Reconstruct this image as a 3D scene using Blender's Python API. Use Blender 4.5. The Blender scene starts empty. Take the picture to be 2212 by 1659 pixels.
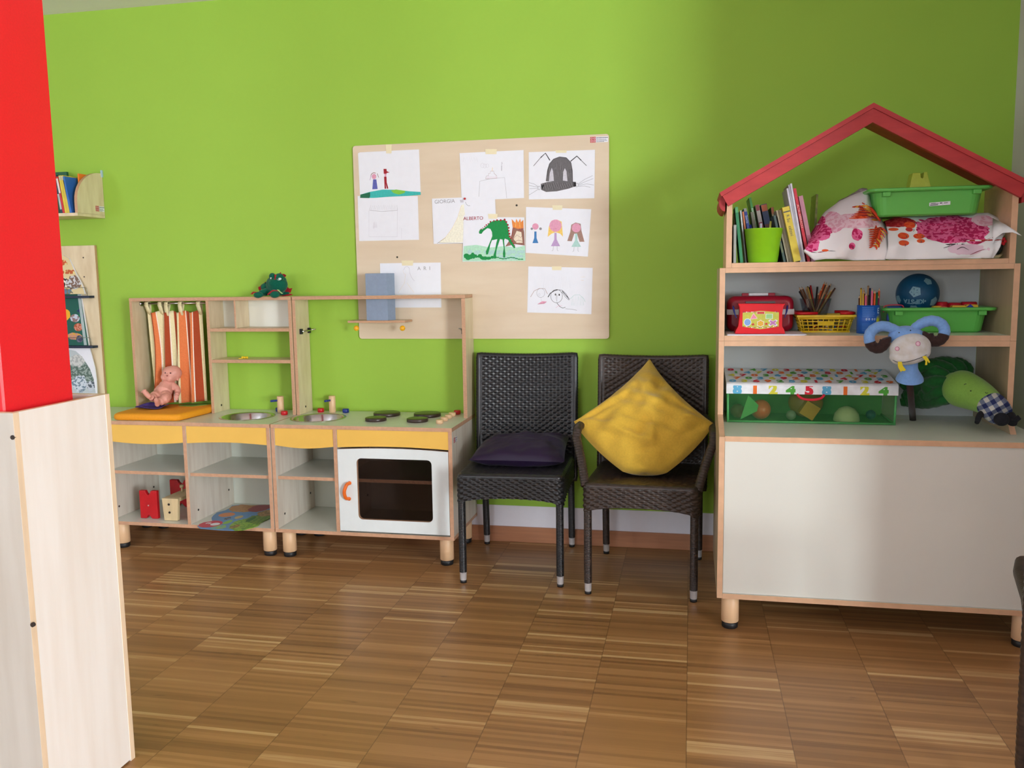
import bpy, bmesh, math, random
from mathutils import Vector, Matrix, Euler
from mathutils.geometry import tessellate_polygon
S = bpy.context.scene
COL = S.collection
R = math.radians
rnd = random.Random(7)

# ------------------------------------------------------------------ camera
FPX, YAW, PIT, ROL, DIST, EYE = 1866.894, R(11.73333528), R(6.97636809), R(-0.82566985), 4.2494, 1.35
cf = Vector((-math.sin(YAW)*math.cos(PIT), math.cos(YAW)*math.cos(PIT), -math.sin(PIT)))
_r = Vector((math.cos(YAW), math.sin(YAW), 0)); _u = _r.cross(cf)
cr = _r*math.cos(ROL) + _u*math.sin(ROL)
cu = -_r*math.sin(ROL) + _u*math.cos(ROL)
CAM = Vector((0, -DIST, EYE))
cam_data = bpy.data.cameras.new('camera'); cam = bpy.data.objects.new('camera', cam_data); COL.objects.link(cam)
cam_data.sensor_fit = 'HORIZONTAL'; cam_data.sensor_width = 36.0; cam_data.lens = FPX/2212*36.0
cam_data.clip_start = 0.05
cam.matrix_world = Matrix(((cr.x, cu.x, -cf.x, CAM.x), (cr.y, cu.y, -cf.y, CAM.y), (cr.z, cu.z, -cf.z, CAM.z), (0, 0, 0, 1)))
S.camera = cam

# ------------------------------------------------------------------ light and exposure
S.view_settings.view_transform = 'Standard'; S.view_settings.look = 'None'
S.view_settings.gamma = 1.0; S.view_settings.use_curve_mapping = False
S.view_settings.exposure = 0.0
world = bpy.data.worlds.new('daylight'); S.world = world; world.use_nodes = True
wn = world.node_tree; wn.nodes.clear()
sky = wn.nodes.new('ShaderNodeTexSky'); sky.sky_type = 'HOSEK_WILKIE'; sky.turbidity = 4; sky.sun_direction = (0.3, -0.5, 0.8)
bg = wn.nodes.new('ShaderNodeBackground'); bg.inputs['Strength'].default_value = 0.6
wo = wn.nodes.new('ShaderNodeOutputWorld')
wn.links.new(sky.outputs[0], bg.inputs[0]); wn.links.new(bg.outputs[0], wo.inputs[0])

def area(name, loc, rot, sx, sy, power, color):
    l = bpy.data.lights.new(name, 'AREA'); l.shape = 'RECTANGLE'; l.size = sx; l.size_y = sy
    l.energy = power; l.color = color
    o = bpy.data.objects.new(name, l); COL.objects.link(o); o.location = loc; o.rotation_euler = rot
    return o
# daylight through the tall window far behind and to the right of the camera
area('window_daylight', (6.15, -8.95, 1.40), (R(90), 0, 0), 1.7, 1.9, 860, (0.87, 0.955, 1.0))
# added fill light behind the camera, tilted up towards the ceiling
area('rear_fill_light', (-1.9, -8.95, 1.6), (R(148), 0, 0), 2.6, 1.5, 200, (0.88, 0.95, 1.0))

# added fill light at the left wall, mostly thrown up at the ceiling
area('left_fill_light', (-5.12, -4.3, 1.5), (0, R(-122), 0), 1.2, 1.8, 62, (0.86, 0.94, 1.0))

# ------------------------------------------------------------------ helpers
def at(px, py, x=None, y=None, z=None):
    """the point of a real plane (x=, y= or z= constant) measured at a place of the photograph"""
    d = cf + cr*((px-1106)/FPX) - cu*((py-829.5)/FPX)
    if x is not None: t = (x-CAM.x)/d.x
    elif y is not None: t = (y-CAM.y)/d.y
    else: t = (z-CAM.z)/d.z
    return CAM + d*t

def lin(c):
    o = []
    for v in c[:3]:
        v = v/255.0
        o.append(v/12.92 if v <= 0.04045 else ((v+0.055)/1.055)**2.4)
    return (*o, 1.0)

MATS = {}
def mat(name, c, rough=0.5, var=0.06, scale=30.0, bump=0.0, metal=0.0, spec=0.5, trans=0.0, alpha=1.0, stretch=(1, 1, 1), c2=None, sheen=0.0, coat=0.0):
    if name in MATS: return MATS[name]
    m = bpy.data.materials.new(name); m.use_nodes = True; nt = m.node_tree; b = nt.nodes['Principled BSDF']
    b.inputs['Roughness'].default_value = rough; b.inputs['Metallic'].default_value = metal
    b.inputs['Specular IOR Level'].default_value = spec
    b.inputs['Transmission Weight'].default_value = trans; b.inputs['Alpha'].default_value = alpha
    b.inputs['Sheen Weight'].default_value = sheen; b.inputs['Coat Weight'].default_value = coat
    tc = nt.nodes.new('ShaderNodeTexCoord'); mp = nt.nodes.new('ShaderNodeMapping'); mp.inputs['Scale'].default_value = stretch
    nz = nt.nodes.new('ShaderNodeTexNoise'); nz.inputs['Scale'].default_value = scale; nz.inputs['Detail'].default_value = 4
    nt.links.new(tc.outputs['Object'], mp.inputs['Vector']); nt.links.new(mp.outputs[0], nz.inputs['Vector'])
    rp = nt.nodes.new('ShaderNodeValToRGB'); l = lin(c)
    if c2: a2, b2 = lin(c2), l
    else: a2 = tuple(v*(1-var) for v in l[:3])+(1,); b2 = tuple(min(1, v*(1+var)) for v in l[:3])+(1,)
    rp.color_ramp.elements[0].position = 0.35; rp.color_ramp.elements[0].color = a2
    rp.color_ramp.elements[1].position = 0.65; rp.color_ramp.elements[1].color = b2
    nt.links.new(nz.outputs['Fac'], rp.inputs[0]); nt.links.new(rp.outputs[0], b.inputs['Base Color'])
    if bump:
        bp = nt.nodes.new('ShaderNodeBump'); bp.inputs['Strength'].default_value = bump; bp.inputs['Distance'].default_value = 0.002
        nt.links.new(nz.outputs['Fac'], bp.inputs['Height']); nt.links.new(bp.outputs[0], b.inputs['Normal'])
    MATS[name] = m
    return m

def mat_blobs(name, base, blobs, rough=0.85, bump=0.0):
    """printed cloth: base colour with soft-edged printed patches; blob = (centre, radii, colour, colour2, ragged)"""
    m = bpy.data.materials.new(name); m.use_nodes = True; nt = m.node_tree; b = nt.nodes['Principled BSDF']
    N, L = nt.nodes.new, nt.links.new
    b.inputs['Roughness'].default_value = rough; b.inputs['Specular IOR Level'].default_value = 0.2
    g = N('ShaderNodeNewGeometry'); nz = N('ShaderNodeTexNoise'); nz.inputs['Scale'].default_value = 42; nz.inputs['Detail'].default_value = 1
    L(g.outputs['Position'], nz.inputs['Vector'])
    vz = N('ShaderNodeTexNoise'); vz.inputs['Scale'].default_value = 75; vz.inputs['Detail'].default_value = 0; vz.inputs['Distortion'].default_value = 0.6
    L(g.outputs['Position'], vz.inputs['Vector'])
    st = N('ShaderNodeMath'); st.operation = 'GREATER_THAN'; st.inputs[1].default_value = 0.53; L(vz.outputs['Fac'], st.inputs[0])
    col = None
    for (c, r, ca, cb, rag) in blobs:
        s = N('ShaderNodeVectorMath'); s.operation = 'SUBTRACT'; s.inputs[1].default_value = c; L(g.outputs['Position'], s.inputs[0])
        d = N('ShaderNodeVectorMath'); d.operation = 'DIVIDE'; d.inputs[1].default_value = r; L(s.outputs[0], d.inputs[0])
        ln = N('ShaderNodeVectorMath'); ln.operation = 'LENGTH'; L(d.outputs[0], ln.inputs[0])
        ad = N('ShaderNodeMath'); ad.operation = 'MULTIPLY_ADD'; ad.inputs[1].default_value = rag; L(nz.outputs['Fac'], ad.inputs[0]); L(ln.outputs['Value'], ad.inputs[2])
        lt = N('ShaderNodeMath'); lt.operation = 'LESS_THAN'; lt.inputs[1].default_value = 1+rag*0.5; L(ad.outputs[0], lt.inputs[0])
        cm = N('ShaderNodeMix'); cm.data_type = 'RGBA'; cm.inputs[6].default_value = lin(ca); cm.inputs[7].default_value = lin(cb or ca); L(st.outputs[0], cm.inputs[0])
        mx = N('ShaderNodeMix'); mx.data_type = 'RGBA'; L(lt.outputs[0], mx.inputs[0]); L(cm.outputs[2], mx.inputs[7])
        if col: L(col, mx.inputs[6])
        else: mx.inputs[6].default_value = lin(base)
        col = mx.outputs[2]
    if col: L(col, b.inputs['Base Color'])
    if bump:
        bp = N('ShaderNodeBump'); bp.inputs['Strength'].default_value = bump; bp.inputs['Distance'].default_value = 0.003; L(nz.outputs['Fac'], bp.inputs['Height']); L(bp.outputs[0], b.inputs['Normal'])
    return m

def bez(p, n=24):
    """smooth path through points (Catmull-Rom)"""
    p = [Vector(q) for q in p]; q = [p[0]*2-p[1]]+p+[p[-1]*2-p[-2]]; out = []
    seg = len(p)-1; k = max(1, n//seg)
    for i in range(seg):
        a, b, c, d = q[i:i+4]
        for j in range(k):
            t = j/k
            out.append(0.5*((2*b)+(c-a)*t+(2*a-5*b+4*c-d)*t*t+(3*b-a-3*c+d)*t**3))
    out.append(p[-1]); return out

class M:
    def __init__(s): s.v = []; s.f = []; s.m = []; s.s = []
    def add(s, vs, fs, mi=0, sm=False):
        b = len(s.v); s.v += [Vector(q) for q in vs]
        for f in fs: s.f.append([b+i for i in f]); s.m.append(mi); s.s.append(sm)
        return s
    def box(s, x0, x1, y0, y1, z0, z1, mi=0, T=None, mis=None):
        vs = [Vector((x, y, z)) for z in (z0, z1) for y in (y0, y1) for x in (x0, x1)]
        if T: vs = [T @ v for v in vs]
        fs = [(0, 2, 3, 1), (4, 5, 7, 6), (0, 1, 5, 4), (2, 6, 7, 3), (0, 4, 6, 2), (1, 3, 7, 5)]
        b = len(s.v); s.v += vs
        for k, f in enumerate(fs): s.f.append([b+i for i in f]); s.m.append(mis[k] if mis else mi); s.s.append(False)
        return s
    def panel(s, x0, x1, y0, y1, z0, z1, big=0, edge=1):
        d = [x1-x0, y1-y0, z1-z0]; k = d.index(min(d))
        mis = [edge]*6
        if k == 2: mis[0] = mis[1] = big
        if k == 1: mis[2] = mis[3] = big
        if k == 0: mis[4] = mis[5] = big
        return s.box(x0, x1, y0, y1, z0, z1, mis=mis)
    def poly(s, pts, mi=0, sm=False):
        t = tessellate_polygon([[Vector(p) for p in pts]]); return s.add(pts, t, mi, sm)
    def prism(s, pts, ext, mi=0, mside=None, sm=False):
        """planar outline pts extruded by vector ext"""
        n = len(pts); pts = [Vector(p) for p in pts]; e = Vector(ext); b = len(s.v)
        s.v += pts + [p+e for p in pts]
        for t in tessellate_polygon([pts]):
            s.f.append([b+i for i in t]); s.m.append(mi); s.s.append(False)
            s.f.append([b+n+i for i in reversed(t)]); s.m.append(mi); s.s.append(False)
        for i in range(n):
            j = (i+1) % n; s.f.append([b+i, b+j, b+n+j, b+n+i]); s.m.append(mi if mside is None else mside); s.s.append(sm)
        return s
    def tube(s, path, r, seg=10, mi=0, cap=True, flat=1.0, mifn=None, up=None):
        path = [Vector(p) for p in path]; n = len(path)
        if not hasattr(r, '__len__'): r = [r]*n
        t0 = (path[1]-path[0]).normalized(); a = Vector(up) if up else (Vector((0, 0, 1)) if abs(t0.z) < 0.9 else Vector((1, 0, 0)))
        nrm = (a-t0*a.dot(t0)).normalized(); b = len(s.v)
        for i, p in enumerate(path):
            t = (path[min(i+1, n-1)]-path[max(i-1, 0)]).normalized()
            nrm = (nrm-t*nrm.dot(t)).normalized(); bi = t.cross(nrm)
            for k in range(seg):
                an = 2*math.pi*k/seg; s.v.append(p+(nrm*math.cos(an)*flat+bi*math.sin(an))*r[i])
        for i in range(n-1):
            for k in range(seg):
                k2 = (k+1) % seg; s.f.append([b+i*seg+k, b+i*seg+k2, b+(i+1)*seg+k2, b+(i+1)*seg+k]); s.m.append(mifn(i) if mifn else mi); s.s.append(True)
        if cap:
            s.f.append([b+k for k in reversed(range(seg))]); s.m.append(mifn(0) if mifn else mi); s.s.append(False)
            s.f.append([b+(n-1)*seg+k for k in range(seg)]); s.m.append(mifn(n-2) if mifn else mi); s.s.append(False)
        return s
    def lathe(s, c, prof, seg=24, mi=0, T=None, sm=True, mis=None, cap=False):
        """prof = [(radius, height)...] about a vertical axis through c"""
        b = len(s.v); c = Vector(c); n = len(prof)
        for (r, h) in prof:
            for k in range(seg):
                an = 2*math.pi*k/seg; p = Vector((r*math.cos(an), r*math.sin(an), h))
                s.v.append((T @ p if T else p)+c)
        for i in range(n-1):
            for k in range(seg):
                k2 = (k+1) % seg; s.f.append([b+i*seg+k, b+i*seg+k2, b+(i+1)*seg+k2, b+(i+1)*seg+k]); s.m.append(mis[i] if mis else mi); s.s.append(sm)
        if cap:
            s.f.append([b+k for k in reversed(range(seg))]); s.m.append(mis[0] if mis else mi); s.s.append(False)
            s.f.append([b+(n-1)*seg+k for k in range(seg)]); s.m.append(mis[-1] if mis else mi); s.s.append(False)
        return s
    def cyl(s, c, r, h, seg=24, mi=0, T=None, ch=0.0):
        pr = [(r, 0), (r, h)] if not ch else [(r-ch, 0), (r, ch), (r, h-ch), (r-ch, h)]
        return s.lathe(c, pr, seg, mi, T, True, None, True)
    def ball(s, c, r, seg=16, mi=0, T=None, ring=10, mifn=None):
        if not hasattr(r, '__len__'): r = (r, r, r)
        c = Vector(c); vs = []; fs = []
        for i in range(ring+1):
            th = math.pi*i/ring
            for k in range(seg):
                an = 2*math.pi*k/seg; p = Vector((r[0]*math.sin(th)*math.cos(an), r[1]*math.sin(th)*math.sin(an), r[2]*math.cos(th)))
                vs.append((T @ p if T else p)+c)
        b = len(s.v); s.v += vs
        for i in range(ring):
            for k in range(seg):
                k2 = (k+1) % seg; s.f.append([b+i*seg+k, b+(i+1)*seg+k, b+(i+1)*seg+k2, b+i*seg+k2]); s.m.append(mifn(i, k) if mifn else mi); s.s.append(True)
        return s
    def grid(s, fn, nu, nv, mi=0, th=0.0, sm=True, mifn=None):
        b = len(s.v)
        for j in range(nv+1):
            for i in range(nu+1): s.v.append(Vector(fn(i/nu, j/nv)))
        W = nu+1
        for j in range(nv):
            for i in range(nu):
                s.f.append([b+j*W+i, b+j*W+i+1, b+(j+1)*W+i+1, b+(j+1)*W+i]); s.m.append(mifn(i/nu, j/nv) if mifn else mi); s.s.append(sm)
        return s
    def line(s, pts, w, ext, mi=0, closed=False, nrm=(0, -1, 0)):
        """a thin flat stroke with a real thickness lying on a plane of normal nrm"""
        pts = [Vector(p) for p in pts]; n = len(pts); N = Vector(nrm); e = N*ext
        if closed: pts = pts+[pts[0]]; n += 1
        L_, R_ = [], []
        for i in range(n):
            t = (pts[min(i+1, n-1)]-pts[max(i-1, 0)]); t = t.normalized() if t.length > 1e-9 else Vector((1, 0, 0))
            q = t.cross(N).normalized()*(w/2); L_.append(pts[i]+q+e); R_.append(pts[i]-q+e)
        b = len(s.v); s.v += L_+R_
        for i in range(n-1): s.f.append([b+i, b+i+1, b+n+i+1, b+n+i]); s.m.append(mi); s.s.append(False)
        return s
    def text(s, body, size, T, mi=0, ext=0.0003, ax='CENTER', bold=0.0):
        c = bpy.data.curves.new('t', 'FONT'); c.body = body; c.size = size; c.align_x = ax; c.align_y = 'CENTER'; c.extrude = ext; c.offset = bold
        c.resolution_u = 3
        o = bpy.data.objects.new('t', c); COL.objects.link(o); bpy.context.view_layer.update()
        dg = bpy.context.evaluated_depsgraph_get(); me = o.evaluated_get(dg).to_mesh()
        b = len(s.v); s.v += [T @ v.co for v in me.vertices]
        for p in me.polygons: s.f.append([b+i for i in p.vertices]); s.m.append(mi); s.s.append(False)
        o.evaluated_get(dg).to_mesh_clear(); bpy.data.objects.remove(o); bpy.data.curves.remove(c)
        return s
    def build(s, name, mats, parent=None, bevel=0.0, remesh=0.0, solid=0.0, sub=0, smooth_it=0):
        if not isinstance(mats, (list, tuple)): mats = [mats]
        lo = [min(v[i] for v in s.v) for i in range(3)]; hi = [max(v[i] for v in s.v) for i in range(3)]
        org = Vector(((lo[0]+hi[0])/2, (lo[1]+hi[1])/2, lo[2]))
        me = bpy.data.meshes.new(name); me.from_pydata([v-org for v in s.v], [], s.f)
        for m_ in mats: me.materials.append(m_)
        me.polygons.foreach_set('material_index', s.m); me.polygons.foreach_set('use_smooth', s.s)
        bm = bmesh.new(); bm.from_mesh(me); bmesh.ops.recalc_face_normals(bm, faces=bm.faces); bm.to_mesh(me); bm.free()
        me.update()
        o = bpy.data.objects.new(name, me); COL.objects.link(o)
        if parent is not None: o.parent = parent; o.location = org-WP[parent.name]
        else: o.location = org
        WP[o.name] = org
        if solid: q = o.modifiers.new('solid', 'SOLIDIFY'); q.thickness = solid; q.offset = 0
        if remesh:
            q = o.modifiers.new('skin', 'REMESH'); q.mode = 'VOXEL'; q.voxel_size = remesh; q.use_smooth_shade = True
            q = o.modifiers.new('soft', 'SMOOTH'); q.factor = 0.5; q.iterations = smooth_it or 4
        if sub: q = o.modifiers.new('sub', 'SUBSURF'); q.levels = sub; q.render_levels = sub
        if bevel:
            q = o.modifiers.new('bevel', 'BEVEL'); q.width = bevel; q.segments = 2; q.limit_method = 'ANGLE'; q.angle_limit = R(50)
        return o
WP = {}
def tag(o, label, cat, group=None):
    o['label'] = label; o['category'] = cat
    if group: o['group'] = group
    return o
def thing(name, label, cat, loc, group=None):
    o = bpy.data.objects.new(name, None); COL.objects.link(o); o.empty_display_size = 0.05
    o.location = loc; WP[o.name] = Vector(loc); return tag(o, label, cat, group)
def struct(o): o['kind'] = 'structure'; return o
def copy_tree(o, parent=None):
    c = o.copy(); COL.objects.link(c); c.parent = parent
    for ch in list(o.children): copy_tree(ch, c)
    return c
def rotm(ax, ang): return Matrix.Rotation(ang, 4, ax)
def orient(c, xdir, zdir):
    """matrix whose local x is xdir and local y is zdir (text plane), origin c"""
    x = Vector(xdir).normalized(); y = Vector(zdir); y = (y-x*y.dot(x)).normalized(); z = x.cross(y)
    return Matrix(((x.x, y.x, z.x, c[0]), (x.y, y.y, z.y, c[1]), (x.z, y.z, z.z, c[2]), (0, 0, 0, 1)))
def rrect(x0, x1, z0, z1, r, k=4):
    out = []
    for cx, cz, a0 in ((x1-r, z1-r, 0), (x0+r, z1-r, 90), (x0+r, z0+r, 180), (x1-r, z0+r, 270)):
        for i in range(k+1): a = R(a0+90*i/k); out.append((cx+r*math.cos(a), cz+r*math.sin(a)))
    return out
def pillow(m, c00, c10, c11, c01, th, mi=0, n=28, seed=1, pinch=0.10, wr=0.006, nrm=None, pw=0.5, sides=None, blunt=0.0, creases=()):
    """a soft cushion between four corners"""
    c00, c10, c11, c01 = map(Vector, (c00, c10, c11, c01)); N = Vector(nrm).normalized() if nrm else (c10-c00).cross(c01-c00).normalized()
    rr = random.Random(seed); ph = [rr.uniform(0, 6.28) for _ in range(8)]; ctr = (c00+c10+c11+c01)/4
    for sgn in (1, -1):
        def fn(u, v):
            U, V = 2*u-1, 2*v-1
            p = (c00*(1-u)+c10*u)*(1-v)+(c01*(1-u)+c11*u)*v
            e = pinch*((1-U*U)*abs(V)**3+(1-V*V)*abs(U)**3)
            if sides: e = (1-U*U)*abs(V)**3*(sides[0] if V < 0 else sides[1])+(1-V*V)*abs(U)**3*(sides[2] if U < 0 else sides[3])
            if blunt: e += blunt*max(0, (U-V)/2-0.72)/0.28
            p = p+(ctr-p)*e
            h = ((1-U**2)*(1-V**2))**pw
            w = math.sin(7*U+3*V+ph[0])*math.sin(5*V-2*U+ph[1])+0.6*math.sin(13*U-9*V+ph[2])*math.sin(4*U+11*V+ph[3])
            edge = 1-max(abs(U), abs(V))**6
            rad = math.sin(9*math.atan2(V, U)+ph[4])*min(1, math.hypot(U, V))**2*edge
            cr_ = 0.0
            for (u0, v0, u1, v1, cw_, ch_) in creases:
                dx, dy = u1-u0, v1-v0; ll = dx*dx+dy*dy; tt = max(0, min(1, ((U-u0)*dx+(V-v0)*dy)/ll)); dd_ = math.hypot(U-u0-dx*tt, V-v0-dy*tt)
                cr_ += ch_*math.exp(-(dd_/cw_)**2)*math.sin(math.pi*min(1, 0.15+tt*0.85))
            p = p+N*sgn*cr_*edge
            return p+N*sgn*(th*h)+N*(wr*(w+1.2*rad)*edge*h**0.5)
        m.grid(fn, n, n, mi)
    return m

# ------------------------------------------------------------------ materials
TAN = mat('beech_edging', (205, 160, 128), 0.45, 0.06, 60, stretch=(1, 1, 1))
PLY = mat('plywood_edge', (196, 152, 118), 0.5, 0.14, 40, stretch=(2, 2, 30))
BIRCH = mat('birch_veneer', (228, 212, 178), 0.45, 0.07, 9, stretch=(3, 3, 0.7), c2=(214, 194, 156))
LAM = mat('pale_birch_laminate', (228, 220, 206), 0.4, 0.05, 7, stretch=(4, 4, 0.5), c2=(212, 200, 184))
WHITE = mat('white_laminate', (222, 226, 214), 0.28, 0.015, 8)
WARMW = mat('cream_white_laminate', (228, 228, 216), 0.3, 0.015, 5)
YEL = mat('yellow_laminate', (243, 196, 92), 0.4, 0.02, 8)
BLACK = mat('black_plastic', (24, 24, 26), 0.5)
DARKHOLE = mat('dark_screw_hole', (40, 30, 22), 0.6)
STEEL = mat('brushed_steel', (200, 200, 200), 0.16, 0.03, 40, metal=1.0)
ALU = mat('aluminium_ferrule', (190, 190, 192), 0.3, 0.03, metal=1.0)
BEECHW = mat('turned_beech', (226, 188, 146), 0.4, 0.06, 14, stretch=(3, 3, 0.5))
PAPER = mat('white_paper', (236, 238, 246), 0.7, 0.01)
# ------------------------------------------------------------------ room
GREEN = mat('green_wall_paint', (154, 196, 68), 0.75, 0.012, 3, 0.05)
WALLW = mat('white_wall_paint', (214, 208, 210), 0.8, 0.012, 3, 0.04)
CEILW = mat('ceiling_paint', (246, 244, 250), 0.85, 0.01, 3)
RX, LX, FY, CZ, EX, JY = 1.374, -5.2, -8.9, 2.79, 7.4, -2.15
struct(M().box(LX-0.1, RX, 0.0, 0.1, -0.05, CZ).build('wall_back', GREEN))
struct(M().box(RX, EX+0.1, JY, 0.1, -0.05, CZ).build('wall_right', WALLW))
struct(M().box(EX, EX+0.1, FY, JY, -0.05, CZ).build('wall_far_right', WALLW))
struct(M().box(LX-0.1, LX, -3.35, 0, -0.05, CZ).box(LX-0.1, LX, FY, -5.25, -0.05, CZ).box(LX-0.1, LX, -5.25, -3.35, -0.05, 0.85).box(LX-0.1, LX, -5.25, -3.35, 2.15, CZ).build('wall_left', WALLW))
struct(M().box(LX-0.1, -3.2, FY-0.1, FY, -0.05, CZ).box(-0.6, 5.25, FY-0.1, FY, -0.05, CZ).box(7.05, EX+0.1, FY-0.1, FY, -0.05, CZ).box(5.25, 7.05, FY-0.1, FY, -0.05, 0.4).box(5.25, 7.05, FY-0.1, FY, 2.4, CZ).box(-3.2, -0.6, FY-0.1, FY, -0.05, 0.85).box(-3.2, -0.6, FY-0.1, FY, 2.35, CZ).build('wall_front', WALLW))
struct(M().box(LX-0.1, EX+0.1, FY-0.1, 0.1, CZ, CZ+0.1).build('ceiling', CEILW))
wf = M()
for a, b in ((5.25, 5.31), (6.12, 6.18), (6.99, 7.05)): wf.box(a, b, FY-0.07, FY-0.03, 0.4, 2.4)
for a, b in ((0.4, 0.46), (2.34, 2.4)): wf.box(5.31, 6.99, FY-0.07, FY-0.03, a, b)
struct(wf.build('window_1', mat('window_frame_paint', (240, 240, 240), 0.4)))
wf = M()
for a, b in ((-3.2, -3.14), (-1.93, -1.87), (-0.66, -0.6)): wf.box(a, b, FY-0.07, FY-0.03, 0.85, 2.35)
for a, b in ((0.85, 0.91), (2.29, 2.35)): wf.box(-3.14, -0.66, FY-0.07, FY-0.03, a, b)
struct(wf.build('added_window_2', MATS['window_frame_paint']))  # unseen frame added round the opening of the rear fill light

wf = M()
for a, b in ((-5.25, -5.19), (-4.33, -4.27), (-3.41, -3.35)): wf.box(LX-0.07, LX-0.03, a, b, 0.85, 2.15)
for a, b in ((0.85, 0.91), (2.09, 2.15)): wf.box(LX-0.07, LX-0.03, -5.19, -3.41, a, b)
struct(wf.build('added_window_3', MATS['window_frame_paint']))  # unseen frame added to go with the left fill light

# floor of narrow oak strips laid in 30 cm runs
fm = bpy.data.materials.new('oak_strip_parquet'); fm.use_nodes = True; nt = fm.node_tree; b = nt.nodes['Principled BSDF']
N, L = nt.nodes.new, nt.links.new
def math_(op, a, b_=None, c_=None):
    n = N('ShaderNodeMath'); n.operation = op
    for i, q in enumerate((a, b_, c_)):
        if q is None: continue
        if hasattr(q, 'name') or hasattr(q, 'is_linked'): L(q, n.inputs[i])
        else: n.inputs[i].default_value = q
    return n.outputs[0]
geo = N('ShaderNodeNewGeometry'); sp = N('ShaderNodeSeparateXYZ'); L(geo.outputs['Position'], sp.inputs[0])
ux = math_('DIVIDE', sp.outputs['X'], 0.3); colx = math_('FLOOR', ux)
cw = N('ShaderNodeTexWhiteNoise'); cw.noise_dimensions = '1D'; L(colx, cw.inputs['W'])
yy = math_('ADD', math_('DIVIDE', sp.outputs['Y'], 0.0150), math_('MULTIPLY', cw.outputs['Value'], 7.0)); row = math_('FLOOR', yy)
cb = N('ShaderNodeCombineXYZ'); L(colx, cb.inputs[0]); L(row, cb.inputs[1])
w1 = N('ShaderNodeTexWhiteNoise'); w1.noise_dimensions = '3D'; L(cb.outputs[0], w1.inputs['Vector'])
# planks of several strips share a tone
row4 = math_('FLOOR', math_('DIVIDE', math_('ADD', yy, math_('MULTIPLY', cw.outputs['Value'], 31.0)), 4.0))
cb2 = N('ShaderNodeCombineXYZ'); L(colx, cb2.inputs[0]); L(row4, cb2.inputs[1]); cb2.inputs[2].default_value = 5
w2 = N('ShaderNodeTexWhiteNoise'); L(cb2.outputs[0], w2.inputs['Vector'])
mp = N('ShaderNodeMapping'); mp.inputs['Scale'].default_value = (2.2, 55, 1); L(geo.outputs['Position'], mp.inputs['Vector'])
gn = N('ShaderNodeTexNoise'); gn.inputs['Scale'].default_value = 3.0; gn.inputs['Detail'].default_value = 5; L(mp.outputs[0], gn.inputs['Vector'])
val = math_('ADD', math_('ADD', math_('MULTIPLY', w1.outputs['Value'], 0.42), math_('MULTIPLY', w2.outputs['Value'], 0.36)), math_('MULTIPLY', gn.outputs['Fac'], 0.22))
rp = N('ShaderNodeValToRGB'); e = rp.color_ramp.elements
e[0].position = 0.0; e[0].color = lin((122, 84, 50)); e[1].position = 1.0; e[1].color = lin((214, 184, 136))
for p_, c_ in ((0.25, (150, 108, 66)), (0.5, (166, 121, 74)), (0.72, (182, 136, 87)), (0.82, (208, 172, 120))):
    q = e.new(p_); q.color = lin(c_)
L(val, rp.inputs[0])
fr = math_('FRACT', ux); seam = math_('MAXIMUM', math_('LESS_THAN', fr, 0.006), math_('GREATER_THAN', fr, 0.996))
mx = N('ShaderNodeMix'); mx.data_type = 'RGBA'; L(math_('MULTIPLY', seam, 0.45), mx.inputs[0]); L(rp.outputs[0], mx.inputs[6]); mx.inputs[7].default_value = lin((70, 42, 22))
kn = N('ShaderNodeTexNoise'); kn.inputs['Scale'].default_value = 9; mpk = N('ShaderNodeMapping'); mpk.inputs['Scale'].default_value = (1, 3, 1); L(geo.outputs['Position'], mpk.inputs['Vector']); L(mpk.outputs[0], kn.inputs['Vector'])
kt = N('ShaderNodeMapRange'); kt.inputs[1].default_value = 0.70; kt.inputs[2].default_value = 0.80; L(kn.outputs['Fac'], kt.inputs[0])
mx2 = N('ShaderNodeMix'); mx2.data_type = 'RGBA'; L(math_('MULTIPLY', kt.outputs[0], 0.5), mx2.inputs[0]); L(mx.outputs[2], mx2.inputs[6]); mx2.inputs[7].default_value = lin((90, 62, 40))
L(mx2.outputs[2], b.inputs['Base Color']); b.inputs['Roughness'].default_value = 0.34; b.inputs['Specular IOR Level'].default_value = 0.45
bp = N('ShaderNodeBump'); bp.inputs['Strength'].default_value = 0.08; bp.inputs['Distance'].default_value = 0.001; L(val, bp.inputs['Height']); L(bp.outputs[0], b.inputs['Normal'])
struct(M().box(LX-0.1, EX+0.1, FY-0.1, 0.1, -0.1, 0.0).build('floor', fm))

struct(M().box(LX, RX, -0.013, 0.0, 0.0, 0.080).build('baseboard_back', mat('reddish_wood_skirting', (178, 122, 88), 0.4, 0.08, 12, stretch=(0.4, 3, 6)), bevel=0.002))
struct(M().box(LX, RX, -0.003, 0.0, 0.080, 0.189).build('trim_1', mat('white_band_paint', (240, 238, 246), 0.6, 0.01)))
struct(M().box(RX-0.013, RX, JY, -0.013, 0.0, 0.080).build('baseboard_right', MATS['reddish_wood_skirting'], bevel=0.002))

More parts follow.
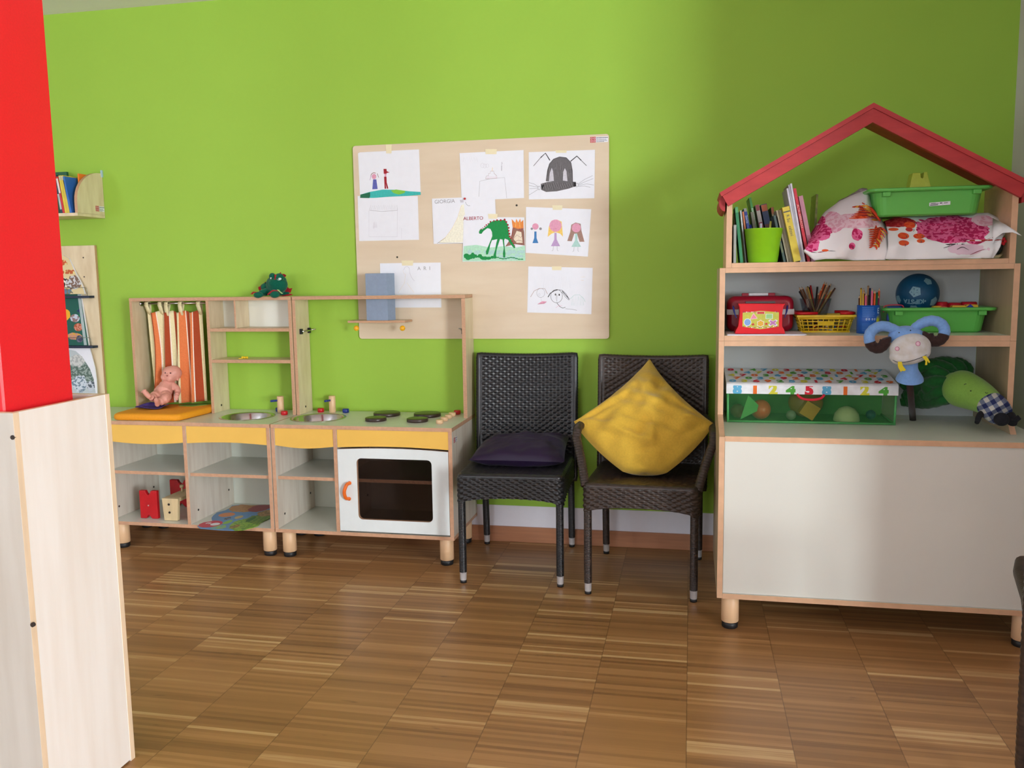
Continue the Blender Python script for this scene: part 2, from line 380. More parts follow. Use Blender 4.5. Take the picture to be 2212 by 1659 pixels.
# ------------------------------------------------------------------ pillar with its wooden casing
RED = mat('glossy_red_paint', (238, 34, 44), 0.32, 0.03, 220, 0.12)
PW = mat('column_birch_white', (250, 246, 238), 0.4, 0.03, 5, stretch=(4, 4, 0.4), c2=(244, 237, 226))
PE = mat('casing_edge', (238, 214, 180), 0.45, 0.05, 20, stretch=(3, 3, 0.4))
cx0, cx1, cy0, cy1, ch = -1.96, -1.548, -2.532, -2.187, 1.054
pil = tag(M().prism([(cx0+0.045, cy0+0.03, ch*0+0.004), (-1.602, cy0+0.03, 0.004), (-1.598, cy0+0.035, 0.004), (-1.598, -2.268, 0.004), (cx0+0.045, -2.268, 0.004)], (0, 0, CZ-0.006)).build('pillar', RED), 'square bright red painted pillar rising from the pale wooden casing', 'pillar')
PF = mat('casing_front_shade_tone', (198, 194, 184), 0.4, 0.03, 5, stretch=(4, 4, 0.4), c2=(188, 182, 170))  # casing tone greyed on the front face to stand in for shade
cas = thing('pillar_casing', 'tall pale wooden box casing around the foot of the red pillar', 'casing', ((cx0+cx1)/2, (cy0+cy1)/2, 0))
t = 0.019
M().panel(cx1-0.016, cx1-0.001, cy0+t, cy1-t, 0.006, ch, 0, 1).build('side_panel', [PW, PE], cas)
M().panel(cx0+0.001, cx0+0.016, cy0+t, cy1-t, 0.006, ch, 0, 1).build('side_panel', [PW, PE], cas)
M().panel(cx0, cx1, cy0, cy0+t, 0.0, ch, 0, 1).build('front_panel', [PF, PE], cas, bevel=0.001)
M().panel(cx0, cx1, cy1-t, cy1, 0.0, ch, 0, 1).build('back_panel', [PW, PE], cas, bevel=0.001)
M().box(cx0+0.017, -1.598-0.0, -2.262, cy1-t-0.001, ch-0.03, ch-0.012).box(-1.594, cx1-0.018, cy0+t+0.001, -2.262, ch-0.03, ch-0.012).build('top_filler', mat('filler_wood', (196, 150, 120), 0.5), cas)
for px, py in ((27, 945), (70, 1350)):
    p = at(px, py, y=cy0-0.001); T = rotm('X', R(90))
    M().cyl((p.x, cy0-0.002, p.z), 0.0055, 0.006, 12, T=rotm('X', R(-90))).build('screw', DARKHOLE, cas)

# ------------------------------------------------------------------ toy kitchens
def leg_foot(root, x, y, top, r=0.033):
    l = M().cyl((x, y, 0.024), r, top-0.024, 28, ch=0.003).build('leg', BEECHW, root)
    M().cyl((x, y, 0.0), r*0.92, 0.024, 28, ch=0.003).build('rubber_foot', BLACK, l)
ZT, ZW, ZB0, ZB1, KY, HY, HZ = 0.666, 0.648, 0.130, 0.148, -0.450, -0.160, 1.274
def fascia(root, x0, x1, kind):
    n = 16; up = ZW-0.001; pts = [(x1, KY+0.004, up), (x0, KY+0.004, up)]
    for i in range(n+1):
        u = i/n; x = x0+(x1-x0)*u
        z = 0.563-0.012*math.sin(math.pi*u) if kind == 'down' else 0.556+0.014*math.sin(math.pi*(0.75*u+0.12))
        pts.append((x, KY+0.004, z))
    M().prism(pts, (0, 0.015, 0), 0, 1).build('fascia', [YEL, TAN], root)
def kitchen(root, x0, x1, xd, fk):
    g = 0.0006
    M().panel(x0, x0+0.018, KY, -0.004, ZB1, ZW-g).build('side_panel', [LAM, TAN], root)
    M().panel(x1-0.018, x1, KY, -0.004, ZB1, ZW-g).build('side_panel', [LAM, TAN], root)
    M().panel(x0, x1, KY, -0.004, ZB0, ZB1-g).build('bottom_panel', [WHITE, TAN], root)
    M().panel(xd, xd+0.018, KY, -0.03, ZB1, ZW-g).build('divider', [LAM, TAN], root)
    M().panel(x0+0.018, x1-0.018, -0.028, -0.016, ZB1, ZW-g).build('back_panel', [WHITE, TAN], root)
    for a, b in ((x0+0.0185, xd-0.0005), (xd+0.0185, x1-0.0185)):
        M().panel(a, b, KY+0.018, -0.03, 0.392, 0.408).build('shelf', [WHITE, TAN], root)
    fascia(root, x0+0.019, xd-0.001, fk[0]); fascia(root, xd+0.019, x1-0.019, fk[1])
    for x in (x0+0.05, x1-0.05):
        for y in (KY+0.045, -0.055): leg_foot(root, x, y, ZB0)
def worktop(root, x0, x1, hole):
    """white top with a round cut-out for the basin"""
    (hx, hy, hr) = hole; m = M(); n = 48; ring = []; outer = []
    for k in range(n):
        a = 2*math.pi*k/n; c, s = math.cos(a), math.sin(a); ring.append((hx+hr*c, hy+hr*s))
        tx = ((x1-hx) if c > 0 else (x0-hx))/c if abs(c) > 1e-6 else 1e9
        ty = ((-0.004-hy) if s > 0 else (KY-hy))/s if abs(s) > 1e-6 else 1e9
        q = min(tx, ty); outer.append((hx+q*c, hy+q*s))
    for X in (x0, x1):
        for Y in (KY, -0.004):
            k = min(range(n), key=lambda i: (outer[i][0]-X)**2+(outer[i][1]-Y)**2); outer[k] = (X, Y)
    vs = []
    for z in (ZT, ZW):
        vs += [(a, b, z) for a, b in ring]+[(a, b, z) for a, b in outer]
    fs, ms = [], []
    for k in range(n):
        j = (k+1) % n
        m.add([vs[k], vs[j], vs[n+j], vs[n+k]], [(0, 1, 2, 3)], 0); m.add([vs[2*n+k], vs[2*n+j], vs[3*n+j], vs[3*n+k]], [(0, 1, 2, 3)], 0)
        m.add([vs[k], vs[j], vs[2*n+j], vs[2*n+k]], [(0, 1, 2, 3)], 1); m.add([vs[n+k], vs[n+j], vs[3*n+j], vs[3*n+k]], [(0, 1, 2, 3)], 1)
    return m.build('worktop', [WHITE, TAN], root)
def basin(root, hx, hy, r):
    prof = [(0.001, -0.072), (r*0.55, -0.07), (r*0.78, -0.06), (r*0.88, -0.03), (r*0.93, -0.003), (r*0.96, 0.002), (r*1.04, 0.0025), (r*1.06, 0.001), (r*1.06, 0.0003), (r*0.965, 0.0003), (r*0.92, -0.031), (r*0.8, -0.063), (r*0.56, -0.0735), (0.001, -0.0755)]
    return M().lathe((hx, hy, ZT), prof, 56).build('basin', STEEL, root)
REDK = mat('red_knob_paint', (196, 22, 34), 0.3); BLUK = mat('blue_knob_paint', (22, 48, 130), 0.3)
def knob(root, x, y, m_, r=0.0175, h=0.021, name='tap_knob'):
    return M().cyl((x, y, ZT+0.0002), r, h, 24, ch=0.003).build(name, m_, root)
def faucet(root, x, y, dx):
    f = M().cyl((x, y, ZT+0.0002), 0.0175, 0.088, 24, ch=0.003).build('faucet', BEECHW, root)
    d = Vector((dx, -0.05, 0)).normalized(); c = Vector((x, y, ZT+0.066))
    M().tube([c+d*0.012, c+d*0.052], 0.0055, 14).build('spout', BLUK, f)
def screws(root, pts, x=None):
    for (y, z) in pts: M().cyl((x, y, z), 0.0055, 0.0012, 12, T=rotm('Y', R(90))).build('screw', DARKHOLE, root)

# --- left kitchen: two open bays, sink, play theatre with curtain rod
LX0, LX1, LXD = -2.913, -1.9905, -2.459
kl = thing('toy_kitchen', 'left wooden play kitchen with one basin, open bays and curtain rod frame', 'play kitchen', ((LX0+LX1)/2, -0.23, 0))
kitchen(kl, LX0, LX1, LXD, ('down', 'up'))
SL = (-2.222, -0.235, 0.132)
worktop(kl, LX0, LX1, SL); basin(kl, *SL)
faucet(kl, -2.104, -0.100, -0.055); knob(kl, -2.052, -0.165, REDK); knob(kl, -2.135, -0.060, BLUK)
def frame_panel(root, x0, x1, z0, z1, y0=HY, y1=-0.004, name='frame_panel'): return M().panel(x0, x1, y0, y1, z0, z1, 0, 1).build(name, [BIRCH, PLY], root, bevel=0.0008)
frame_panel(kl, LX0, LX0+0.016, ZT, HZ-0.0175); frame_panel(kl, -2.468, -2.451, ZT, HZ-0.0175); frame_panel(kl, LX1-0.017, LX1, ZT, HZ-0.0175)
frame_panel(kl, LX0, LX1, HZ-0.017, HZ, name='top_rail')
frame_panel(kl, -2.4505, LX1-0.0175, 1.096, 1.113, name='upper_shelf'); frame_panel(kl, -2.4505, LX1-0.0175, 0.933, 0.950, name='upper_shelf')
pd = at(240+1112/4.1477, 560+500/4.1477, y=HY+0.004)
frame_panel(kl, pd.x-0.006, pd.x+0.004, 1.1135, HZ-0.018, HY+0.004, -0.02, name='upper_divider')
M().box(-2.4505, LX1-0.0175, -0.018, -0.008, 1.1135, HZ-0.018).build('niche_back', WARMW, kl)
M().tube([(LX0+0.017, -0.085, 1.243), (-2.4685, -0.085, 1.243)], 0.0055, 14).build('curtain_rod', STEEL, kl)
M().cyl((LX0+0.0165, -0.085, 1.243), 0.013, 0.008, 18, T=rotm('Y', R(90))).build('rod_socket', STEEL, kl)
screws(kl, [(-0.38, 0.205), (-0.08, 0.235)], LXD+0.0185); screws(kl, [(-0.38, 0.205), (-0.08, 0.235)], LX0+0.0185); screws(kl, [(-0.09, 0.70)], -2.4505)
for xx in (-2.16, -2.66): M().cyl((xx, -0.0285, 0.355), 0.0155, 0.002, 18, T=rotm('X', R(90))).build('cable_hole', DARKHOLE, kl)

# --- right kitchen: sink, cooker, oven door
RX0, RX1, RXD = -1.985, -1.077, -1.664
kr = thing('toy_kitchen', 'right wooden play kitchen with basin, four cooker rings and oven door', 'play kitchen', ((RX0+RX1)/2, -0.23, 0))
kitchen(kr, RX0, RX1, RXD, ('down', 'up'))
SR = (-1.832, -0.237, 0.132)
worktop(kr, RX0, RX1, SR); basin(kr, *SR)
faucet(kr, -1.832, -0.058, -0.02); knob(kr, -1.900, -0.054, REDK); knob(kr, -1.759, -0.057, BLUK); knob(kr, -1.160, -0.045, REDK)
RING = mat('dark_brown_ring_edge', (58, 44, 36), 0.35, 0.2, 40); RINGT = mat('dark_olive_ring_top', (62, 58, 34), 0.3, 0.05)
for i, (x, y, r) in enumerate(((-1.509, -0.282, 0.052), (-1.511, -0.118, 0.068), (-1.296, -0.282, 0.052), (-1.296, -0.118, 0.068))):
    M().lathe((x, y, ZT+0.0003), [(r-0.001, 0), (r, 0.001), (r, 0.0145), (r-0.002, 0.016), (0.001, 0.016)], 40, 0, mis=[0, 0, 0, 1]).build('cooker_ring', [RING, RINGT], kr)
for x, y in ((-1.168, -0.335), (-1.168, -0.255), (-1.168, -0.180), (-1.168, -0.112)): knob(kr, x, y, BEECHW, 0.018, 0.02, 'cooker_knob')
frame_panel(kr, RX0, RX0+0.017, ZT, HZ-0.0175); frame_panel(kr, RX1-0.019, RX1, ZT, HZ-0.0175); frame_panel(kr, RX0, RX1, HZ-0.017, HZ, name='top_rail')
screws(kr, [(-0.38, 0.205), (-0.08, 0.235)], RX0+0.0185); screws(kr, [(-0.09, 0.70)], RX0+0.0175); screws(kr, [(-0.08, 0.235)], RXD+0.0185)
M().cyl((-1.45, -0.0285, 0.355), 0.0155, 0.002, 18, T=rotm('X', R(90))).build('cable_hole', DARKHOLE, kr)
for sx, x in ((1, RX0+0.0175), (-1, RX1-0.0195)):
    c = M()
    for y in (-0.115, -0.02): c.box(x if sx > 0 else x-0.012, x+0.012 if sx > 0 else x, y-0.008, y+0.008, 1.08, 1.107)
    h = c.build('hinge_catch', BLACK, kr); M().tube([(x+sx*0.008, -0.115, 1.093), (x+sx*0.03, -0.06, 1.096), (x+sx*0.008, -0.02, 1.095), (x+sx*0.05, -0.035, 1.102)], 0.003, 8).build('catch_wire', STEEL, h)
# oven door
dx0, dx1 = RXD+0.0195, RX1-0.0195; n = 16; m = M(); yF, yBk = KY-0.001, KY+0.017
outl = [(dx0, 0.155), (dx1, 0.155)]+[(dx1-(dx1-dx0)*i/n, 0.5475+0.015*math.sin(math.pi*(0.75*(1-i/n)+0.12))) for i in range(n+1)]
w0, w1, v0, v1 = -1.549, -1.178, 0.214, 0.512; hole = rrect(w0, w1, v0, v1, 0.022, 4)
def ringfill(m, outer, inner, y, mi, flip):
    c = [Vector((x, z, 0)) for x, z in outer]; h = [Vector((x, z, 0)) for x, z in inner]
    t = tessellate_polygon([c, h]); al = [(x, y, z) for x, z in outer]+[(x, y, z) for x, z in inner]; m.add(al, t, mi)
ringfill(m, outl, hole, yF, 0, 0); ringfill(m, outl, hole, yBk, 0, 1)
for lst in (outl, hole):
    for i in range(len(lst)):
        a, c = lst[i], lst[(i+1) % len(lst)]; m.add([(a[0], yF, a[1]), (c[0], yF, c[1]), (c[0], yBk, c[1]), (a[0], yBk, a[1])], [(0, 1, 2, 3)], 1)
OVW = mat('white_door_laminate', (232, 240, 240), 0.25, 0.01)
dr = m.build('oven_door', [OVW, mat('chipboard_edge', (170, 130, 100), 0.6)], kr); dr['label'] = 'white oven door'
gl = bpy.data.materials.new('smoked_acrylic'); gl.use_nodes = True; q = gl.node_tree; q.nodes.clear()
o_ = q.nodes.new('ShaderNodeOutputMaterial'); tr_ = q.nodes.new('ShaderNodeBsdfTransparent'); tr_.inputs[0].default_value = (0.50, 0.44, 0.43, 1); gs = q.nodes.new('ShaderNodeBsdfGlossy'); gs.inputs['Roughness'].default_value = 0.05
ms_ = q.nodes.new('ShaderNodeMixShader'); fz = q.nodes.new('ShaderNodeFresnel'); fz.inputs[0].default_value = 1.4
q.links.new(fz.outputs[0], ms_.inputs[0]); q.links.new(tr_.outputs[0], ms_.inputs[1]); q.links.new(gs.outputs[0], ms_.inputs[2]); q.links.new(ms_.outputs[0], o_.inputs[0])
M().box(w0-0.012, w1+0.012, yBk+0.001, yBk+0.003, v0-0.012, v1+0.012).build('window_pane', gl, dr)
hp = [(-1.588, yF-0.001, 0.390), (-1.596, yF-0.02, 0.384), (-1.606, yF-0.026, 0.352), (-1.602, yF-0.02, 0.322), (-1.593, yF-0.001, 0.313)]
M().tube(bez(hp, 28), [0.0085]*29, 12).ball(hp[0], 0.0095, 12).ball(hp[-1], 0.0095, 12).build('handle', mat('orange_plastic', (238, 112, 30), 0.3), dr)
def sticker(root, c, xd, w, h):
    """small maker's label: red square with white rings beside lines of small print"""
    x = Vector(xd).normalized(); z = Vector((0, 0, 1)); n = x.cross(z); c = Vector(c); m = M()
    def q(u0, u1, v0_, v1_, mi, d): m.prism([c+x*u0+z*v0_+n*d, c+x*u1+z*v0_+n*d, c+x*u1+z*v1_+n*d, c+x*u0+z*v1_+n*d], n*0.0002, mi)
    q(0, w, 0, h, 0, 0.0001); q(0, h, 0, h, 1, 0.0004)
    for i in (0.28, 0.72):
        for j in (0.28, 0.72):
            m.line([c+x*(h*i+h*0.15*math.cos(a*0.785))+z*(h*j+h*0.15*math.sin(a*0.785))+n*0.0007 for a in range(8)], h*0.05, 0.0001, 0, True, n)
    for j, f in ((0.78, 1.0), (0.5, 0.9), (0.3, 0.95), (0.12, 0.8)):
        k = h*1.08
        while k < w*f-0.003:
            l = 0.0025+0.003*((k*7919) % 1); q(k, min(k+l, w*f), h*j-h*0.05, h*j+h*(0.08 if j > .7 else .03), 2, 0.0004); k += l+0.0009
    return m.build('maker_sticker', [PAPER, mat('sticker_red', (196, 52, 58), 0.5), mat('sticker_print', (70, 60, 60), 0.6)], root)
sticker(kr, (RX1+0.0002, KY+0.03, 0.590), (0, 1, 0), 0.06, 0.024)

# --- far left counter behind the pillar
kc = thing('toy_counter', 'white topped low wooden counter left of the play kitchens, behind the pillar', 'counter', (-3.42, -0.23, 0))
M().panel(-3.93, -2.916, KY, -0.004, ZW, ZT).build('worktop', [WHITE, TAN], kc)
M().panel(-3.93, -3.912, KY, -0.004, ZB1, ZW-0.0006).build('side_panel', [LAM, TAN], kc); M().panel(-2.934, -2.916, KY, -0.004, ZB1, ZW-0.0006).build('side_panel', [LAM, TAN], kc)
M().panel(-3.93, -2.916, KY, -0.004, ZB0, ZB1-0.0006).build('bottom_panel', [WHITE, TAN], kc); M().panel(-3.911, -2.935, -0.028, -0.016, ZB1, ZW-0.0006).build('back_panel', [WHITE, TAN], kc)
for x in (-3.88, -2.966):
    for y in (KY+0.045, -0.055): leg_foot(kc, x, y, ZB0)
# ------------------------------------------------------------------ magazine rack and wall shelf on the far left
rk = thing('magazine_rack', 'pale plywood board with dark blue rails fixed to the wall behind the pillar', 'magazine rack', (-3.5, -0.01, 0.72))
RXR = -3.203
M().panel(-3.85, RXR, -0.019, -0.001, 0.70, 1.562, 0, 1).build('board', [BIRCH, PLY], rk, bevel=0.001)
NAVY = mat('navy_rail_paint', (26, 40, 66), 0.4); WIRE = mat('rail_wire', (150, 150, 140), 0.3, metal=0.8)
for z in (1.281, 1.006):
    r_ = M().box(-3.83, RXR-0.022, -0.062, -0.0195, z-0.006, z+0.007).build('rail', NAVY, rk, bevel=0.001)
    M().tube([(-3.8, -0.055, z+0.007), (-3.8, -0.055, z+0.052), (RXR-0.045, -0.055, z+0.052), (RXR-0.038, -0.055, z+0.045), (RXR-0.038, -0.055, z+0.007)], 0.0016, 6).build('rail_wire', WIRE, r_)
for p in ((180, 556.5), (182, 598)):
    q = at(*p, y=-0.0195); M().cyl((q.x, -0.0195, q.z), 0.004, 0.0012, 10, T=rotm('X', R(90))).build('screw', DARKHOLE, rk)
GBK = mat_blobs('patchwork_cover', (38, 96, 84), [((-3.40, -0.04, 1.185), (0.025, 0.2, 0.03), (238, 178, 50), None, 0.5), ((-3.345, -0.04, 1.165), (0.03, 0.2, 0.022), (196, 208, 224), (150, 120, 120), 0.1), ((-3.325, -0.04, 1.115), (0.028, 0.2, 0.022), (170, 88, 56), (206, 140, 120), 0.1), ((-3.35, -0.04, 1.065), (0.05, 0.2, 0.018), (196, 144, 132), (216, 164, 72), 0.5), ((-3.32, -0.04, 1.05), (0.02, 0.2, 0.02), (110, 112, 132), (70, 70, 96), 0.2), ((-3.30, -0.04, 1.195), (0.03, 0.2, 0.03), (42, 112, 82), (44, 56, 104), 0.9)], 0.4)
PBK = mat_blobs('orange_scene_cover', (226, 208, 160), [((-3.42, -0.04, 1.47), (0.05, 0.2, 0.02), (204, 92, 52), (230, 210, 140), 0.8), ((-3.36, -0.04, 1.42), (0.05, 0.2, 0.012), (196, 100, 60), (236, 220, 150), 0.8), ((-3.39, -0.04, 1.36), (0.035, 0.2, 0.025), (240, 236, 224), (70, 60, 56), 0.6), ((-3.33, -0.04, 1.36), (0.05, 0.2, 0.04), (128, 104, 92), (206, 208, 214), 0.8), ((-3.40, -0.04, 1.31), (0.06, 0.2, 0.02), (96, 130, 158), (126, 118, 92), 0.8)], 0.4)
WBK = mat_blobs('grey_mouse_picture_cover', (190, 200, 204), [((-3.32, -0.04, 0.86), (0.085, 0.2, 0.085), (92, 112, 104), (150, 166, 160), 0.9), ((-3.34, -0.04, 0.80), (0.05, 0.2, 0.045), (206, 216, 226), (120, 140, 156), 0.9), ((-3.27, -0.04, 0.79), (0.03, 0.2, 0.028), (196, 204, 214), (90, 100, 110), 0.9), ((-3.35, -0.04, 0.93), (0.05, 0.2, 0.035), (206, 208, 206), (176, 180, 180), 0.9)], 0.4)
def cover_book(pts, mm, label, th=0.012, lean=0.02, side=None):
    m = M(); zs = [p[1] for p in pts]; z0, z1 = min(zs), max(zs)
    o = [(x, -0.046+lean*(z-z0)/(z1-z0), z) for x, z in pts]
    m.prism(o, (0, th, 0), 0, 1)
    return tag(m.build('picture_book', [mm, side or PAPER]), label, 'book')
W0 = lambda px, py, y=-0.04: (lambda q: (q.x, q.z))(at(px, py, y=y))
dd = lambda a, b: W0(120+a/4.74, 520+b/4.74)
b1 = [dd(305, 545), dd(285, 490), dd(262, 440), dd(195, 330), dd(120, 180), dd(60, 150)]; b1 = b1+[(-3.50, b1[-1][1]), (-3.50, b1[0][1])]
cover_book([(x, max(z, 1.289)) for x, z in b1], PBK, 'curved picture book with orange and brown scene on the upper blue rail')
b2 = [dd(345, 1062), dd(232, 518), dd(60, 500)]; b2 = [(b2[0][0], 1.0142), b2[1], (-3.52, b2[1][1]), (-3.52, 1.0142)]
gb = cover_book(b2, GBK, 'green and blue chequered picture book with sun on the middle of the rack', 0.012)
q = [dd(335, 1060), dd(240, 520), dd(205, 522), dd(300, 1062)]; zz = [1.016, q[1][1]-0.002, q[2][1]-0.002, 1.016]
M().prism([(q[i][0]-(0.004 if i < 2 else 0), -0.0466+0.02*(zz[i]-1.0142)/(b2[1][1]-1.0142), zz[i]) for i in range(4)], (0, -0.0006, 0)).build('spine_strip', mat('pale_grey_spine', (168, 186, 186), 0.5), gb)
b3 = [dd(432, 1560), dd(420, 1420), dd(400, 1300), dd(365, 1180), dd(340, 1100), dd(150, 1100)]; b3 = b3+[(-3.52, b3[-1][1]), (-3.52, 0.735)]; b3[0] = (b3[0][0], 0.735)
wb = cover_book(b3, PAPER, 'white rounded picture book with grey mouse picture at the bottom of the rack', 0.006, 0.012)
ip = [dd(418, 1558), dd(395, 1420), dd(350, 1310), dd(270, 1190), dd(200, 1130), dd(150, 1120)]; z0, z1 = 0.735, b3[4][1]
fz_ = lambda z: -0.0462+0.012*(z-z0)/(z1-z0)
M().prism([(x, fz_(z)-0.0002, z) for x, z in ip+[(-3.50, ip[-1][1]), (-3.50, 0.745)]], (0, -0.0005, 0)).build('cover_picture', WBK, wb)
M().box(-3.83, RXR-0.03, -0.062, -0.0195, 0.722, 0.734).build('rail', NAVY, rk)

ws = thing('wall_shelf', 'small pale plywood wall shelf with rounded end board, holding picture books', 'wall shelf', (-3.45, -0.1, 1.69))
SX, sd = -3.137, 0.215
BE = [BIRCH, PLY]
M().panel(-3.9, SX, -sd-0.004, -0.001, 1.706, 1.722, 0, 0).build('shelf_board', BE, ws, bevel=0.001)
def quarter(x0, x1):
    p = [(x0, -0.002, 1.7225), (x0, -sd, 1.7225)]+[(x0, -sd+sd*0.93*(1-math.cos(R(a))), 1.78+0.165*math.sin(R(a))) for a in range(0, 91, 9)]+[(x0, -0.002, 1.945)]
    return M().prism(p, (x1-x0, 0, 0), 0, 1)
quarter(SX-0.017, SX).build('end_board', BE, ws); quarter(-3.9, -3.883).build('end_board', BE, ws)
M().box(SX-0.002, SX+0.006, -0.012, -0.001, 1.925, 1.962).build('bracket', mat('pale_blue_bracket', (170, 200, 210), 0.4), ws)
sticker(ws, (SX+0.0003, -0.075, 1.74), (0, 1, 0), 0.07, 0.028)
COVERS = {}
def book(x, z0, h, th, lean, y0, depth, c, label, group, cat='book', band=None, title=None, pages=True, name='book'):
    """standing book whose spine faces the room; lean = sideways lean of its top in metres"""
    key = 'book_cover_%02x%02x%02x' % tuple(c)
    m_ = mat(key, c, 0.45, 0.05, 25)
    a = math.atan2(lean, h); T = Matrix.Translation((x, 0, z0)) @ rotm('Y', a); m = M(); t = 0.0016
    if th < 0.005: m.box(0, th, y0, y0+depth, 0, h, 0, T)
    else:
        m.box(0, t, y0, y0+depth, 0, h, 0, T); m.box(th-t, th, y0, y0+depth, 0, h, 0, T); m.box(t, th-t, y0, y0+t, 0, h, 0, T)
        m.box(t, th-t, y0+t, y0+depth-0.003, 0.003, h-0.003, 1, T)
    mats = [m_, mat('book_pages', (226, 218, 196), 0.7, 0.04, 200)]
    if band:
        for (u0, u1, bc) in band:
            mats.append(mat('book_band_%02x%02x%02x' % tuple(bc), bc, 0.45)); m.box(t*0.5, th-t*0.5, y0-0.0004, y0, h*u0, h*u1, len(mats)-1, T)
    if title:
        s_, sz, tc, pos = title; mats.append(mat('title_%02x%02x%02x' % tuple(tc), tc, 0.5))
        m.text(s_, sz, T @ orient((th/2, y0-0.0006, h*pos), (0, 0, -1), (1, 0, 0)), len(mats)-1, 0.0002)
    low = min(v.z for v in m.v)
    for v in m.v: v.z += z0+0.0003-low
    o = m.build(name, mats); tag(o, label, cat, group); return o
sb = -0.20; gz = 1.7225
for (x, th, h, ln, c, lab, bd) in (
    (-3.252, 0.012, 0.20, -0.025, (36, 62, 78), 'dark blue picture book leaning left on the wall shelf beside red book', [(0.1, 0.5, (180, 190, 190))]),
    (-3.239, 0.012, 0.19, -0.028, (200, 40, 50), 'red picture book leaning on the wall shelf between blue and yellow books', [(0.55, 0.95, (226, 216, 214))]),
    (-3.226, 0.013, 0.195, -0.024, (220, 196, 60), 'yellow book leaning on the wall shelf directly right of the red book', [(0.88, 0.98, (190, 186, 160))]),
    (-3.212, 0.013, 0.195, -0.024, (214, 190, 70), 'yellow book leaning on the wall shelf directly left of the bright blue book', [(0.88, 0.98, (196, 190, 166))]),
    (-3.197, 0.012, 0.19, -0.03, (46, 108, 190), 'bright blue book leaning on the wall shelf right of the yellow books', None)):
    book(x, gz, h, th, ln, sb, 0.15, c, lab, 'picture books on the wall shelf', band=bd)
o = M().box(-3.174, -3.166, -0.15, -0.03, 1.7227, 1.93, 0, None).build('book', mat_blobs('orange_cover', (236, 128, 44), [((-3.17, -0.15, 1.86), (0.2, 0.05, 0.02), (70, 150, 140), (240, 200, 60), 0.8)])); tag(o, 'orange picture book seen behind the rounded end board of the wall shelf', 'book', 'picture books on the wall shelf')
o = M().box(-3.44, -3.31, -0.06, -0.045, 1.7227, 1.955, 0, None).build('book', mat('dark_green_cover', (24, 92, 62), 0.5)); tag(o, 'tall dark green book standing at the back of the wall shelf', 'book', 'picture books on the wall shelf')

# ------------------------------------------------------------------ pin board with drawings
BX0, BX1, BZ0, BZ1 = -1.687, -0.391, 1.049, 2.026
PB = mat('pale_board_veneer', (224, 206, 180), 0.5, 0.04, 4, stretch=(0.5, 1, 3), c2=(216, 196, 168))
pb = thing('pin_board', 'large pale plywood pin board on the green wall above the chairs', 'board', ((BX0+BX1)/2, -0.006, BZ0))
M().prism([(x, -0.012, z) for x, z in rrect(BX0, BX1, BZ0, BZ1, 0.014)], (0, 0.0115, 0), 0, 1).build('board', [PB, PLY], pb)
k6 = 3.457; C6 = lambda a, b, y: at(740+a/k6, 270+b/k6, y=y)
for a, b in ((1300, 600), (408, 987), (335, 203)):
    p = C6(a, b, -0.0125); M().cyl((p.x, -0.0121, p.z), 0.005, 0.0012, 12, T=rotm('X', R(90))).build('screw', DARKHOLE, pb)
p = C6(1850, 132, -0.0125); sticker(pb, (p.x, -0.0122, p.z), (1, 0, 0), 0.085, 0.026)
TAPE = mat('masking_tape', (236, 226, 190), 0.5, 0.03)
INK = {k: mat('crayon_'+k, c, 0.8, 0.07, 120) for k, c in dict(pink=(226, 160, 186), paleink=(206, 204, 214), grey=(150, 148, 152), black=(38, 36, 40), dark=(108, 105, 108), red=(160, 26, 40), blue=(96, 100, 178), sky=(70, 130, 190), teal=(60, 184, 178), green=(20, 142, 70), deepgreen=(28, 104, 74), lime=(130, 200, 70), palegreen=(180, 226, 198), brown=(150, 106, 92), orange=(232, 142, 70), yellow=(242, 206, 110), cream=(242, 239, 220), mauve=(190, 160, 204), mint=(176, 214, 208), palegold=(236, 222, 200), hair=(166, 132, 120), magenta=(214, 110, 160)).items()}
def drawing(layer, corners, label, marks, tape=None, group='drawings on the pin board'):
    y = -0.0128-layer*0.0009
    c = [C6(a, b, y) for a, b in corners]; m = M(); mats = [PAPER]
    m.prism([(p.x, y, p.z) for p in c], (0, 0.0004, 0))
    d = 0.00012; lay = 0
    for mk in marks:
        kind, ink, pts = mk[0], mk[1], mk[2]
        if INK[ink] not in mats: mats.append(INK[ink])
        mi = mats.index(INK[ink]); lay += 1; yy_ = y-d-lay*0.000012
        w = [C6(a, b, yy_) for a, b in pts] if kind != 't' else None
        if kind == 'p': m.poly(w, mi)
        elif kind == 'l': m.line(w, (mk[3] if len(mk) > 3 else 4)/1000.0*0.62, 0, mi)
        elif kind == 'c': m.line(w+[w[0]], (mk[3] if len(mk) > 3 else 4)/1000.0*0.62, 0, mi)
        elif kind == 't':
            (a, b), s_, sz = pts; q = C6(a, b, yy_); m.text(s_, sz, orient((q.x, yy_, q.z), (1, 0, mk[3] if len(mk) > 3 else 0), (0, 0, 1)), mi, 0.00005)
    o = tag(m.build('drawing', mats), label, 'drawing', group)
    if tape:
        for (a0, b0, a1, b1) in ([tape] if not isinstance(tape, list) else tape):
            q = [C6(a, b, y-0.0006) for a, b in ((a0, b0), (a1, b0), (a1-3, b1), (a0+4, b1))]
            M().prism([(p.x, y-0.0006, p.z) for p in q], (0, -0.0001, 0)).build('tape', TAPE, o)
    return o
def ell(cx, cy, rx, ry, n=18, a0=0, a1=360): return [(cx+rx*math.cos(R(a0+(a1-a0)*i/n)), cy+ry*math.sin(R(a0+(a1-a0)*i/n))) for i in range(n + (0 if a1-a0 >= 360 else 1))]
def scrib(x0, x1, y0, y1, n, seed=1):
    q = random.Random(seed); return [(x0+(x1-x0)*i/n+q.uniform(-2, 2), (y0 if i % 2 else y1)+q.uniform(-4, 4)) for i in range(n+1)]
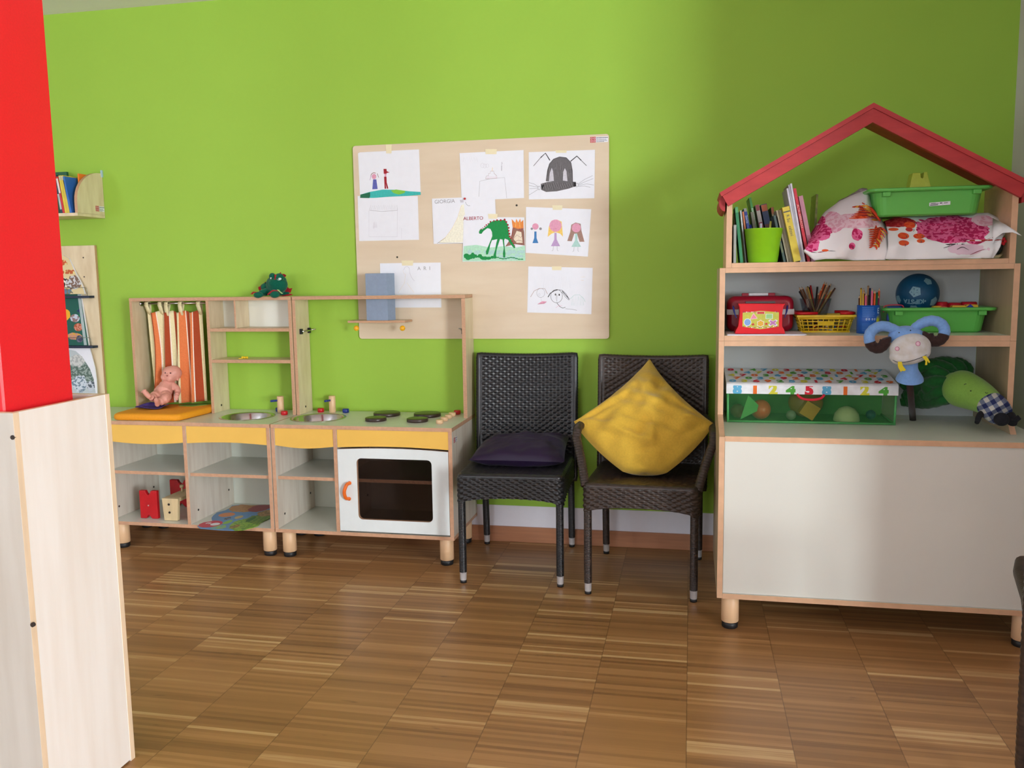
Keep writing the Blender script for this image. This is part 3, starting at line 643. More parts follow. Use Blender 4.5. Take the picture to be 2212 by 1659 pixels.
drawing(1, [(115, 212), (130, 204), (571, 182), (584, 522), (350, 530), (131, 549)], 'child drawing of two small figures standing on a turquoise and green hill', [
    ('p', 'teal', [(131, 545), (132, 520), (200, 500), (300, 482), (400, 484), (500, 495), (583, 500), (584, 522), (480, 530), (350, 536), (230, 545)]),
    ('p', 'lime', [(360, 488), (400, 482), (470, 492), (462, 508), (420, 520), (380, 508)]),
    ('p', 'deepgreen', [(131, 545), (133, 520), (206, 503), (206, 530), (200, 546)]),
    ('p', 'blue', [(228, 406), (252, 406), (262, 478), (222, 480)]), ('p', 'pink', ell(235, 385, 17, 20)), ('l', 'brown', ell(235, 385, 24, 28, 10, 170, 300), 5),
    ('l', 'brown', [(258, 362), (270, 392)], 4), ('l', 'mauve', [(212, 378), (205, 412)], 4),
    ('p', 'red', [(306, 328), (328, 328), (330, 345), (352, 354), (330, 358), (328, 366), (308, 364)]), ('p', 'pink', [(312, 364), (328, 364), (326, 386), (314, 386)]),
    ('p', 'red', [(310, 386), (328, 386), (330, 430), (342, 474), (332, 477), (322, 440), (326, 476), (314, 476), (312, 430)])], (322, 146, 368, 212))
drawing(0, [(112, 530), (562, 530), (571, 857), (340, 862), (124, 867)], 'faint pencil drawing of a house with scribbled roof below the two figures drawing', [
    ('l', 'grey', [(200, 636), (290, 646), (380, 640), (412, 636)], 2), ('l', 'grey', scrib(204, 412, 600, 634, 30, 4), 1.6), ('l', 'paleink', [(197, 640), (197, 835), (408, 835), (410, 640)], 2),
    ('l', 'paleink', scrib(228, 256, 725, 770, 12, 5), 2), ('l', 'paleink', [(420, 770), (440, 770), (440, 850)], 1.5)])
drawing(2, [(873, 210), (1352, 187), (1356, 545), (1125, 556), (888, 540)], 'faint pencil drawing of a tiered cake on a table', [
    ('l', 'grey', [(1017, 540), (1025, 420), (1100, 402), (1210, 392), (1226, 545)], 1.8), ('l', 'brown', [(1068, 402), (1075, 380), (1090, 378), (1090, 362), (1102, 362), (1104, 345), (1130, 345), (1132, 362), (1150, 378), (1155, 396), (1100, 402), (1068, 402)], 1.8),
    ('l', 'pink', scrib(1080, 1150, 382, 398, 10, 6), 2.0), ('l', 'yellow', [(1117, 343), (1120, 318)], 3), ('l', 'black', [(1188, 303), (1187, 342)], 2.4), ('l', 'paleink', [(1187, 300), (1190, 276), (1195, 290)], 5),
    ('c', 'paleink', ell(1045, 302, 14, 16), 1.5), ('c', 'paleink', ell(1062, 306, 12, 16), 1.5), ('c', 'paleink', ell(1080, 304, 12, 14), 1.5), ('l', 'paleink', scrib(900, 1010, 240, 272, 12, 8), 1.2)], (1064, 180, 1152, 218))
bug = [('p', 'dark', [(1520, 420), (1530, 340), (1545, 290), (1575, 255), (1620, 238), (1670, 244), (1705, 280), (1716, 340), (1718, 430)]),
       ('p', 'paleink', [(1541, 420), (1547, 360), (1562, 320), (1572, 345), (1578, 418)]), ('p', 'paleink', [(1645, 415), (1648, 350), (1660, 322), (1672, 345), (1680, 420)]),
       ('p', 'dark', [(1480, 440), (1530, 425), (1640, 418), (1742, 425), (1745, 455), (1690, 475), (1600, 495), (1520, 500), (1484, 484)])]
q9 = random.Random(3)
for i in range(26): x = 1530+i*7; bug.append(('l', 'black' if i % 2 else 'grey', [(x+q9.uniform(-4, 4), 300+q9.uniform(-30, 20)+abs(i-13)*4), (x+q9.uniform(-4, 4), 340+q9.uniform(-20, 50))], 1.6)) if not (1545 < x < 1580 or 1643 < x < 1682) else None
for i in range(30): x = 1490+i*8.3; bug.append(('l', 'black' if i % 2 else 'grey', [(x, 432+q9.uniform(-4, 8)), (x+14, 482-i*0.6+q9.uniform(-8, 6))], 1.6))
bug += [('l', 'black', [(1520, 420), (1530, 340), (1545, 290), (1575, 255), (1620, 238), (1670, 244), (1705, 280), (1716, 340), (1718, 430)], 3.5),
        ('l', 'black', [(1548, 264), (1515, 210), (1478, 245)], 7), ('l', 'dark', [(1478, 245), (1426, 306)], 4), ('l', 'black', [(1702, 272), (1750, 232), (1782, 264)], 7), ('l', 'dark', [(1782, 264), (1822, 304)], 4),
        ('c', 'dark', ell(1468, 470, 9, 14), 2), ('c', 'dark', ell(1750, 448, 10, 14), 2)]
for e_ in ([(1392, 452), (1460, 464)], [(1392, 430), (1430, 440), (1460, 460)], [(1390, 524), (1430, 500), (1460, 480)], [(1396, 476), (1460, 472)], [(1760, 440), (1810, 405), (1868, 378)], [(1762, 446), (1820, 420), (1872, 400)], [(1760, 452), (1820, 440), (1876, 448)], [(1756, 458), (1810, 456), (1850, 466)]): bug.append(('l', 'dark', e_, 1.6))
bug.append(('p', 'black', [(1722, 428), (1742, 428), (1744, 458), (1728, 462)])); bug.append(('p', 'black', [(1484, 452), (1508, 444), (1500, 462), (1488, 484)]))
drawing(1, [(1390, 203), (1885, 185), (1880, 547), (1391, 556)], 'black pencil drawing of an arched insect creature with feelers and whiskers', bug, (1590, 190, 1674, 208))
drawing(2.7, [(667, 550), (800, 545), (1138, 530), (1146, 700), (1150, 880), (680, 888)], 'drawing with a long cream dress and pencil name beside the dinosaur painting', [
    ('p', 'cream', [(888, 600), (905, 590), (918, 700), (930, 878), (712, 880), (770, 838), (820, 770), (860, 690)]), ('l', 'yellow', [(888, 600), (860, 690), (820, 770), (770, 838), (712, 880)], 1.5),
    ('t', 'grey', ((762, 572), 'GIORGIA', 0.026), 0.02), ('l', 'dark', [(706, 884), (770, 842)], 2), ('l', 'dark', [(716, 880), (900, 884)], 2), ('l', 'dark', [(918, 575), (924, 592), (938, 603), (952, 602)], 2.2), ('p', 'paleink', [(876, 560), (902, 556), (904, 578), (880, 580)])])
dino = [('p', 'palegreen', [(905, 905), (1000, 895), (1100, 915), (1200, 905), (1300, 915), (1362, 900), (1365, 1014), (897, 1018)])]
q8 = random.Random(5)
for i in range(34):
    x = 925+i*12.6; yv = 960+q8.uniform(-35, 25); dino.append(('p', 'green' if (i < 14 and yv > 950) else 'mint', ell(x, max(yv, 935)+12, 15+q8.uniform(0, 8), 10+q8.uniform(0, 6), 9)))
for i in range(22): dino.append(('p', 'green', ell(918+i*20, 985+6*math.sin(i)+(i*0.6), 13, 7+q8.uniform(0, 5) if i < 12 else 4, 8)))
dino += [('p', 'brown', [(1215, 908), (1240, 870), (1262, 820), (1270, 768), (1350, 772), (1356, 800), (1360, 900), (1290, 890)]), ('p', 'palegold', [(1275, 850), (1300, 790), (1335, 800), (1345, 880), (1300, 880)]),
         ('l', 'brown', [(1270, 860), (1300, 820), (1330, 840), (1350, 815)], 3), ('l', 'brown', [(1268, 885), (1310, 860), (1350, 870)], 3), ('l', 'red', [(1265, 830), (1272, 766), (1325, 778), (1332, 798), (1336, 776), (1354, 772)], 3.5),
         ('p', 'orange', [(1270, 764), (1262, 702), (1290, 730), (1298, 700), (1312, 728), (1326, 698), (1332, 726), (1350, 708), (1352, 770), (1310, 776)]), ('l', 'yellow', [(1290, 764), (1296, 724)], 3), ('l', 'yellow', [(1325, 764), (1322, 724)], 3),
         ('p', 'green', [(1018, 800), (1026, 780), (1046, 778), (1080, 752), (1100, 728), (1130, 714), (1215, 708), (1232, 740), (1240, 790), (1244, 832), (1262, 862), (1290, 912), (1282, 922), (1256, 892), (1236, 858), (1212, 848), (1206, 862), (1212, 930), (1216, 960), (1214, 990), (1200, 990), (1197, 960), (1204, 920), (1194, 855), (1176, 852), (1160, 900), (1152, 925), (1146, 965), (1148, 996), (1130, 998), (1126, 975), (1140, 930), (1148, 880), (1156, 852), (1130, 858), (1116, 860), (1104, 890), (1096, 930), (1086, 965), (1072, 968), (1070, 945), (1088, 905), (1106, 862), (1118, 830), (1116, 800), (1104, 776), (1082, 770), (1052, 792), (1038, 812), (1022, 812)])]
for (a, b, r_) in ((1036, 777, 4), (1048, 770, 4), (1062, 758, 5), (1074, 747, 6), (1088, 738, 5), (1104, 722, 6), (1130, 716, 6), (1154, 711, 7), (1181, 711, 8), (1210, 707, 8), (1223, 724, 7), (1234, 746, 7), (1241, 768, 7), (1241, 790, 7), (1245, 812, 8), (1248, 832, 7), (1256, 846, 6), (1266, 868, 5), (1276, 884, 5), (1284, 900, 4)): dino.append(('p', 'red', ell(a, b, r_, r_, 8)))
dino.append(('t', 'red', ((976, 698), 'ALBERTO', 0.024), 0.0))
drawing(4.2, [(905, 674), (1110, 688), (1358, 690), (1366, 1014), (895, 1021)], 'green hand-print dinosaur painting beside a volcano, signed ALBERTO in red', dino, (1086, 664, 1158, 700))
girls = []
for (cx, hy, hr, hair, dress, dy0, dy1, dw) in ((1440, 758, 24, 'dark', 'sky', 795, 882, 22), (1590, 752, 46, 'yellow', 'mauve', 805, 905, 34), (1745, 768, 34, 'hair', 'mint', 812, 910, 36)):
    if hair == 'yellow': girls += [('p', 'yellow', [(1532, 836), (1540, 760), (1560, 715), (1600, 706), (1636, 722), (1640, 770), (1646, 834), (1625, 812), (1590, 800), (1560, 812)])]
    if hair == 'hair': girls += [('p', 'hair', [(1678, 866), (1700, 800), (1708, 745), (1740, 728), (1778, 738), (1784, 790), (1806, 872), (1770, 872), (1750, 810), (1730, 812), (1712, 868)])]
    girls += [('p', 'pink', ell(cx, hy, hr, hr)), ('p', dress, [(cx-8, dy0), (cx+8, dy0), (cx+9, dy0+50), (cx+dw, dy1), (cx-dw, dy1), (cx-9, dy0+50)]), ('l', 'magenta', [(cx-8, hy+hr*.45), (cx, hy+hr*.55), (cx+8, hy+hr*.42)], 2)]
    if hair == 'dark': girls += [('p', 'grey', ell(1413, 775, 9, 9)), ('p', 'grey', ell(1478, 775, 10, 10))]
    else: girls += [('l', 'grey', [(cx-16, dy1), (cx-18, dy1+30), (cx-28, dy1+36)], 2), ('l', 'grey', [(cx+12, dy1), (cx+12, dy1+28), (cx+20, dy1+36)], 2)]
drawing(1, [(1370, 612), (1857, 629), (1832, 983), (1367, 955)], 'crayon drawing of three girls in blue, violet and pale green dresses', girls, (1566, 600, 1642, 634))
drawing(1, [(279, 1033), (732, 1027), (738, 1363), (290, 1364)], 'nearly blank drawing with the pencil word ARI behind the tall blue box', [
    ('l', 'paleink', bez([(455, 1085, 0), (470, 1060, 0), (496, 1066, 0), (504, 1110, 0), (520, 1145, 0), (537, 1165, 0)], 20) and [(p.x, p.y) for p in bez([(455, 1085, 0), (470, 1060, 0), (496, 1066, 0), (504, 1110, 0), (520, 1145, 0), (537, 1165, 0)], 20)], 3),
    ('l', 'palegold', [(470, 1120), (462, 1180), (430, 1230), (415, 1255)], 2), ('l', 'palegold', [(480, 1180), (510, 1220), (535, 1252)], 2), ('l', 'palegold', [(450, 1085), (460, 1110), (475, 1118)], 2),
    ('t', 'grey', ((607, 1072), 'A  R  I', 0.026), 0.0)], (440, 1012, 528, 1050))
fc = [('l', 'black', [(1534, 1286), (1550, 1258), (1580, 1238), (1608, 1230)], 6), ('l', 'black', [(1606, 1230), (1640, 1234), (1670, 1262), (1694, 1306)], 3), ('l', 'black', [(1640, 1240), (1675, 1280), (1692, 1300)], 5), ('l', 'black', [(1636, 1246), (1664, 1284), (1690, 1308)], 2.5),
      ('c', 'dark', ell(1598, 1278, 44, 50), 3), ('p', 'dark', ell(1590, 1266, 6, 8)), ('p', 'black', ell(1618, 1268, 5, 8)), ('l', 'grey', [(1598, 1268), (1594, 1296), (1600, 1318), (1602, 1268)], 2),
      ('l', 'black', [(1600, 1328), (1622, 1356), (1645, 1368), (1664, 1360)], 3.5), ('l', 'dark', [(1664, 1372), (1710, 1376), (1750, 1384)], 2),
      ('c', 'grey', ell(1480, 1254, 30, 34), 2), ('l', 'hair', [(1404, 1284), (1430, 1240), (1470, 1220), (1510, 1222), (1530, 1262)], 3), ('c', 'paleink', ell(1470, 1266, 6, 8), 2), ('l', 'paleink', [(1480, 1290), (1492, 1330)], 2), ('p', 'pink', [(1455, 1338), (1490, 1316), (1526, 1318), (1505, 1336)]), ('l', 'brown', [(1458, 1338), (1520, 1326)], 2),
      ('l', 'mint', [(1700, 1300), (1730, 1270), (1770, 1268), (1800, 1296), (1812, 1320)], 2.5), ('l', 'mint', scrib(1712, 1800, 1280, 1350, 16, 7), 2), ('l', 'palegold', [(1780, 1136), (1812, 1134)], 2), ('l', 'palegold', [(1780, 1160), (1802, 1160)], 2.5), ('l', 'paleink', scrib(1500, 1700, 1130, 1220, 22, 9), 1), ('l', 'pink', [(1592, 1366), (1612, 1350), (1640, 1350)], 2)]
drawing(1, [(1387, 1056), (1868, 1067), (1858, 1413), (1379, 1400)], 'pencil drawing of three long-haired faces, the middle one in black', fc, (1562, 1056, 1636, 1084))
p = C6(914, 551, -0.02); o = M().ball((p.x, -0.0235, p.z), 0.0055, 14).tube([(p.x, -0.018, p.z), (p.x, -0.0162, p.z)], 0.001, 6).build('push_pin', mat('red_pin', (190, 20, 30), 0.25)); tag(o, 'small red round push pin at the top of the cream dress drawing', 'push pin')

# ------------------------------------------------------------------ peg shelf with the tall blue box
ps = thing('peg_shelf', 'small wooden shelf with two round yellow knobs under it inside kitchen frame', 'shelf', (-1.54, -0.1, 1.12))
M().panel(-1.700, -1.396, -0.130, -0.014, 1.1375, 1.1485, 0, 1).build('shelf_board', BE, ps, bevel=0.001)
for px in (770, 869.5):
    q = at(px, 709, y=-0.118); M().ball((q.x, -0.118, q.z), 0.0138, 20).build('knob', mat('yellow_knob', (244, 178, 30), 0.25), ps)
bxm = mat('blue_grey_foam', (136, 152, 174), 0.6, 0.03, 60, 0.05)
A, B_, Cc = at(792, 692, y=-0.118), at(838, 692.5, y=-0.126), at(855, 690, y=-0.070)
d1 = Vector((B_.x-A.x, B_.y-A.y, 0)); d2 = Vector((Cc.x-B_.x, Cc.y-B_.y, 0))
base = [Vector((A.x, A.y, 1.149)), Vector((B_.x, B_.y, 1.149))]; base += [base[1]+d2, base[0]+d2]
o = M().prism(base, (0, 0, 0.235)).build('foam_block', bxm, bevel=0.0015); tag(o, 'tall blue grey upright block standing on the peg shelf', 'block')

# ------------------------------------------------------------------ rattan chairs
ALUF = mat('bright_metal_ferrule', (206, 206, 208), 0.35, 0.02, metal=0.35)
def rattan(name, c, c2, rough=0.38): return mat(name, c, rough, 0.2, 55, 0.15, c2=c2, stretch=(1, 1, 3))
def wv(u, v, amp):  # over-under weave of horizontal strands round upright stakes (u, v counted in cells)
    row = math.floor(v); f = v-row
    return amp*(math.sin(math.pi*f)**0.6)*(0.45+0.55*math.sin(math.pi*(u+row)))
def wound(m, p0, p1, r, mi=0, pitch=0.0065, seg=12, flat=1.0):
    p0, p1 = Vector(p0), Vector(p1); L_ = (p1-p0).length; n = max(4, int(L_/pitch))*3
    m.tube([p0+(p1-p0)*i/n for i in range(n+1)], [r*(0.93 if i % 3 == 0 else 1.05) for i in range(n+1)], seg, mi, flat=flat)
def make_chair(label, mats, foot, arms=False, W=0.47, D=0.60, seatz=0.500, hh=0.133):
    """local: front towards -Y, built at the origin"""
    root = thing('rattan_chair', label, 'chair', (0, 0, 0), 'rattan chairs along the green wall')
    hw = W/2; yf, yb = -D/2-0.004, D/2-0.06; cw_, ch_ = 0.019, 0.0125
    # seat: woven band round the frame, rolled over into the seat surface
    m = M(); rc = 0.03
    def peri(s_):  # rounded-rectangle perimeter, s in 0..1
        L1, L2 = 2*hw-2*rc, (yb-yf)-2*rc; q = math.pi*rc/2; tot = 2*L1+2*L2+4*q; s_ = (s_ % 1)*tot
        segs = [('l', Vector((-hw+rc, yf)), Vector((1, 0)), L1), ('a', Vector((hw-rc, yf+rc)), -90, q), ('l', Vector((hw, yf+rc)), Vector((0, 1)), L2), ('a', Vector((hw-rc, yb-rc)), 0, q), ('l', Vector((hw-rc, yb)), Vector((-1, 0)), L1), ('a', Vector((-hw+rc, yb-rc)), 90, q), ('l', Vector((-hw, yb-rc)), Vector((0, -1)), L2), ('a', Vector((-hw+rc, yf+rc)), 180, q)]
        for k, o_, d_, l_ in segs:
            if s_ <= l_ or (k, o_) == (segs[-1][0], segs[-1][1]):
                if k == 'l': p = o_+d_*s_; nn = Vector((d_.y, -d_.x))
                else: a = R(d_+90*min(1, s_/l_)); nn = Vector((math.cos(a), math.sin(a))); p = o_+nn*rc
                return p, nn
            s_ -= l_
        return p, nn
    per = 4*hw+2*(yb-yf)-8*rc+2*math.pi*rc; ncell = 2*round(per/cw_/2)
    def band(u, v):
        p, nn = peri(u); front = 1 if p.y < yf+0.001 else 0
        arch = 0.027*max(0, 1-(p.x/(hw-0.02))**2)**0.5 if nn.y < -0.9 else (0.02*max(0, 1-((p.y-(yf+yb)/2)/((yb-yf)/2-.02))**2)**0.5 if abs(nn.x) > 0.9 else 0)
        zt = seatz-0.014-0.012*(p.y-yf)/(yb-yf); zb = seatz-hh+arch
        z = zt+(zb-zt)*v; d = wv(u*ncell, v*(hh-0.014)/ch_, 0.0060)
        return (p.x+nn.x*d, p.y+nn.y*d, z)
    m.grid(band, ncell*4, 32)
    def roll(u, v):  # rounded shoulder then the top, drawn in towards the centre
        p, nn = peri(u); zt = seatz-0.014-0.012*(p.y-yf)/(yb-yf); c = Vector((0, (yf+yb)/2)); dip = 0.012
        if v < 0.25: a = v/0.25*math.pi/2; q = p-nn*0.014*(1-math.cos(a)); z = zt+0.014*math.sin(a)
        else:
            w = (v-0.25)/0.75; q0 = p-nn*0.014; q = q0+(c-q0)*w*0.995; z = zt+0.014-dip*math.sin(w*math.pi/2)
        return (q.x, q.y, z+wv(u*ncell, v*9, 0.0025)*(1 if v < 0.9 else 0)*min(1, v*6))
    m.grid(roll, ncell*3, 30)
    m.box(-hw+0.012, hw-0.012, yf+0.012, yb-0.012, seatz-hh+0.03, seatz-hh+0.034)
    m.build('seat', mats, root)
    # legs
    for sx in (-1, 1):
        for sy in (-1, 1):
            y0_ = yf+0.02 if sy < 0 else D/2-0.01; xb = sx*(hw-0.017)
            l = M(); top = seatz-hh+0.01 if sy < 0 else seatz-0.02
            wound(l, (xb, y0_ if sy < 0 else yb+0.012, top), (xb*1.0, y0_, 0.048), 0.0165)
            lg = l.build('leg', mats, root)
            M().lathe((xb, y0_, 0), [(0.0135, 0.012), (0.0145, 0.016), (0.0155, 0.048), (0.0165, 0.05)], 18, 0).build('ferrule', ALUF, lg)
            M().cyl((xb, y0_, 0), 0.0145, 0.0125, 16).build('foot_pad', BLACK, lg)
    # curved back
    bz0, bz1 = seatz-hh-0.002, 0.972; bw = hw+0.006
    def bsurf(u, v, side):
        x = -bw+2*bw*u; z = bz0+(bz1-bz0)*v; y = yb+0.006+0.055*v+0.022*(1-(2*u-1)**2)-0.018
        z -= 0.009*v*(1-(2*u-1)**2)
        d = wv(u*2*bw/0.0185, v*(bz1-bz0)/0.0125, 0.0065) if 0.03 < u < 0.97 else 0.001
        return (x, y-side*(0.012+d), z)
    m = M(); nu, nv = 26*4, 46*3
    m.grid(lambda u, v: bsurf(u, v, 1), nu, nv); m.grid(lambda u, v: bsurf(u, v, -1), nu, nv//2)
    rim = [bsurf(0, k/20, 0) for k in range(21)]+[bsurf(k/16, 1, 0) for k in range(1, 17)]+[bsurf(1, 1-k/20, 0) for k in range(1, 21)]+[bsurf(1-k/16, 0, 0) for k in range(1, 16)]
    pts = []
    for i in range(len(rim)-1):
        for k in range(4): pts.append(Vector(rim[i]).lerp(Vector(rim[i+1]), k/4))
    pts.append(Vector(rim[-1]))
    m.tube(pts, [0.0145*(0.95 if i % 2 else 1.05) for i in range(len(pts))], 10)
    m.build('backrest', mats, root)
    if arms:
        for sx in (-1, 1):
            m = M(); a, b_, c_, e_ = Vector((sx*(hw-0.006), yf+0.03, seatz-0.02)), Vector((sx*(hw+0.053), yf+0.165, 0.672)), Vector((sx*(hw+0.05), yf+0.30, 0.690)), Vector((sx*(hw-0.0), yb+0.025, 0.695))
            pth = [a, a.lerp(b_, .5), b_-Vector((0, .012, .02)), b_+Vector((0, .008, .012)), b_+Vector((0, .04, 0.02)), c_+Vector((-sx*0.004, 0, .006)), e_+Vector((sx*0.012, -0.08, 0.004)), e_]
            pp = []
            for i in range(len(pth)-1):
                n_ = max(2, int((pth[i+1]-pth[i]).length/0.004))
                for k in range(n_): pp.append(pth[i].lerp(pth[i+1], k/n_))
            pp.append(pth[-1])
            m.tube(pp, [0.019*(0.94 if i % 3 == 0 else 1.05) for i in range(len(pp))], 14, flat=0.8)
            m.build('armrest', mats, root)
    return root
BLKR = rattan('charcoal_rattan', (33, 35, 39), (21, 21, 23), 0.34); BRNR = rattan('brown_rattan', (64, 50, 42), (38, 31, 29), 0.4)
ch1 = make_chair('charcoal woven rattan chair without arms, holding a dark purple cushion', BLKR, None)
ch1.location = (-0.781, -0.342, 0); ch1.rotation_euler = (0, 0, R(2.6))
ch2 = make_chair('dark brown woven rattan armchair with a large mustard yellow cushion', BRNR, None, True, 0.478, 0.585, 0.488, 0.125)
ch2.location = (-0.186, -0.415, 0); ch2.rotation_euler = (0, 0, R(-2.6))
ch3 = copy_tree(ch2); ch3.name = 'rattan_chair'; ch3.location = (0.972, -2.369, 0); ch3.rotation_euler = (0, 0, R(155)); ch3['group'] = 'rattan chairs'
ch3['label'] = 'brown rattan armchair almost out of view at the right edge, only its arm showing'; ch1['group'] = ch2['group'] = 'rattan chairs'

MUST = mat('mustard_cotton', (212, 172, 62), 0.85, 0.05, 120, 0.15, spec=0.2, sheen=0.2)
T_, L_c, R_c, B_c = (-0.188, -0.155, 0.965), (-0.512, -0.425, 0.705), (0.103, -0.44, 0.71), (-0.185, -0.545, 0.452)
m = M(); pillow(m, L_c, B_c, R_c, T_, 0.112, n=60, seed=4, pinch=0.1, wr=0.013, nrm=(0.0, -0.82, 0.5), pw=0.5, sides=(-0.13, 0.12, 0.13, -0.13), blunt=0.18, creases=((-0.95, -0.95, -0.25, -0.55, 0.05, 0.016), (-0.9, -0.92, -0.55, -0.15, 0.05, -0.016), (-0.95, -0.8, -0.62, 0.2, 0.05, 0.014), (-0.7, -0.9, 0.1, -0.62, 0.06, -0.014), (0.95, 0.95, 0.45, 0.4, 0.05, 0.016), (0.92, 0.85, 0.72, 0.1, 0.05, -0.014), (0.8, 0.92, 0.1, 0.7, 0.05, 0.012), (-0.5, 0.1, 0.35, 0.55, 0.07, 0.012), (-0.3, -0.35, 0.5, 0.1, 0.07, -0.014), (-0.1, -0.6, 0.6, -0.3, 0.06, 0.014), (0.3, -0.8, 0.8, -0.1, 0.06, -0.012), (-0.8, 0.5, -0.2, 0.25, 0.07, 0.012), (0.1, 0.15, 0.7, -0.45, 0.06, 0.010)))
mu = m.build('cushion', MUST); tag(mu, 'large mustard yellow square cushion propped corner-up on the armchair', 'cushion')
PURP = mat('dark_purple_satin', (36, 20, 52), 0.45, 0.06, 60, 0.1, spec=0.3, sheen=0.05)
m = M(); pillow(m, (-0.995, -0.465, 0.522), (-0.552, -0.455, 0.522), (-0.570, -0.155, 0.586), (-0.985, -0.165, 0.556), 0.066, n=34, seed=9, pinch=0.03, wr=0.006, nrm=(0, -0.2, 1), pw=0.45)
tag(m.build('cushion', PURP), 'flat dark purple satin cushion lying on the charcoal rattan chair', 'cushion')

# ------------------------------------------------------------------ things on the left kitchen
OR = mat('orange_foam_cover', (240, 158, 22), 0.7, 0.04, 200, 0.08)
def slab(name, pts, z0, z1, mm, rr=0.012):
    """soft-edged cushion from a plan outline"""
    m = M(); pts = [Vector((a, b, 0)) for a, b in pts]; c = sum(pts, Vector())/len(pts); n = len(pts)
    prof = [(rr, 0), (rr*0.3, rr*0.3), (0, rr), (0, (z1-z0)-rr), (rr*0.3, (z1-z0)-rr*0.3), (rr, (z1-z0)), (rr*3, (z1-z0)+0.002)]
    rows = []
    for ins, h in prof:
        b = len(m.v); rows.append(b)
        for p in pts: d = (c-p).normalized(); m.v.append(Vector((p.x+d.x*ins, p.y+d.y*ins, z0+h)))
    for r0, r1 in zip(rows, rows[1:]):
        for i in range(n): j = (i+1) % n; m.f.append([r0+i, r0+j, r1+j, r1+i]); m.m.append(0); m.s.append(True)
    m.f.append([rows[0]+i for i in reversed(range(n))]); m.m.append(0); m.s.append(False)
    m.f.append([rows[-1]+i for i in range(n)]); m.m.append(0); m.s.append(True)
    return m.build(name, mm)
cpl = [(-2.830, -0.438), (-2.66, -0.434), (-2.515, -0.428), (-2.500, -0.420), (-2.488, -0.40), (-2.470, -0.17), (-2.476, -0.09), (-2.50, -0.068), (-2.7, -0.075), (-2.86, -0.085), (-2.873, -0.10), (-2.876, -0.14), (-2.876, -0.30), (-2.864, -0.40), (-2.850, -0.43)]
tag(slab('seat_pad', cpl, ZT+0.0006, 0.700, OR), 'flat orange foam pad lying on the left play kitchen top', 'seat pad')
CUR = [mat('curtain_'+k, c, 0.9, 0.05, 150, 0.05, spec=0.1) for k, c in (('cream', (232, 222, 176)), ('orange', (226, 128, 78)), ('rust', (170, 76, 46)), ('white_line', (244, 232, 214)))]
stripes = [(0, 0.07, 0), (0.07, 0.14, 2), (0.14, 0.19, 1), (0.19, 0.20, 3), (0.20, 0.29, 0), (0.29, 0.30, 3), (0.30, 0.35, 1), (0.35, 0.36, 3), (0.36, 0.43, 2), (0.43, 0.44, 3), (0.44, 0.48, 0), (0.48, 0.535, 2), (0.535, 0.63, 0), (0.63, 0.70, 1), (0.70, 0.71, 3), (0.71, 0.77, 2), (0.77, 0.83, 0), (0.83, 0.87, 1), (0.87, 0.88, 3), (0.88, 0.94, 2), (0.94, 1.0, 0)]
def smi(u):
    for a, b, k in stripes:
        if a <= u < b: return k
    return 0
def cpos(u, v):
    x = (-2.868+0.325*u)*(1-v)+(-2.856+0.318*u)*v; x += 0.012*math.sin(u*26+1)*(0.3+0.7*v)+0.02*math.sin(math.pi*v)*(u < 0.35)*math.sin(u*9)
    z = 1.205-0.0*u-(0.012*abs(math.sin(u*13.5)))*(1-v)-v*(0.482+0.012*math.sin(u*3)); y = -0.085+0.026*math.sin(u*27+0.6+0.6*v)*(0.45+0.55*v)
    return (x, y-0.02*v, max(z, 0.712))
m = M(); m.grid(cpos, 200, 30, mifn=lambda u, v: smi(u+0.0025))
ct = m.build('curtain', CUR, solid=0.0012); tag(ct, 'small orange, rust and cream striped curtain hanging from the toy kitchen rod', 'curtain')
for u in (0.03, 0.27, 0.41, 0.66, 0.97):
    x, y, z = cpos(u, 0.02); w = 0.011; pth = [(y, z-0.01), (-0.098, 1.235), (-0.096, 1.2495), (-0.085, 1.2535), (-0.074, 1.2495), (-0.072, 1.235), (y+0.003, z-0.01)]
    tm = M()
    for i in range(len(pth)-1): (y0_, z0_), (y1_, z1_) = pth[i], pth[i+1]; xo = 0.0; tm.add([(x-w, y0_, z0_), (x+w, y0_, z0_), (x+w-0.002, y1_, z1_), (x-w-0.002, y1_, z1_)], [(0, 1, 2, 3)], 0, True)
    tm.build('curtain_tab', CUR[0], ct, solid=0.001)

# doll, seated against the curtain
SK = mat('doll_vinyl', (222, 158, 142), 0.45, 0.03, 30, spec=0.4)
dk = lambda a, b, y: at(290+a/13.825, 780+b/13.825, y=y)
doll = thing('baby_doll', 'bald pink vinyl baby doll sitting against the striped curtain', 'doll', (-2.72, -0.22, 0.705))
m = M()
hd = dk(1075, 400, -0.150); m.ball(hd, (0.043, 0.043, 0.045), 20); m.ball(hd+Vector((0.012, 0.012, 0.006)), (0.042, 0.044, 0.041), 20)
for a, b in ((900, 480), (1060, 520)): m.ball(dk(a, b, -0.172), 0.019, 12)                     # cheeks
m.ball(dk(965, 520, -0.176), (0.014, 0.012, 0.011), 12); m.ball(dk(975, 400, -0.194), (0.0055, 0.006, 0.0052), 10)   # chin, nose
m.ball(dk(1300, 530, -0.142), (0.006, 0.009, 0.012), 10)                                         # ear
nk = dk(1060, 600, -0.15); ct_ = dk(980, 720, -0.155); bl = dk(900, 880, -0.18); hp_ = dk(870, 1010, -0.19)
m.tube([hd, nk, ct_, bl, hp_], [0.024, 0.024, 0.037, 0.042, 0.038], 16); m.ball(hp_, (0.040, 0.034, 0.030), 16)
m.ball(dk(840, 760, -0.16), 0.019, 12); m.ball(dk(1170, 740, -0.145), 0.019, 12)
m.tube(bez([dk(1180, 750, -0.145), dk(1290, 850, -0.15), dk(1295, 950, -0.165), dk(1270, 1020, -0.185)], 12), [0.018]*4+[0.016]*4+[0.0125]*5, 12)
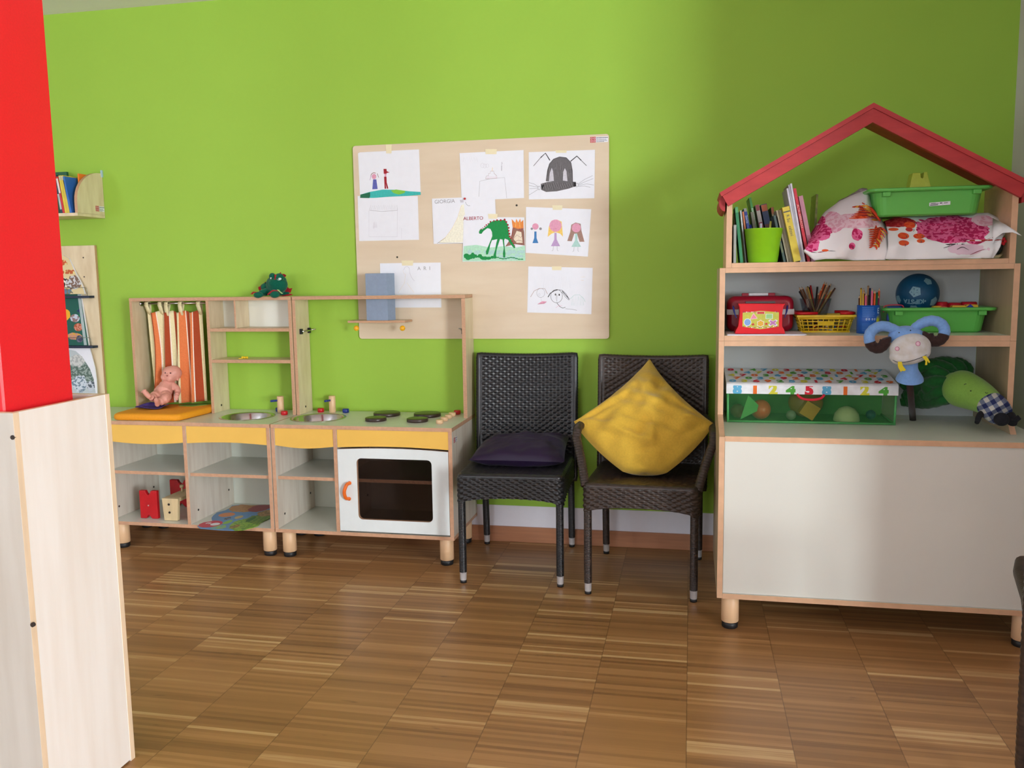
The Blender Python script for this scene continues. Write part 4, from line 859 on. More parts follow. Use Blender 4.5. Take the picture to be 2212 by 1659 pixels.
m.tube(bez([dk(820, 770, -0.16), dk(700, 840, -0.165), dk(640, 920, -0.165), dk(580, 990, -0.165)], 12), [0.017]*4+[0.014]*4+[0.0115]*5, 12)
ha = dk(1265, 1070, -0.195); m.ball(ha, (0.012, 0.008, 0.014), 12)
for i, (a, b, l) in enumerate(((1200, 1060, .010), (1215, 1120, .013), (1240, 1160, .014), (1270, 1180, .013), (1300, 1160, .011))): m.tube([ha, dk(a, b, -0.203)], [0.0052, 0.0038], 8)
hb = dk(560, 1000, -0.168); m.ball(hb, (0.011, 0.008, 0.011), 10)
for (a, b) in ((520, 1010), (530, 1060), (560, 1085), (600, 1080), (590, 960)): m.tube([hb, dk(a, b-12, -0.175)], [0.0048, 0.0035], 8)
m.tube(bez([hp_+Vector((0.012, -0.005, 0)), dk(930, 1110, -0.235), dk(790, 1200, -0.265), dk(700, 1250, -0.285)], 15), [0.031]*4+[0.027]*4+[0.022]*4+[0.015]*4, 14)
f1 = dk(680, 1240, -0.292); m.tube([dk(700, 1270, -0.285), dk(665, 1180, -0.305), dk(650, 1130, -0.312)], [0.014, 0.013, 0.010], 12); m.ball(dk(690, 1290, -0.287), 0.013, 10)
m.tube(bez([hp_+Vector((-0.02, -0.005, 0)), dk(640, 1040, -0.235), dk(560, 1090, -0.27), dk(500, 1080, -0.30)], 15), [0.030]*4+[0.027]*4+[0.021]*4+[0.015]*4, 14)
s0, s1 = dk(440, 1060, -0.318), dk(300, 910, -0.325); m.tube([s0, s0.lerp(s1, .5), s1], [0.0125, 0.0135, 0.0115], 14, flat=1.0); m.ball(s0, 0.0125, 10); m.ball(s1, 0.0115, 10)
for k in range(5): m.ball(s1+Vector((0.010-0.006*k, -0.002, 0.006-0.003*k+0.003)), 0.0042, 8)
db = m.build('body', SK, doll, remesh=0.0022, smooth_it=3)
low = min(v.co.z for v in db.data.vertices)
EYE_ = mat('doll_eye', (70, 40, 44), 0.2); LIP = mat('doll_lip', (150, 60, 62), 0.4)
for a, b in ((930, 355), (1082, 358)): M().ball(dk(a, b, -0.1895 if a < 1000 else -0.193), (0.0045, 0.003, 0.0036), 12).build('eye', EYE_, doll)
M().ball(dk(982, 440, -0.193), (0.005, 0.0028, 0.0028), 12).build('mouth', LIP, doll)
clo = M(); z0c = 0.7035
def clf(u, v):
    a = 2*math.pi*u; r_ = v; e_ = 1+0.05*math.sin(7*a)
    return (-2.775+0.085*r_*e_*math.cos(a)+0.02*r_, -0.245+0.075*r_*e_*math.sin(a), z0c+0.0025+0.016*r_**4*(0.6+0.5*math.sin(3*a+1)))
clo.grid(clf, 48, 10, mifn=lambda u, v: 1 if v > 0.93 else 0)
tag(clo.build('doll_blanket', [mat('violet_felt', (72, 52, 130), 0.9, 0.05, 90), mat('pale_violet_stitch', (176, 164, 214), 0.8)], solid=0.0015), 'small violet felt cloth with pale stitching under the doll feet', 'doll blanket')
tag(M().poly([(-2.66, -0.16, 0.7032), (-2.575, -0.17, 0.7032), (-2.52, -0.10, 0.7032), (-2.64, -0.085, 0.7032)]).build('cloth_scrap', mat('green_felt', (96, 140, 52), 0.9), solid=0.003), 'scrap of green cloth on the orange pad beside the doll', 'cloth scrap')

# plush dragon on the top rail
DG = mat('dark_green_plush', (14, 92, 72), 0.95, 0.12, 160, 0.3, spec=0.1, sheen=0.2); DR = mat('dragon_red_felt', (160, 14, 30), 0.9, 0.1, 60)
gk = lambda a, b, y: at(530+a/18.43, 570+b/18.43, y=y)
dg = thing('plush_dragon', 'dark green plush dragon with red felt spikes sitting on the toy kitchen frame', 'plush toy', (-2.12, -0.09, HZ))
m = M(); m.ball(gk(1250, 830, -0.095), (0.058, 0.045, 0.048), 20); m.ball(gk(1280, 690, -0.09), (0.049, 0.038, 0.036), 18)
m.ball(gk(1075, 500, -0.112), (0.017, 0.017, 0.018), 14); m.ball(gk(1350, 545, -0.118), (0.025, 0.018, 0.022), 14)
m.ball(gk(1130, 780, -0.12), (0.03, 0.025, 0.028), 14)
m.ball(gk(1100, 1080, -0.085), (0.046, 0.035, 0.026), 16)
m.tube(bez([gk(860, 1120, -0.10), gk(740, 1130, -0.12), gk(600, 1190, -0.14)], 10), [0.017, 0.019, 0.020, 0.020, 0.019, 0.018, 0.018, 0.017, 0.017, 0.016, 0.015], 12)
m.ball(gk(520, 1240, -0.163), (0.026, 0.017, 0.017), 16); m.ball(gk(1165, 1220, -0.168), (0.026, 0.017, 0.018), 16); m.tube([gk(1150, 1120, -0.1), gk(1165, 1200, -0.15)], [0.02, 0.02], 12)
m.tube([gk(880, 830, -0.09), gk(740, 920, -0.085), gk(700, 960, -0.08)], [0.016, 0.018, 0.014], 12)
m.tube(bez([gk(1400, 1130, -0.08), gk(1560, 1180, -0.075), gk(1740, 1160, -0.075)], 8), [0.016, 0.015, 0.013, 0.012, 0.011, 0.01, 0.008, 0.007, 0.005], 12)
for v in m.v: v.z = max(v.z, HZ-0.02) if v.y < -0.166 else max(v.z, HZ+0.0005)
m.build('body', DG, dg, remesh=0.0018, smooth_it=2)
def felt(pts, y, th=0.003, nm='spikes'): return M().prism([tuple(gk(a, b, y)) for a, b in pts], (0, th, 0)).build(nm, DR, dg)
felt([(1290, 430), (1395, 330), (1430, 400), (1540, 400), (1625, 455), (1570, 540), (1480, 470), (1370, 430)], -0.085); felt([(1160, 430), (1240, 440), (1210, 560), (1190, 640), (1120, 700), (1150, 620), (1170, 540)], -0.133, nm='nose_stripe')
felt([(790, 710), (830, 745), (640, 920), (620, 1020), (570, 1100), (520, 1000), (510, 920), (580, 900), (640, 820), (720, 790)], -0.07)
felt([(1490, 1000), (1590, 960), (1660, 905), (1740, 985), (1860, 965), (1790, 1150), (1620, 1110), (1520, 1100)], -0.07, nm='wing'); felt([(1380, 1270), (1560, 1240), (1790, 1190), (1890, 1225), (1720, 1270), (1500, 1290)], -0.092)
felt([(200, 1210), (300, 1105), (480, 1125), (600, 1230), (625, 1280), (520, 1200), (420, 1150), (330, 1160), (290, 1215)], -0.172, 0.002); felt([(865, 1215), (960, 1120), (1080, 1045), (1250, 1050), (1330, 1090), (1180, 1075), (1060, 1100), (960, 1200), (900, 1240)], -0.18, 0.002)
M().prism([tuple(gk(a, b, -0.15)) for a, b in ((1250, 1020), (1330, 1030), (1380, 1090), (1500, 1190), (1440, 1190), (1330, 1100))], (0, 0.003, 0)).build('pale_spikes', mat('pale_green_felt', (176, 214, 140), 0.9), dg)
for (a, b, rx, rz, rot) in ((1040, 585, 0.0085, 0.0045, 35), (1350, 605, 0.0125, 0.0065, -8)):
    e_ = M().ball(gk(a, b, -0.1295 if a < 1200 else -0.133), (rx, 0.004, rz), 16, T=rotm('Y', R(rot))).build('eye', mat('white_felt', (206, 226, 220), 0.7), dg)
    M().ball(gk(a+(20 if a < 1200 else -50), b, -0.1345 if a < 1200 else -0.1375), (0.0032, 0.002, 0.0036), 12).build('pupil', BLACK, e_)

# little yellow shapes on the lower frame shelf
YT = mat('yellow_toy_plastic', (244, 206, 30), 0.4)
p = at(240+1195/4.1477, 560+885/4.1477, y=-0.10); m = M()
for k in range(5): m.ball((p.x-0.012+k*0.007, -0.10+0.004*(k % 2), 0.9565), (0.005, 0.006, 0.0062), 10)
m.prism([(p.x-0.03, -0.108, 0.9505), (p.x-0.012, -0.108, 0.9505), (p.x-0.012, -0.095, 0.9505)], (0, 0, 0.003)); tag(m.build('toy_piece', YT), 'tiny yellow plastic toy piece on the lower frame shelf of the left kitchen', 'toy piece')

# wooden workbench pieces in the left bay
hk = lambda a, b, y: at(290+a/11.846, 1010+b/11.846, y=y)
RW = mat('red_stained_wood', (190, 14, 26), 0.45, 0.08, 20); NW = mat('natural_toy_wood', (214, 192, 148), 0.5, 0.06, 16, stretch=(3, 3, 0.6))
def notched(x0, x1, z0, z1, y0, th, a, label):
    w = x1-x0; h = z1-z0; pts = [(0, 0), (w*.34, 0), (w*.40, h*.08), (w*.48, h*.13), (w*.56, h*.08), (w*.66, 0), (w, 0), (w, h), (w*.66, h), (w*.60, h*.90), (w*.5, h*.83), (w*.40, h*.90), (w*.34, h), (0, h)]
    T = Matrix.Translation((x0, y0, z0)) @ rotm('Z', a); m = M().prism([T @ Vector((p, 0, q)) for p, q in pts], T.to_3x3() @ Vector((0, th, 0)))
    o = m.build('toy_block', RW, bevel=0.003); tag(o, label, 'toy block', 'workbench toy pieces')
    c = T @ Vector((w/2, -0.0005, h*.47)); M().cyl(c, 0.004, 0.0015, 12, T=rotm('Z', a) @ rotm('X', R(90))).build('peg_hole', mat('pale_peg', (200, 160, 150), 0.5), o)
    return o
A, B_, Z1 = hk(165, 1310, -0.385), hk(610, 1330, -0.385), hk(125, 600, -0.385)
notched(A.x, B_.x, ZB1+0.0008, Z1.z+0.003, -0.385, 0.022, 0, 'upright red wooden block with notched ends at the front of the left bay')
A, B_, Z1 = hk(915, 620, -0.15), hk(1480, 620, -0.15), hk(900, 310, -0.15)
notched(A.x, B_.x, ZB1+0.0008, Z1.z, -0.15, 0.022, 0, 'dark red notched wooden block at the back of the left bay behind the bench')
A, B_, Z1 = hk(770, 1350, -0.405), hk(1110, 1340, -0.405), hk(700, 785, -0.405); x2 = hk(1115, 800, -0.405).x; zt = Z1.z; zb = ZB1+0.0008
m = M(); m.prism([(A.x, -0.405, zb), (B_.x, -0.405, zb), (x2, -0.405, zt), (Z1.x, -0.405, zt)], (0, 0.02, 0))
m.box(Z1.x, x2, -0.384, -0.175, zt-0.018, zt); bn = m.build('toy_bench', NW, bevel=0.002); tag(bn, 'natural wood toy workbench with holes beside the red notched block', 'toy bench', 'workbench toy pieces')
for a, b in ((885, 945), (905, 1150)): q = hk(a, b, -0.4055); M().cyl((q.x, -0.4052, q.z), 0.006, 0.002, 14, T=rotm('X', R(90))).build('peg_hole', DARKHOLE, bn)
q = hk(1110, 620, -0.30); M().cyl((q.x, -0.26, zt+0.0003), 0.005, 0.022, 14).cyl((q.x, -0.26, zt+0.022), 0.011, 0.014, 16).build('peg', NW, bn)

# round illustrated play card in the second bay
wk = lambda a, b: at(420+a/12.289, 1070+b/12.289, z=ZB1+0.002)
oc = [wk(a, b) for a, b in ((80, 830), (150, 880), (460, 905), (700, 925), (1050, 935), (1300, 925), (1550, 860), (1700, 800), (1760, 730), (1990, 620), (2100, 560), (2100, 230), (1900, 235), (1500, 270), (1250, 245), (1000, 275), (920, 350), (820, 400), (600, 460), (500, 540), (455, 600), (470, 690), (250, 720), (130, 770))]
def wc(a, b, rx, ry, ca, cb, rag=0.3):
    p = wk(a, b); p2 = wk(a+rx, b); p3 = wk(a, b-ry); return ((p.x, p.y, p.z), ((p2-p).length+0.001, abs(p3.y-p.y)+0.001, 1.0), ca, cb, rag)
PC = mat_blobs('picture_card_print', (104, 152, 200), [wc(1500, 560, 900, 120, (104, 152, 200), (96, 146, 196)), wc(1500, 760, 520, 190, (150, 190, 70), (110, 160, 66), 0.4), wc(1900, 620, 500, 150, (122, 150, 62), (90, 130, 56), 0.5), wc(1350, 340, 420, 110, (196, 140, 78), (186, 128, 70), 0.4), wc(1750, 340, 260, 110, (160, 56, 66), (150, 48, 60), 0.3), wc(1950, 470, 260, 90, (190, 146, 96), (150, 120, 70), 0.4), wc(860, 520, 200, 60, (228, 138, 84), (222, 150, 96), 0.1), wc(1180, 585, 90, 45, (206, 178, 110), None, 0.2), wc(880, 620, 70, 36, (66, 80, 90), (130, 130, 140), 0.2), wc(880, 715, 80, 60, (146, 196, 84), None, 0.2), wc(640, 850, 200, 60, (150, 196, 110), (120, 170, 180), 0.6), wc(1080, 830, 100, 55, (186, 134, 76), (110, 120, 60), 0.3), wc(430, 765, 290, 95, (206, 52, 76), None, 0.0), wc(550, 770, 115, 38, (240, 240, 244), None, 0.0), wc(375, 745, 70, 20, (240, 226, 230), (206, 52, 76), 0.3), wc(1500, 640, 70, 70, (54, 108, 56), (60, 120, 60), 0.3)], 0.35)
x_lim = LX1-0.021
oc = [Vector((min(p.x, x_lim), min(p.y, -0.05), ZB1+0.0008)) for p in oc]
tag(M().prism(oc, (0, 0, 0.0022), 0).build('play_card', PC), 'round illustrated play card in blue, green and orange in an open bay', 'play card')
# ------------------------------------------------------------------ house-shaped toy shelving, three stacked units
HX0, HX1, HYF, HYL, HYB = 0.108, 1.172, -0.772, -0.986, -0.395
EB = mat('light_beech_edging', (214, 172, 136), 0.45, 0.05, 30)
INR = mat('shelf_inner_birch', (178, 160, 126), 0.45, 0.06, 8, stretch=(3, 3, 0.5))
GREYB = mat('grey_white_backboard', (196, 202, 202), 0.5, 0.03, 3)
PALEW = mat('pale_mint_worktop', (230, 240, 222), 0.3, 0.02, 6)
hc = thing('toy_cabinet', 'wide low cream fronted cabinet with open niche above, under the shelf units', 'cabinet', ((HX0+HX1)/2, -0.69, 0))
t = 0.021
for x in (HX0, HX1-t):
    pts = [(x, HYL, 0.128), (x, HYL, 0.752), (x, HYF, 0.803), (x, HYF, 1.0945), (x, HYB, 1.0945), (x, HYB, 0.128)]
    if x > 0.5: pts = [(x, HYF-0.055, 0.7555), (x, HYF, 0.815), (x, HYF, 1.0945), (x, HYB, 1.0945), (x, HYB, 0.7555)]
    M().prism(pts, (t, 0, 0), 0, 1).build('side_panel', [INR, EB], hc, bevel=0.0008)
HXB = 1.238
M().panel(HXB-t, HXB, HYL, HYB, 0.128, 0.7345).build('side_panel', [INR, EB], hc, bevel=0.0008)
M().panel(HX0+t+0.0005, HXB, HYL, -0.522, 0.735, 0.755).build('worktop', [PALEW, EB], hc)
M().panel(HX0+t+0.0005, HXB, -0.520, HYB+0.012, 0.735, 0.755).build('niche_floor', [PALEW, EB], hc)
M().panel(HX0+t+0.0005, HX1-t-0.0005, HYF, HYB+0.012, 1.074, 1.0945).build('top_panel', [WARMW, EB], hc)
M().panel(HX0+t+0.0005, HXB-t-0.0005, HYL, HYB, 0.127, 0.147).build('bottom_panel', [WARMW, EB], hc)
M().box(HX0+t+0.0005, HX1-t-0.0005, HYB, HYB+0.011, 0.1475, 1.0945).build('back_panel', GREYB, hc)
M().panel(HX0+t+0.001, HXB-t-0.001, HYL+0.006, HYL+0.024, 0.148, 0.7345, 0, 0).build('front_panel', [mat('cream_front_laminate', (218, 218, 208), 0.32, 0.012, 4), EB], hc)
for x in (HX0+0.052, HXB-0.052):
    for y in (HYL+0.045, HYB-0.05): leg_foot(hc, x, y, 0.127)
hm = thing('shelf_unit', 'middle wooden shelf unit holding red case, pencils and ball, with grey back', 'shelf unit', ((HX0+HX1)/2, -0.585, 1.095))
for x in (HX0, HX1-t): M().panel(x, x+t, HYF, HYB, 1.095, 1.3775, 0, 1).build('side_panel', [INR, EB], hm, bevel=0.0008)
M().panel(HX0+t+0.0005, HX1-t-0.0005, HYF, HYB+0.012, 1.095, 1.115).build('bottom_panel', [PALEW, EB], hm)
M().panel(HX0+t+0.0005, HX1-t-0.0005, HYF, HYB+0.012, 1.3585, 1.3775).build('top_panel', [WARMW, EB], hm)
M().box(HX0+t+0.0005, HX1-t-0.0005, HYB, HYB+0.011, 1.1152, 1.358).build('back_panel', GREYB, hm)
hh = thing('playhouse_shelf', 'top shelf unit shaped like a house with a red gabled roof', 'shelf unit', ((HX0+HX1)/2, -0.585, 1.378))
UX0, UX1 = 0.131, 1.153
def zr(x): return 1.664+(1.952-1.664)*(1-abs(x-0.643)/(0.643-0.104))
for x in (UX0, UX1-t):
    zt0, zt1 = zr(x)-0.006, zr(x+t)-0.006
    M().prism([(x, HYF, 1.378), (x+t, HYF, 1.378), (x+t, HYF, zt1), (x, HYF, zt0)], (0, 0.31, 0), 1).build('side_panel', [INR, EB], hh)
M().panel(UX0+t+0.0005, UX1-t-0.0005, HYF, HYB, 1.378, 1.396).build('bottom_panel', [PALEW, EB], hh)
RF = mat('red_stained_roof', (184, 46, 48), 0.5, 0.10, 10, stretch=(0.8, 3, 3), c2=(168, 36, 40)); RFD = mat('red_roof_board', (166, 34, 38), 0.55, 0.08, 10, stretch=(0.8, 3, 3))
ry0, ry1 = -0.806, -0.47
# roof boards
for sx in (-1, 1):
    xe = 0.643+sx*0.541; apex = (0.643, 1.965); ed = (xe, 1.662)
    d = Vector((ed[0]-apex[0], ed[1]-apex[1])).normalized(); nn = Vector((-d.y, d.x)) if sx > 0 else Vector((d.y, -d.x)); nn = nn if nn.y < 0 else -nn
    a0 = Vector(apex); a1 = Vector(ed); th = 0.016; down = Vector((0, -th/abs(d.x)))
    pts = [a0, a1, a1+nn*th, a0+down]
    M().prism([(p.x, ry0, p.y) for p in pts], (0, ry1-ry0, 0)).build('roof_board', RF, hh)
    # gable fascia under the front edge
    f0 = a0+down; f1 = a1+nn*th+d*(-0.004); fd = Vector((0, -0.050))
    g1 = f1+nn*0.045
    M().prism([(p.x, ry0+0.006, p.y) for p in (f0+Vector((0, -0.0005)), f1+Vector((0, -0.0005)), g1, f0+fd)], (0, 0.020, 0)).build('fascia', RF, hh)
    # rounded eave
    c = a1+nn*0.022; pr = []
    for k in range(9):
        a = R(-90+k*22.5) if sx > 0 else R(270-k*22.5); pr.append((c.x-sx*0.012+0.026*math.cos(a)*0.9, c.y-0.016+0.034*math.sin(a)))
    M().prism([(x, ry0+0.03, z) for x, z in pr], (0, ry1-ry0-0.04, 0)).build('eave', RFD, hh)

# --- top shelf: books
tz = 1.3965
def bk(b, t_, wpx, y, depth, c, label, band=None, title=None, name='book', scale=6.506):
    """spine from bottom-left b to top-left t_ in crop coordinates"""
    B0 = at(1540+b[0]/scale, 380+b[1]/scale, y=y); T0 = at(1540+t_[0]/scale, 380+t_[1]/scale, y=y)
    w = (at(1540+(b[0]+wpx)/scale, 380+b[1]/scale, y=y)-B0).length; ln = T0.x-B0.x; h = math.hypot(ln, T0.z-tz)
    return book(B0.x, tz, h, w, ln, y, depth, c, label, 'children books on the playhouse shelf', band=band, title=title, name=name)
WB, IV = (240, 240, 236), (225, 218, 200)
bk((288, 1215), (292, 690), 38, -0.745, 0.14, (150, 156, 150), 'thin grey book, leftmost at the front of the playhouse shelf', None)
bk((285, 1215), (300, 500), 14, -0.60, 0.18, (206, 196, 170), 'tall thin cream book against the left side panel of the playhouse shelf')
bk((385, 1210), (308, 440), 42, -0.700, 0.15, (38, 132, 84), 'green ring-spined book leaning beside the green pot on the left', [(0.9, 0.99, (90, 170, 110))])
bk((455, 1210), (380, 488), 20, -0.63, 0.16, (222, 224, 226), 'thin white book leaning left of the orange book')
bk((500, 1210), (412, 505), 22, -0.625, 0.16, (214, 124, 80), 'thin orange book leaning behind the green pot')
bk((560, 1215), (428, 462), 42, -0.618, 0.16, (28, 58, 140), 'dark blue book with silver lettering behind the green pot', [(0.94, 1.0, (150, 150, 140))], ('Storie', 0.013, (190, 200, 220), 0.80))
bk((640, 1215), (528, 510), 40, -0.60, 0.16, (128, 126, 104), 'olive grey book low between the blue book and the green book')
bk((682, 1215), (502, 310), 32, -0.592, 0.17, (70, 150, 74), 'tall green book with dark cover and white spine title', [(0.02, 0.3, (46, 110, 60))], ('RACCONTI', 0.012, (230, 240, 220), 0.72))
bk((750, 1215), (590, 415), 56, -0.585, 0.16, (176, 166, 158), 'white, red and pink spined book right of the tall green book', [(0.55, 0.7, (160, 60, 84)), (0.7, 0.9, (216, 210, 202)), (0.9, 1.0, (156, 66, 74))])
bk((830, 1215), (668, 408), 84, -0.580, 0.16, (44, 70, 112), 'thick book with blue and brown patterned spine and orange spot', [(0.88, 0.99, (210, 110, 64)), (0.45, 0.66, (104, 62, 48)), (0.35, 0.45, (180, 160, 80))])
bk((915, 1215), (812, 445), 40, -0.578, 0.16, (46, 62, 52), 'narrow dark book with orange and beige top behind the green pot', [(0.88, 1.0, (210, 130, 84)), (0.74, 0.88, (190, 176, 130)), (0.4, 0.6, (186, 178, 176))])
bk((995, 1205), (845, 560), 32, -0.72, 0.15, (60, 84, 80), 'thin patterned green and orange book right of the green pot', [(0.45, 0.6, (196, 112, 84)), (0.2, 0.4, (96, 110, 80))])
for i in range(4):
    bk((1045+i*21, 1195), (885+i*22, 488-i*2), 19, -0.700+i*0.004, 0.15, ((176, 168, 140), (160, 152, 122), (184, 176, 150), (150, 144, 120))[i], ('first and leftmost', 'second', 'third', 'fourth and rightmost')[i]+' of four thin beige books left of the yellow calzini book')
bk((1140, 1195), (968, 448), 100, -0.725, 0.16, (216, 194, 62), 'yellow book titled calzini leaning left on the playhouse shelf', [(0.9, 0.92, (60, 70, 80))], ('R Su   calzini', 0.0165, (70, 84, 84), 0.66))
for i, (bb, tt, w_) in enumerate((((1225, 1200), (1030, 180), 26), ((1250, 1200), (1052, 130), 24), ((1275, 1200), (1080, 112), 26))):
    bk(bb, tt, w_, -0.715, 0.17, ((206, 206, 218), (170, 172, 184), (214, 214, 226))[i], ('left', 'middle', 'right')[i]+' of three tall thin pale grey folders left of the red book', name='folder')
bk((1330, 1200), (1122, 182), 40, -0.705, 0.17, (206, 44, 62), 'tall bright red book leaning right of the grey folders', None, ('ALTRI ABBRACCI', 0.012, (240, 200, 190), 0.62))
bk((1385, 1205), (1198, 290), 60, -0.69, 0.16, (196, 140, 158), 'pink marbled book leaning beside the printed cloth', [(0.1, 0.4, (176, 108, 130))])
q0 = at(1540+1425/6.506, 380+700/6.506, y=-0.55); q1 = at(1540+1465/6.506, 380+262/6.506, y=-0.55)
m = M(); m.prism([(q0.x-0.006, -0.55, tz), (q0.x+0.006, -0.55, tz), (q1.x+0.004, -0.55, q1.z), (q1.x-0.003, -0.55, q1.z+0.003)], (0, 0.15, 0)); tag(m.build('book', mat('green_gold_cover', (120, 132, 50), 0.3, 0.35, 60)), 'thin green and gold board book standing alone behind the cloth', 'book', 'children books on the playhouse shelf')
# lime pot
LIM = mat('lime_plastic', (136, 196, 30), 0.3, 0.02)
pc = (0.274, -0.700)
tag(M().lathe((pc[0], pc[1], tz), [(0.001, 0.002), (0.052, 0.0), (0.0555, 0.003), (0.072, 0.128), (0.0735, 0.129), (0.0735, 0.131), (0.071, 0.131), (0.054, 0.006), (0.001, 0.005)], 48).build('plant_pot', LIM), 'tapered lime green plastic pot standing in front of the books', 'pot')
for i, (dx, dy, c, hgt, nm_, lab) in enumerate(((-0.01, 0.0, (196, 206, 214), 0.152, 'pen', 'silver pen sticking out of the lime green pot'), (0.028, 0.01, (190, 190, 90), 0.160, 'pencil', 'yellow green crayon stub sticking out of the lime green pot'), (-0.05, 0.01, (24, 40, 120), 0.148, 'pen', 'dark blue pen cap at the left in the lime green pot'))):
    tag(M().tube([(pc[0]+dx*0.5, pc[1]+dy, tz+0.008), (pc[0]+dx, pc[1]+dy, tz+hgt)], 0.0045, 10).build(nm_, mat('pen_%d' % c[0], c, 0.35)), lab, nm_)

# printed cloths
OG, RDO, PK, PKD, LP = (232, 96, 52), (206, 60, 34), (232, 108, 158), (190, 40, 96), (236, 192, 210)
cq = lambda a, b, y=-0.72: at(1540+a/3.2917, 210+b/3.2917, y=y)
def bl(a, b, rx, ry, ca, cb=None, rag=0.3):
    p = cq(a, b); k = 1/3.2917/FPX*3.6; return ((p.x, -0.7, p.z), (rx*k, 0.3, ry*k), ca, cb, rag)
PR1 = [bl(870, 880, 55, 75, LP, (226, 160, 184), 0.3), bl(1010, 880, 190, 50, (238, 206, 218), (228, 176, 194), 0.4), bl(760, 960, 72, 60, PK, PKD, 0.5), bl(690, 1040, 50, 60, PK, PKD, 0.5), bl(790, 860, 22, 36, PKD, PK, 0.3), bl(1012, 980, 34, 40, PK, PKD, 0.5), bl(970, 1062, 22, 22, PKD, PK, 0.3), bl(785, 1092, 22, 8, OG, None, 0.2)]
for k in range(5): PR1.append(bl(1060+k*28, 770+k*24, 40-k*2, 7, RDO, (238, 170, 60), 0.5)); PR1.append(bl(1100-k*14, 810+k*12, 62, 6, OG, RDO, 0.6))
for k in range(8): PR1.append(bl(1170-k*5, 940+k*17, 62-k*6, 5.5, RDO, (238, 150, 50), 0.7))
PR1.append(bl(1165, 990, 14, 75, RDO, OG, 0.4))
CL1 = mat_blobs('printed_cotton_fish', (240, 238, 240), PR1, 0.9)
PR2 = [bl(1700, 935, 215, 95, PK, PKD, 0.35), bl(1860, 930, 90, 40, PKD, PK, 0.4), bl(1640, 1010, 60, 28, PK, PKD, 0.4), bl(1840, 1015, 60, 30, PK, PKD, 0.4), bl(1960, 870, 70, 40, (236, 200, 214), (226, 170, 190), 0.4), bl(1330, 880, 110, 36, (168, 34, 42), (190, 60, 60), 0.3),
       bl(1415, 905, 34, 24, OG, (226, 70, 40), 0.2), bl(1400, 940, 22, 14, (200, 60, 60), None, 0.2), bl(1290, 938, 28, 11, OG, None, 0.2), bl(1345, 988, 36, 22, OG, (226, 70, 40), 0.2), bl(1455, 990, 34, 18, OG, (226, 70, 40), 0.2), bl(1335, 1040, 34, 18, OG, (230, 90, 60), 0.2), bl(1460, 1025, 24, 13, OG, None, 0.2), bl(1690, 1050, 62, 5, (70, 60, 66), (240, 240, 240), 0.4), bl(1770, 1085, 120, 34, (232, 206, 222), None, 0.6), bl(1900, 1020, 110, 5, (180, 60, 50), (240, 240, 240), 0.5)]
CL2 = mat_blobs('printed_cotton_flower', (240, 242, 244), PR2, 0.9)
def drape(nm, mm, top, bot, y_t, y_b, zdip, label, seed, n=60, rows=30, back=-0.44):
    """cloth heaped on the shelf: from the back over the top line and down in front to the bottom line"""
    q = random.Random(seed); ph = [q.uniform(0, 6) for _ in range(6)]
    def lerpl(L_, u):
        k = u*(len(L_)-1); i = min(int(k), len(L_)-2); f = k-i; return (L_[i][0]*(1-f)+L_[i+1][0]*f, L_[i][1]*(1-f)+L_[i+1][1]*f)
    tp = [cq(a, b, y_t) for a, b in top]; bt = [cq(a, b, y_b) for a, b in bot]
    tp = [(p.x, p.z) for p in tp]; bt = [(p.x, p.z) for p in bt]
    def fn(u, v):
        tx, tz_ = lerpl(tp, u); bx, bz = lerpl(bt, u)
        w = 0.006*math.sin(u*17+ph[0]+3*v)+0.004*math.sin(u*31+ph[1]-5*v)+0.003*math.sin(v*22+ph[2]+6*u)
        if v < 0.3:
            f = v/0.3; return (tx+(0.0), back+(y_t-back)*f, max(tz_-zdip*(1-f)**1.5+w*0.3*f, tz+0.003))
        f = (v-0.3)/0.7; s_ = f**0.85
        y = y_t+(y_b-y_t)*(math.sin(f*math.pi/2)**0.8)-0.018*math.sin(math.pi*f)+w*(1 if f < 0.97 else 0.3)
        return (tx+(bx-tx)*s_, y, max(tz_+(bz-tz_)*s_, tz+0.002))
    m = M(); m.grid(fn, n, rows); o = m.build(nm, mm, solid=0.0018); return tag(o, label, 'cloth', 'printed cloths on the playhouse shelf')
drape('printed_cloth', CL1, [(690, 985), (790, 820), (900, 740), (1010, 690), (1095, 660), (1140, 760), (1200, 870), (1270, 975), (1285, 1000)], [(640, 1095), (720, 1160), (800, 1150), (900, 1150), (1000, 1160), (1100, 1166), (1200, 1172), (1222, 1165), (1240, 1130)], -0.60, -0.765, 0.05, 'white cloth with pink flowers and orange feathery fish heaped left of the green tray', 3)
drape('printed_cloth', CL2, [(1225, 880), (1330, 845), (1450, 840), (1600, 838), (1750, 838), (1880, 825), (1960, 822), (2040, 870), (2095, 925)], [(1225, 1150), (1300, 1163), (1450, 1168), (1600, 1170), (1750, 1166), (1880, 1160), (1960, 1157), (1995, 1150), (1990, 1050)], -0.62, -0.775, 0.03, 'white cloth with large pink flower and small orange fish under the green tray', 8)
def on_cloth(o, pts, mats_, nm):
    """printed strokes following the cloth: each point takes the depth of the nearest cloth vertex"""
    org = WP[o.name]; vs = [v.co+org for v in o.data.vertices]; m = M()
    for mi, w, lst in pts:
        out = []
        for a, b in lst:
            p = cq(a, b, -0.72); d = (p-CAM).normalized(); best = None
            for v in vs:
                r_v = v-CAM; tt = r_v.dot(d); e = (r_v-d*tt).length
                if e < 0.012 and (best is None or tt < best[0]-0.002): best = (tt, e)
            if best: out.append(CAM+d*(best[0]-0.0045))
        if len(out) > 1: m.tube(bez(out, 8), [w*0.0011*(1-0.75*abs(2*i/(len(bez(out, 8))-1)-0.8)/1.2) for i in range(len(bez(out, 8)))], 5, mi, flat=0.3, up=(0, -1, 0))
    return m.build(nm, mats_, o)
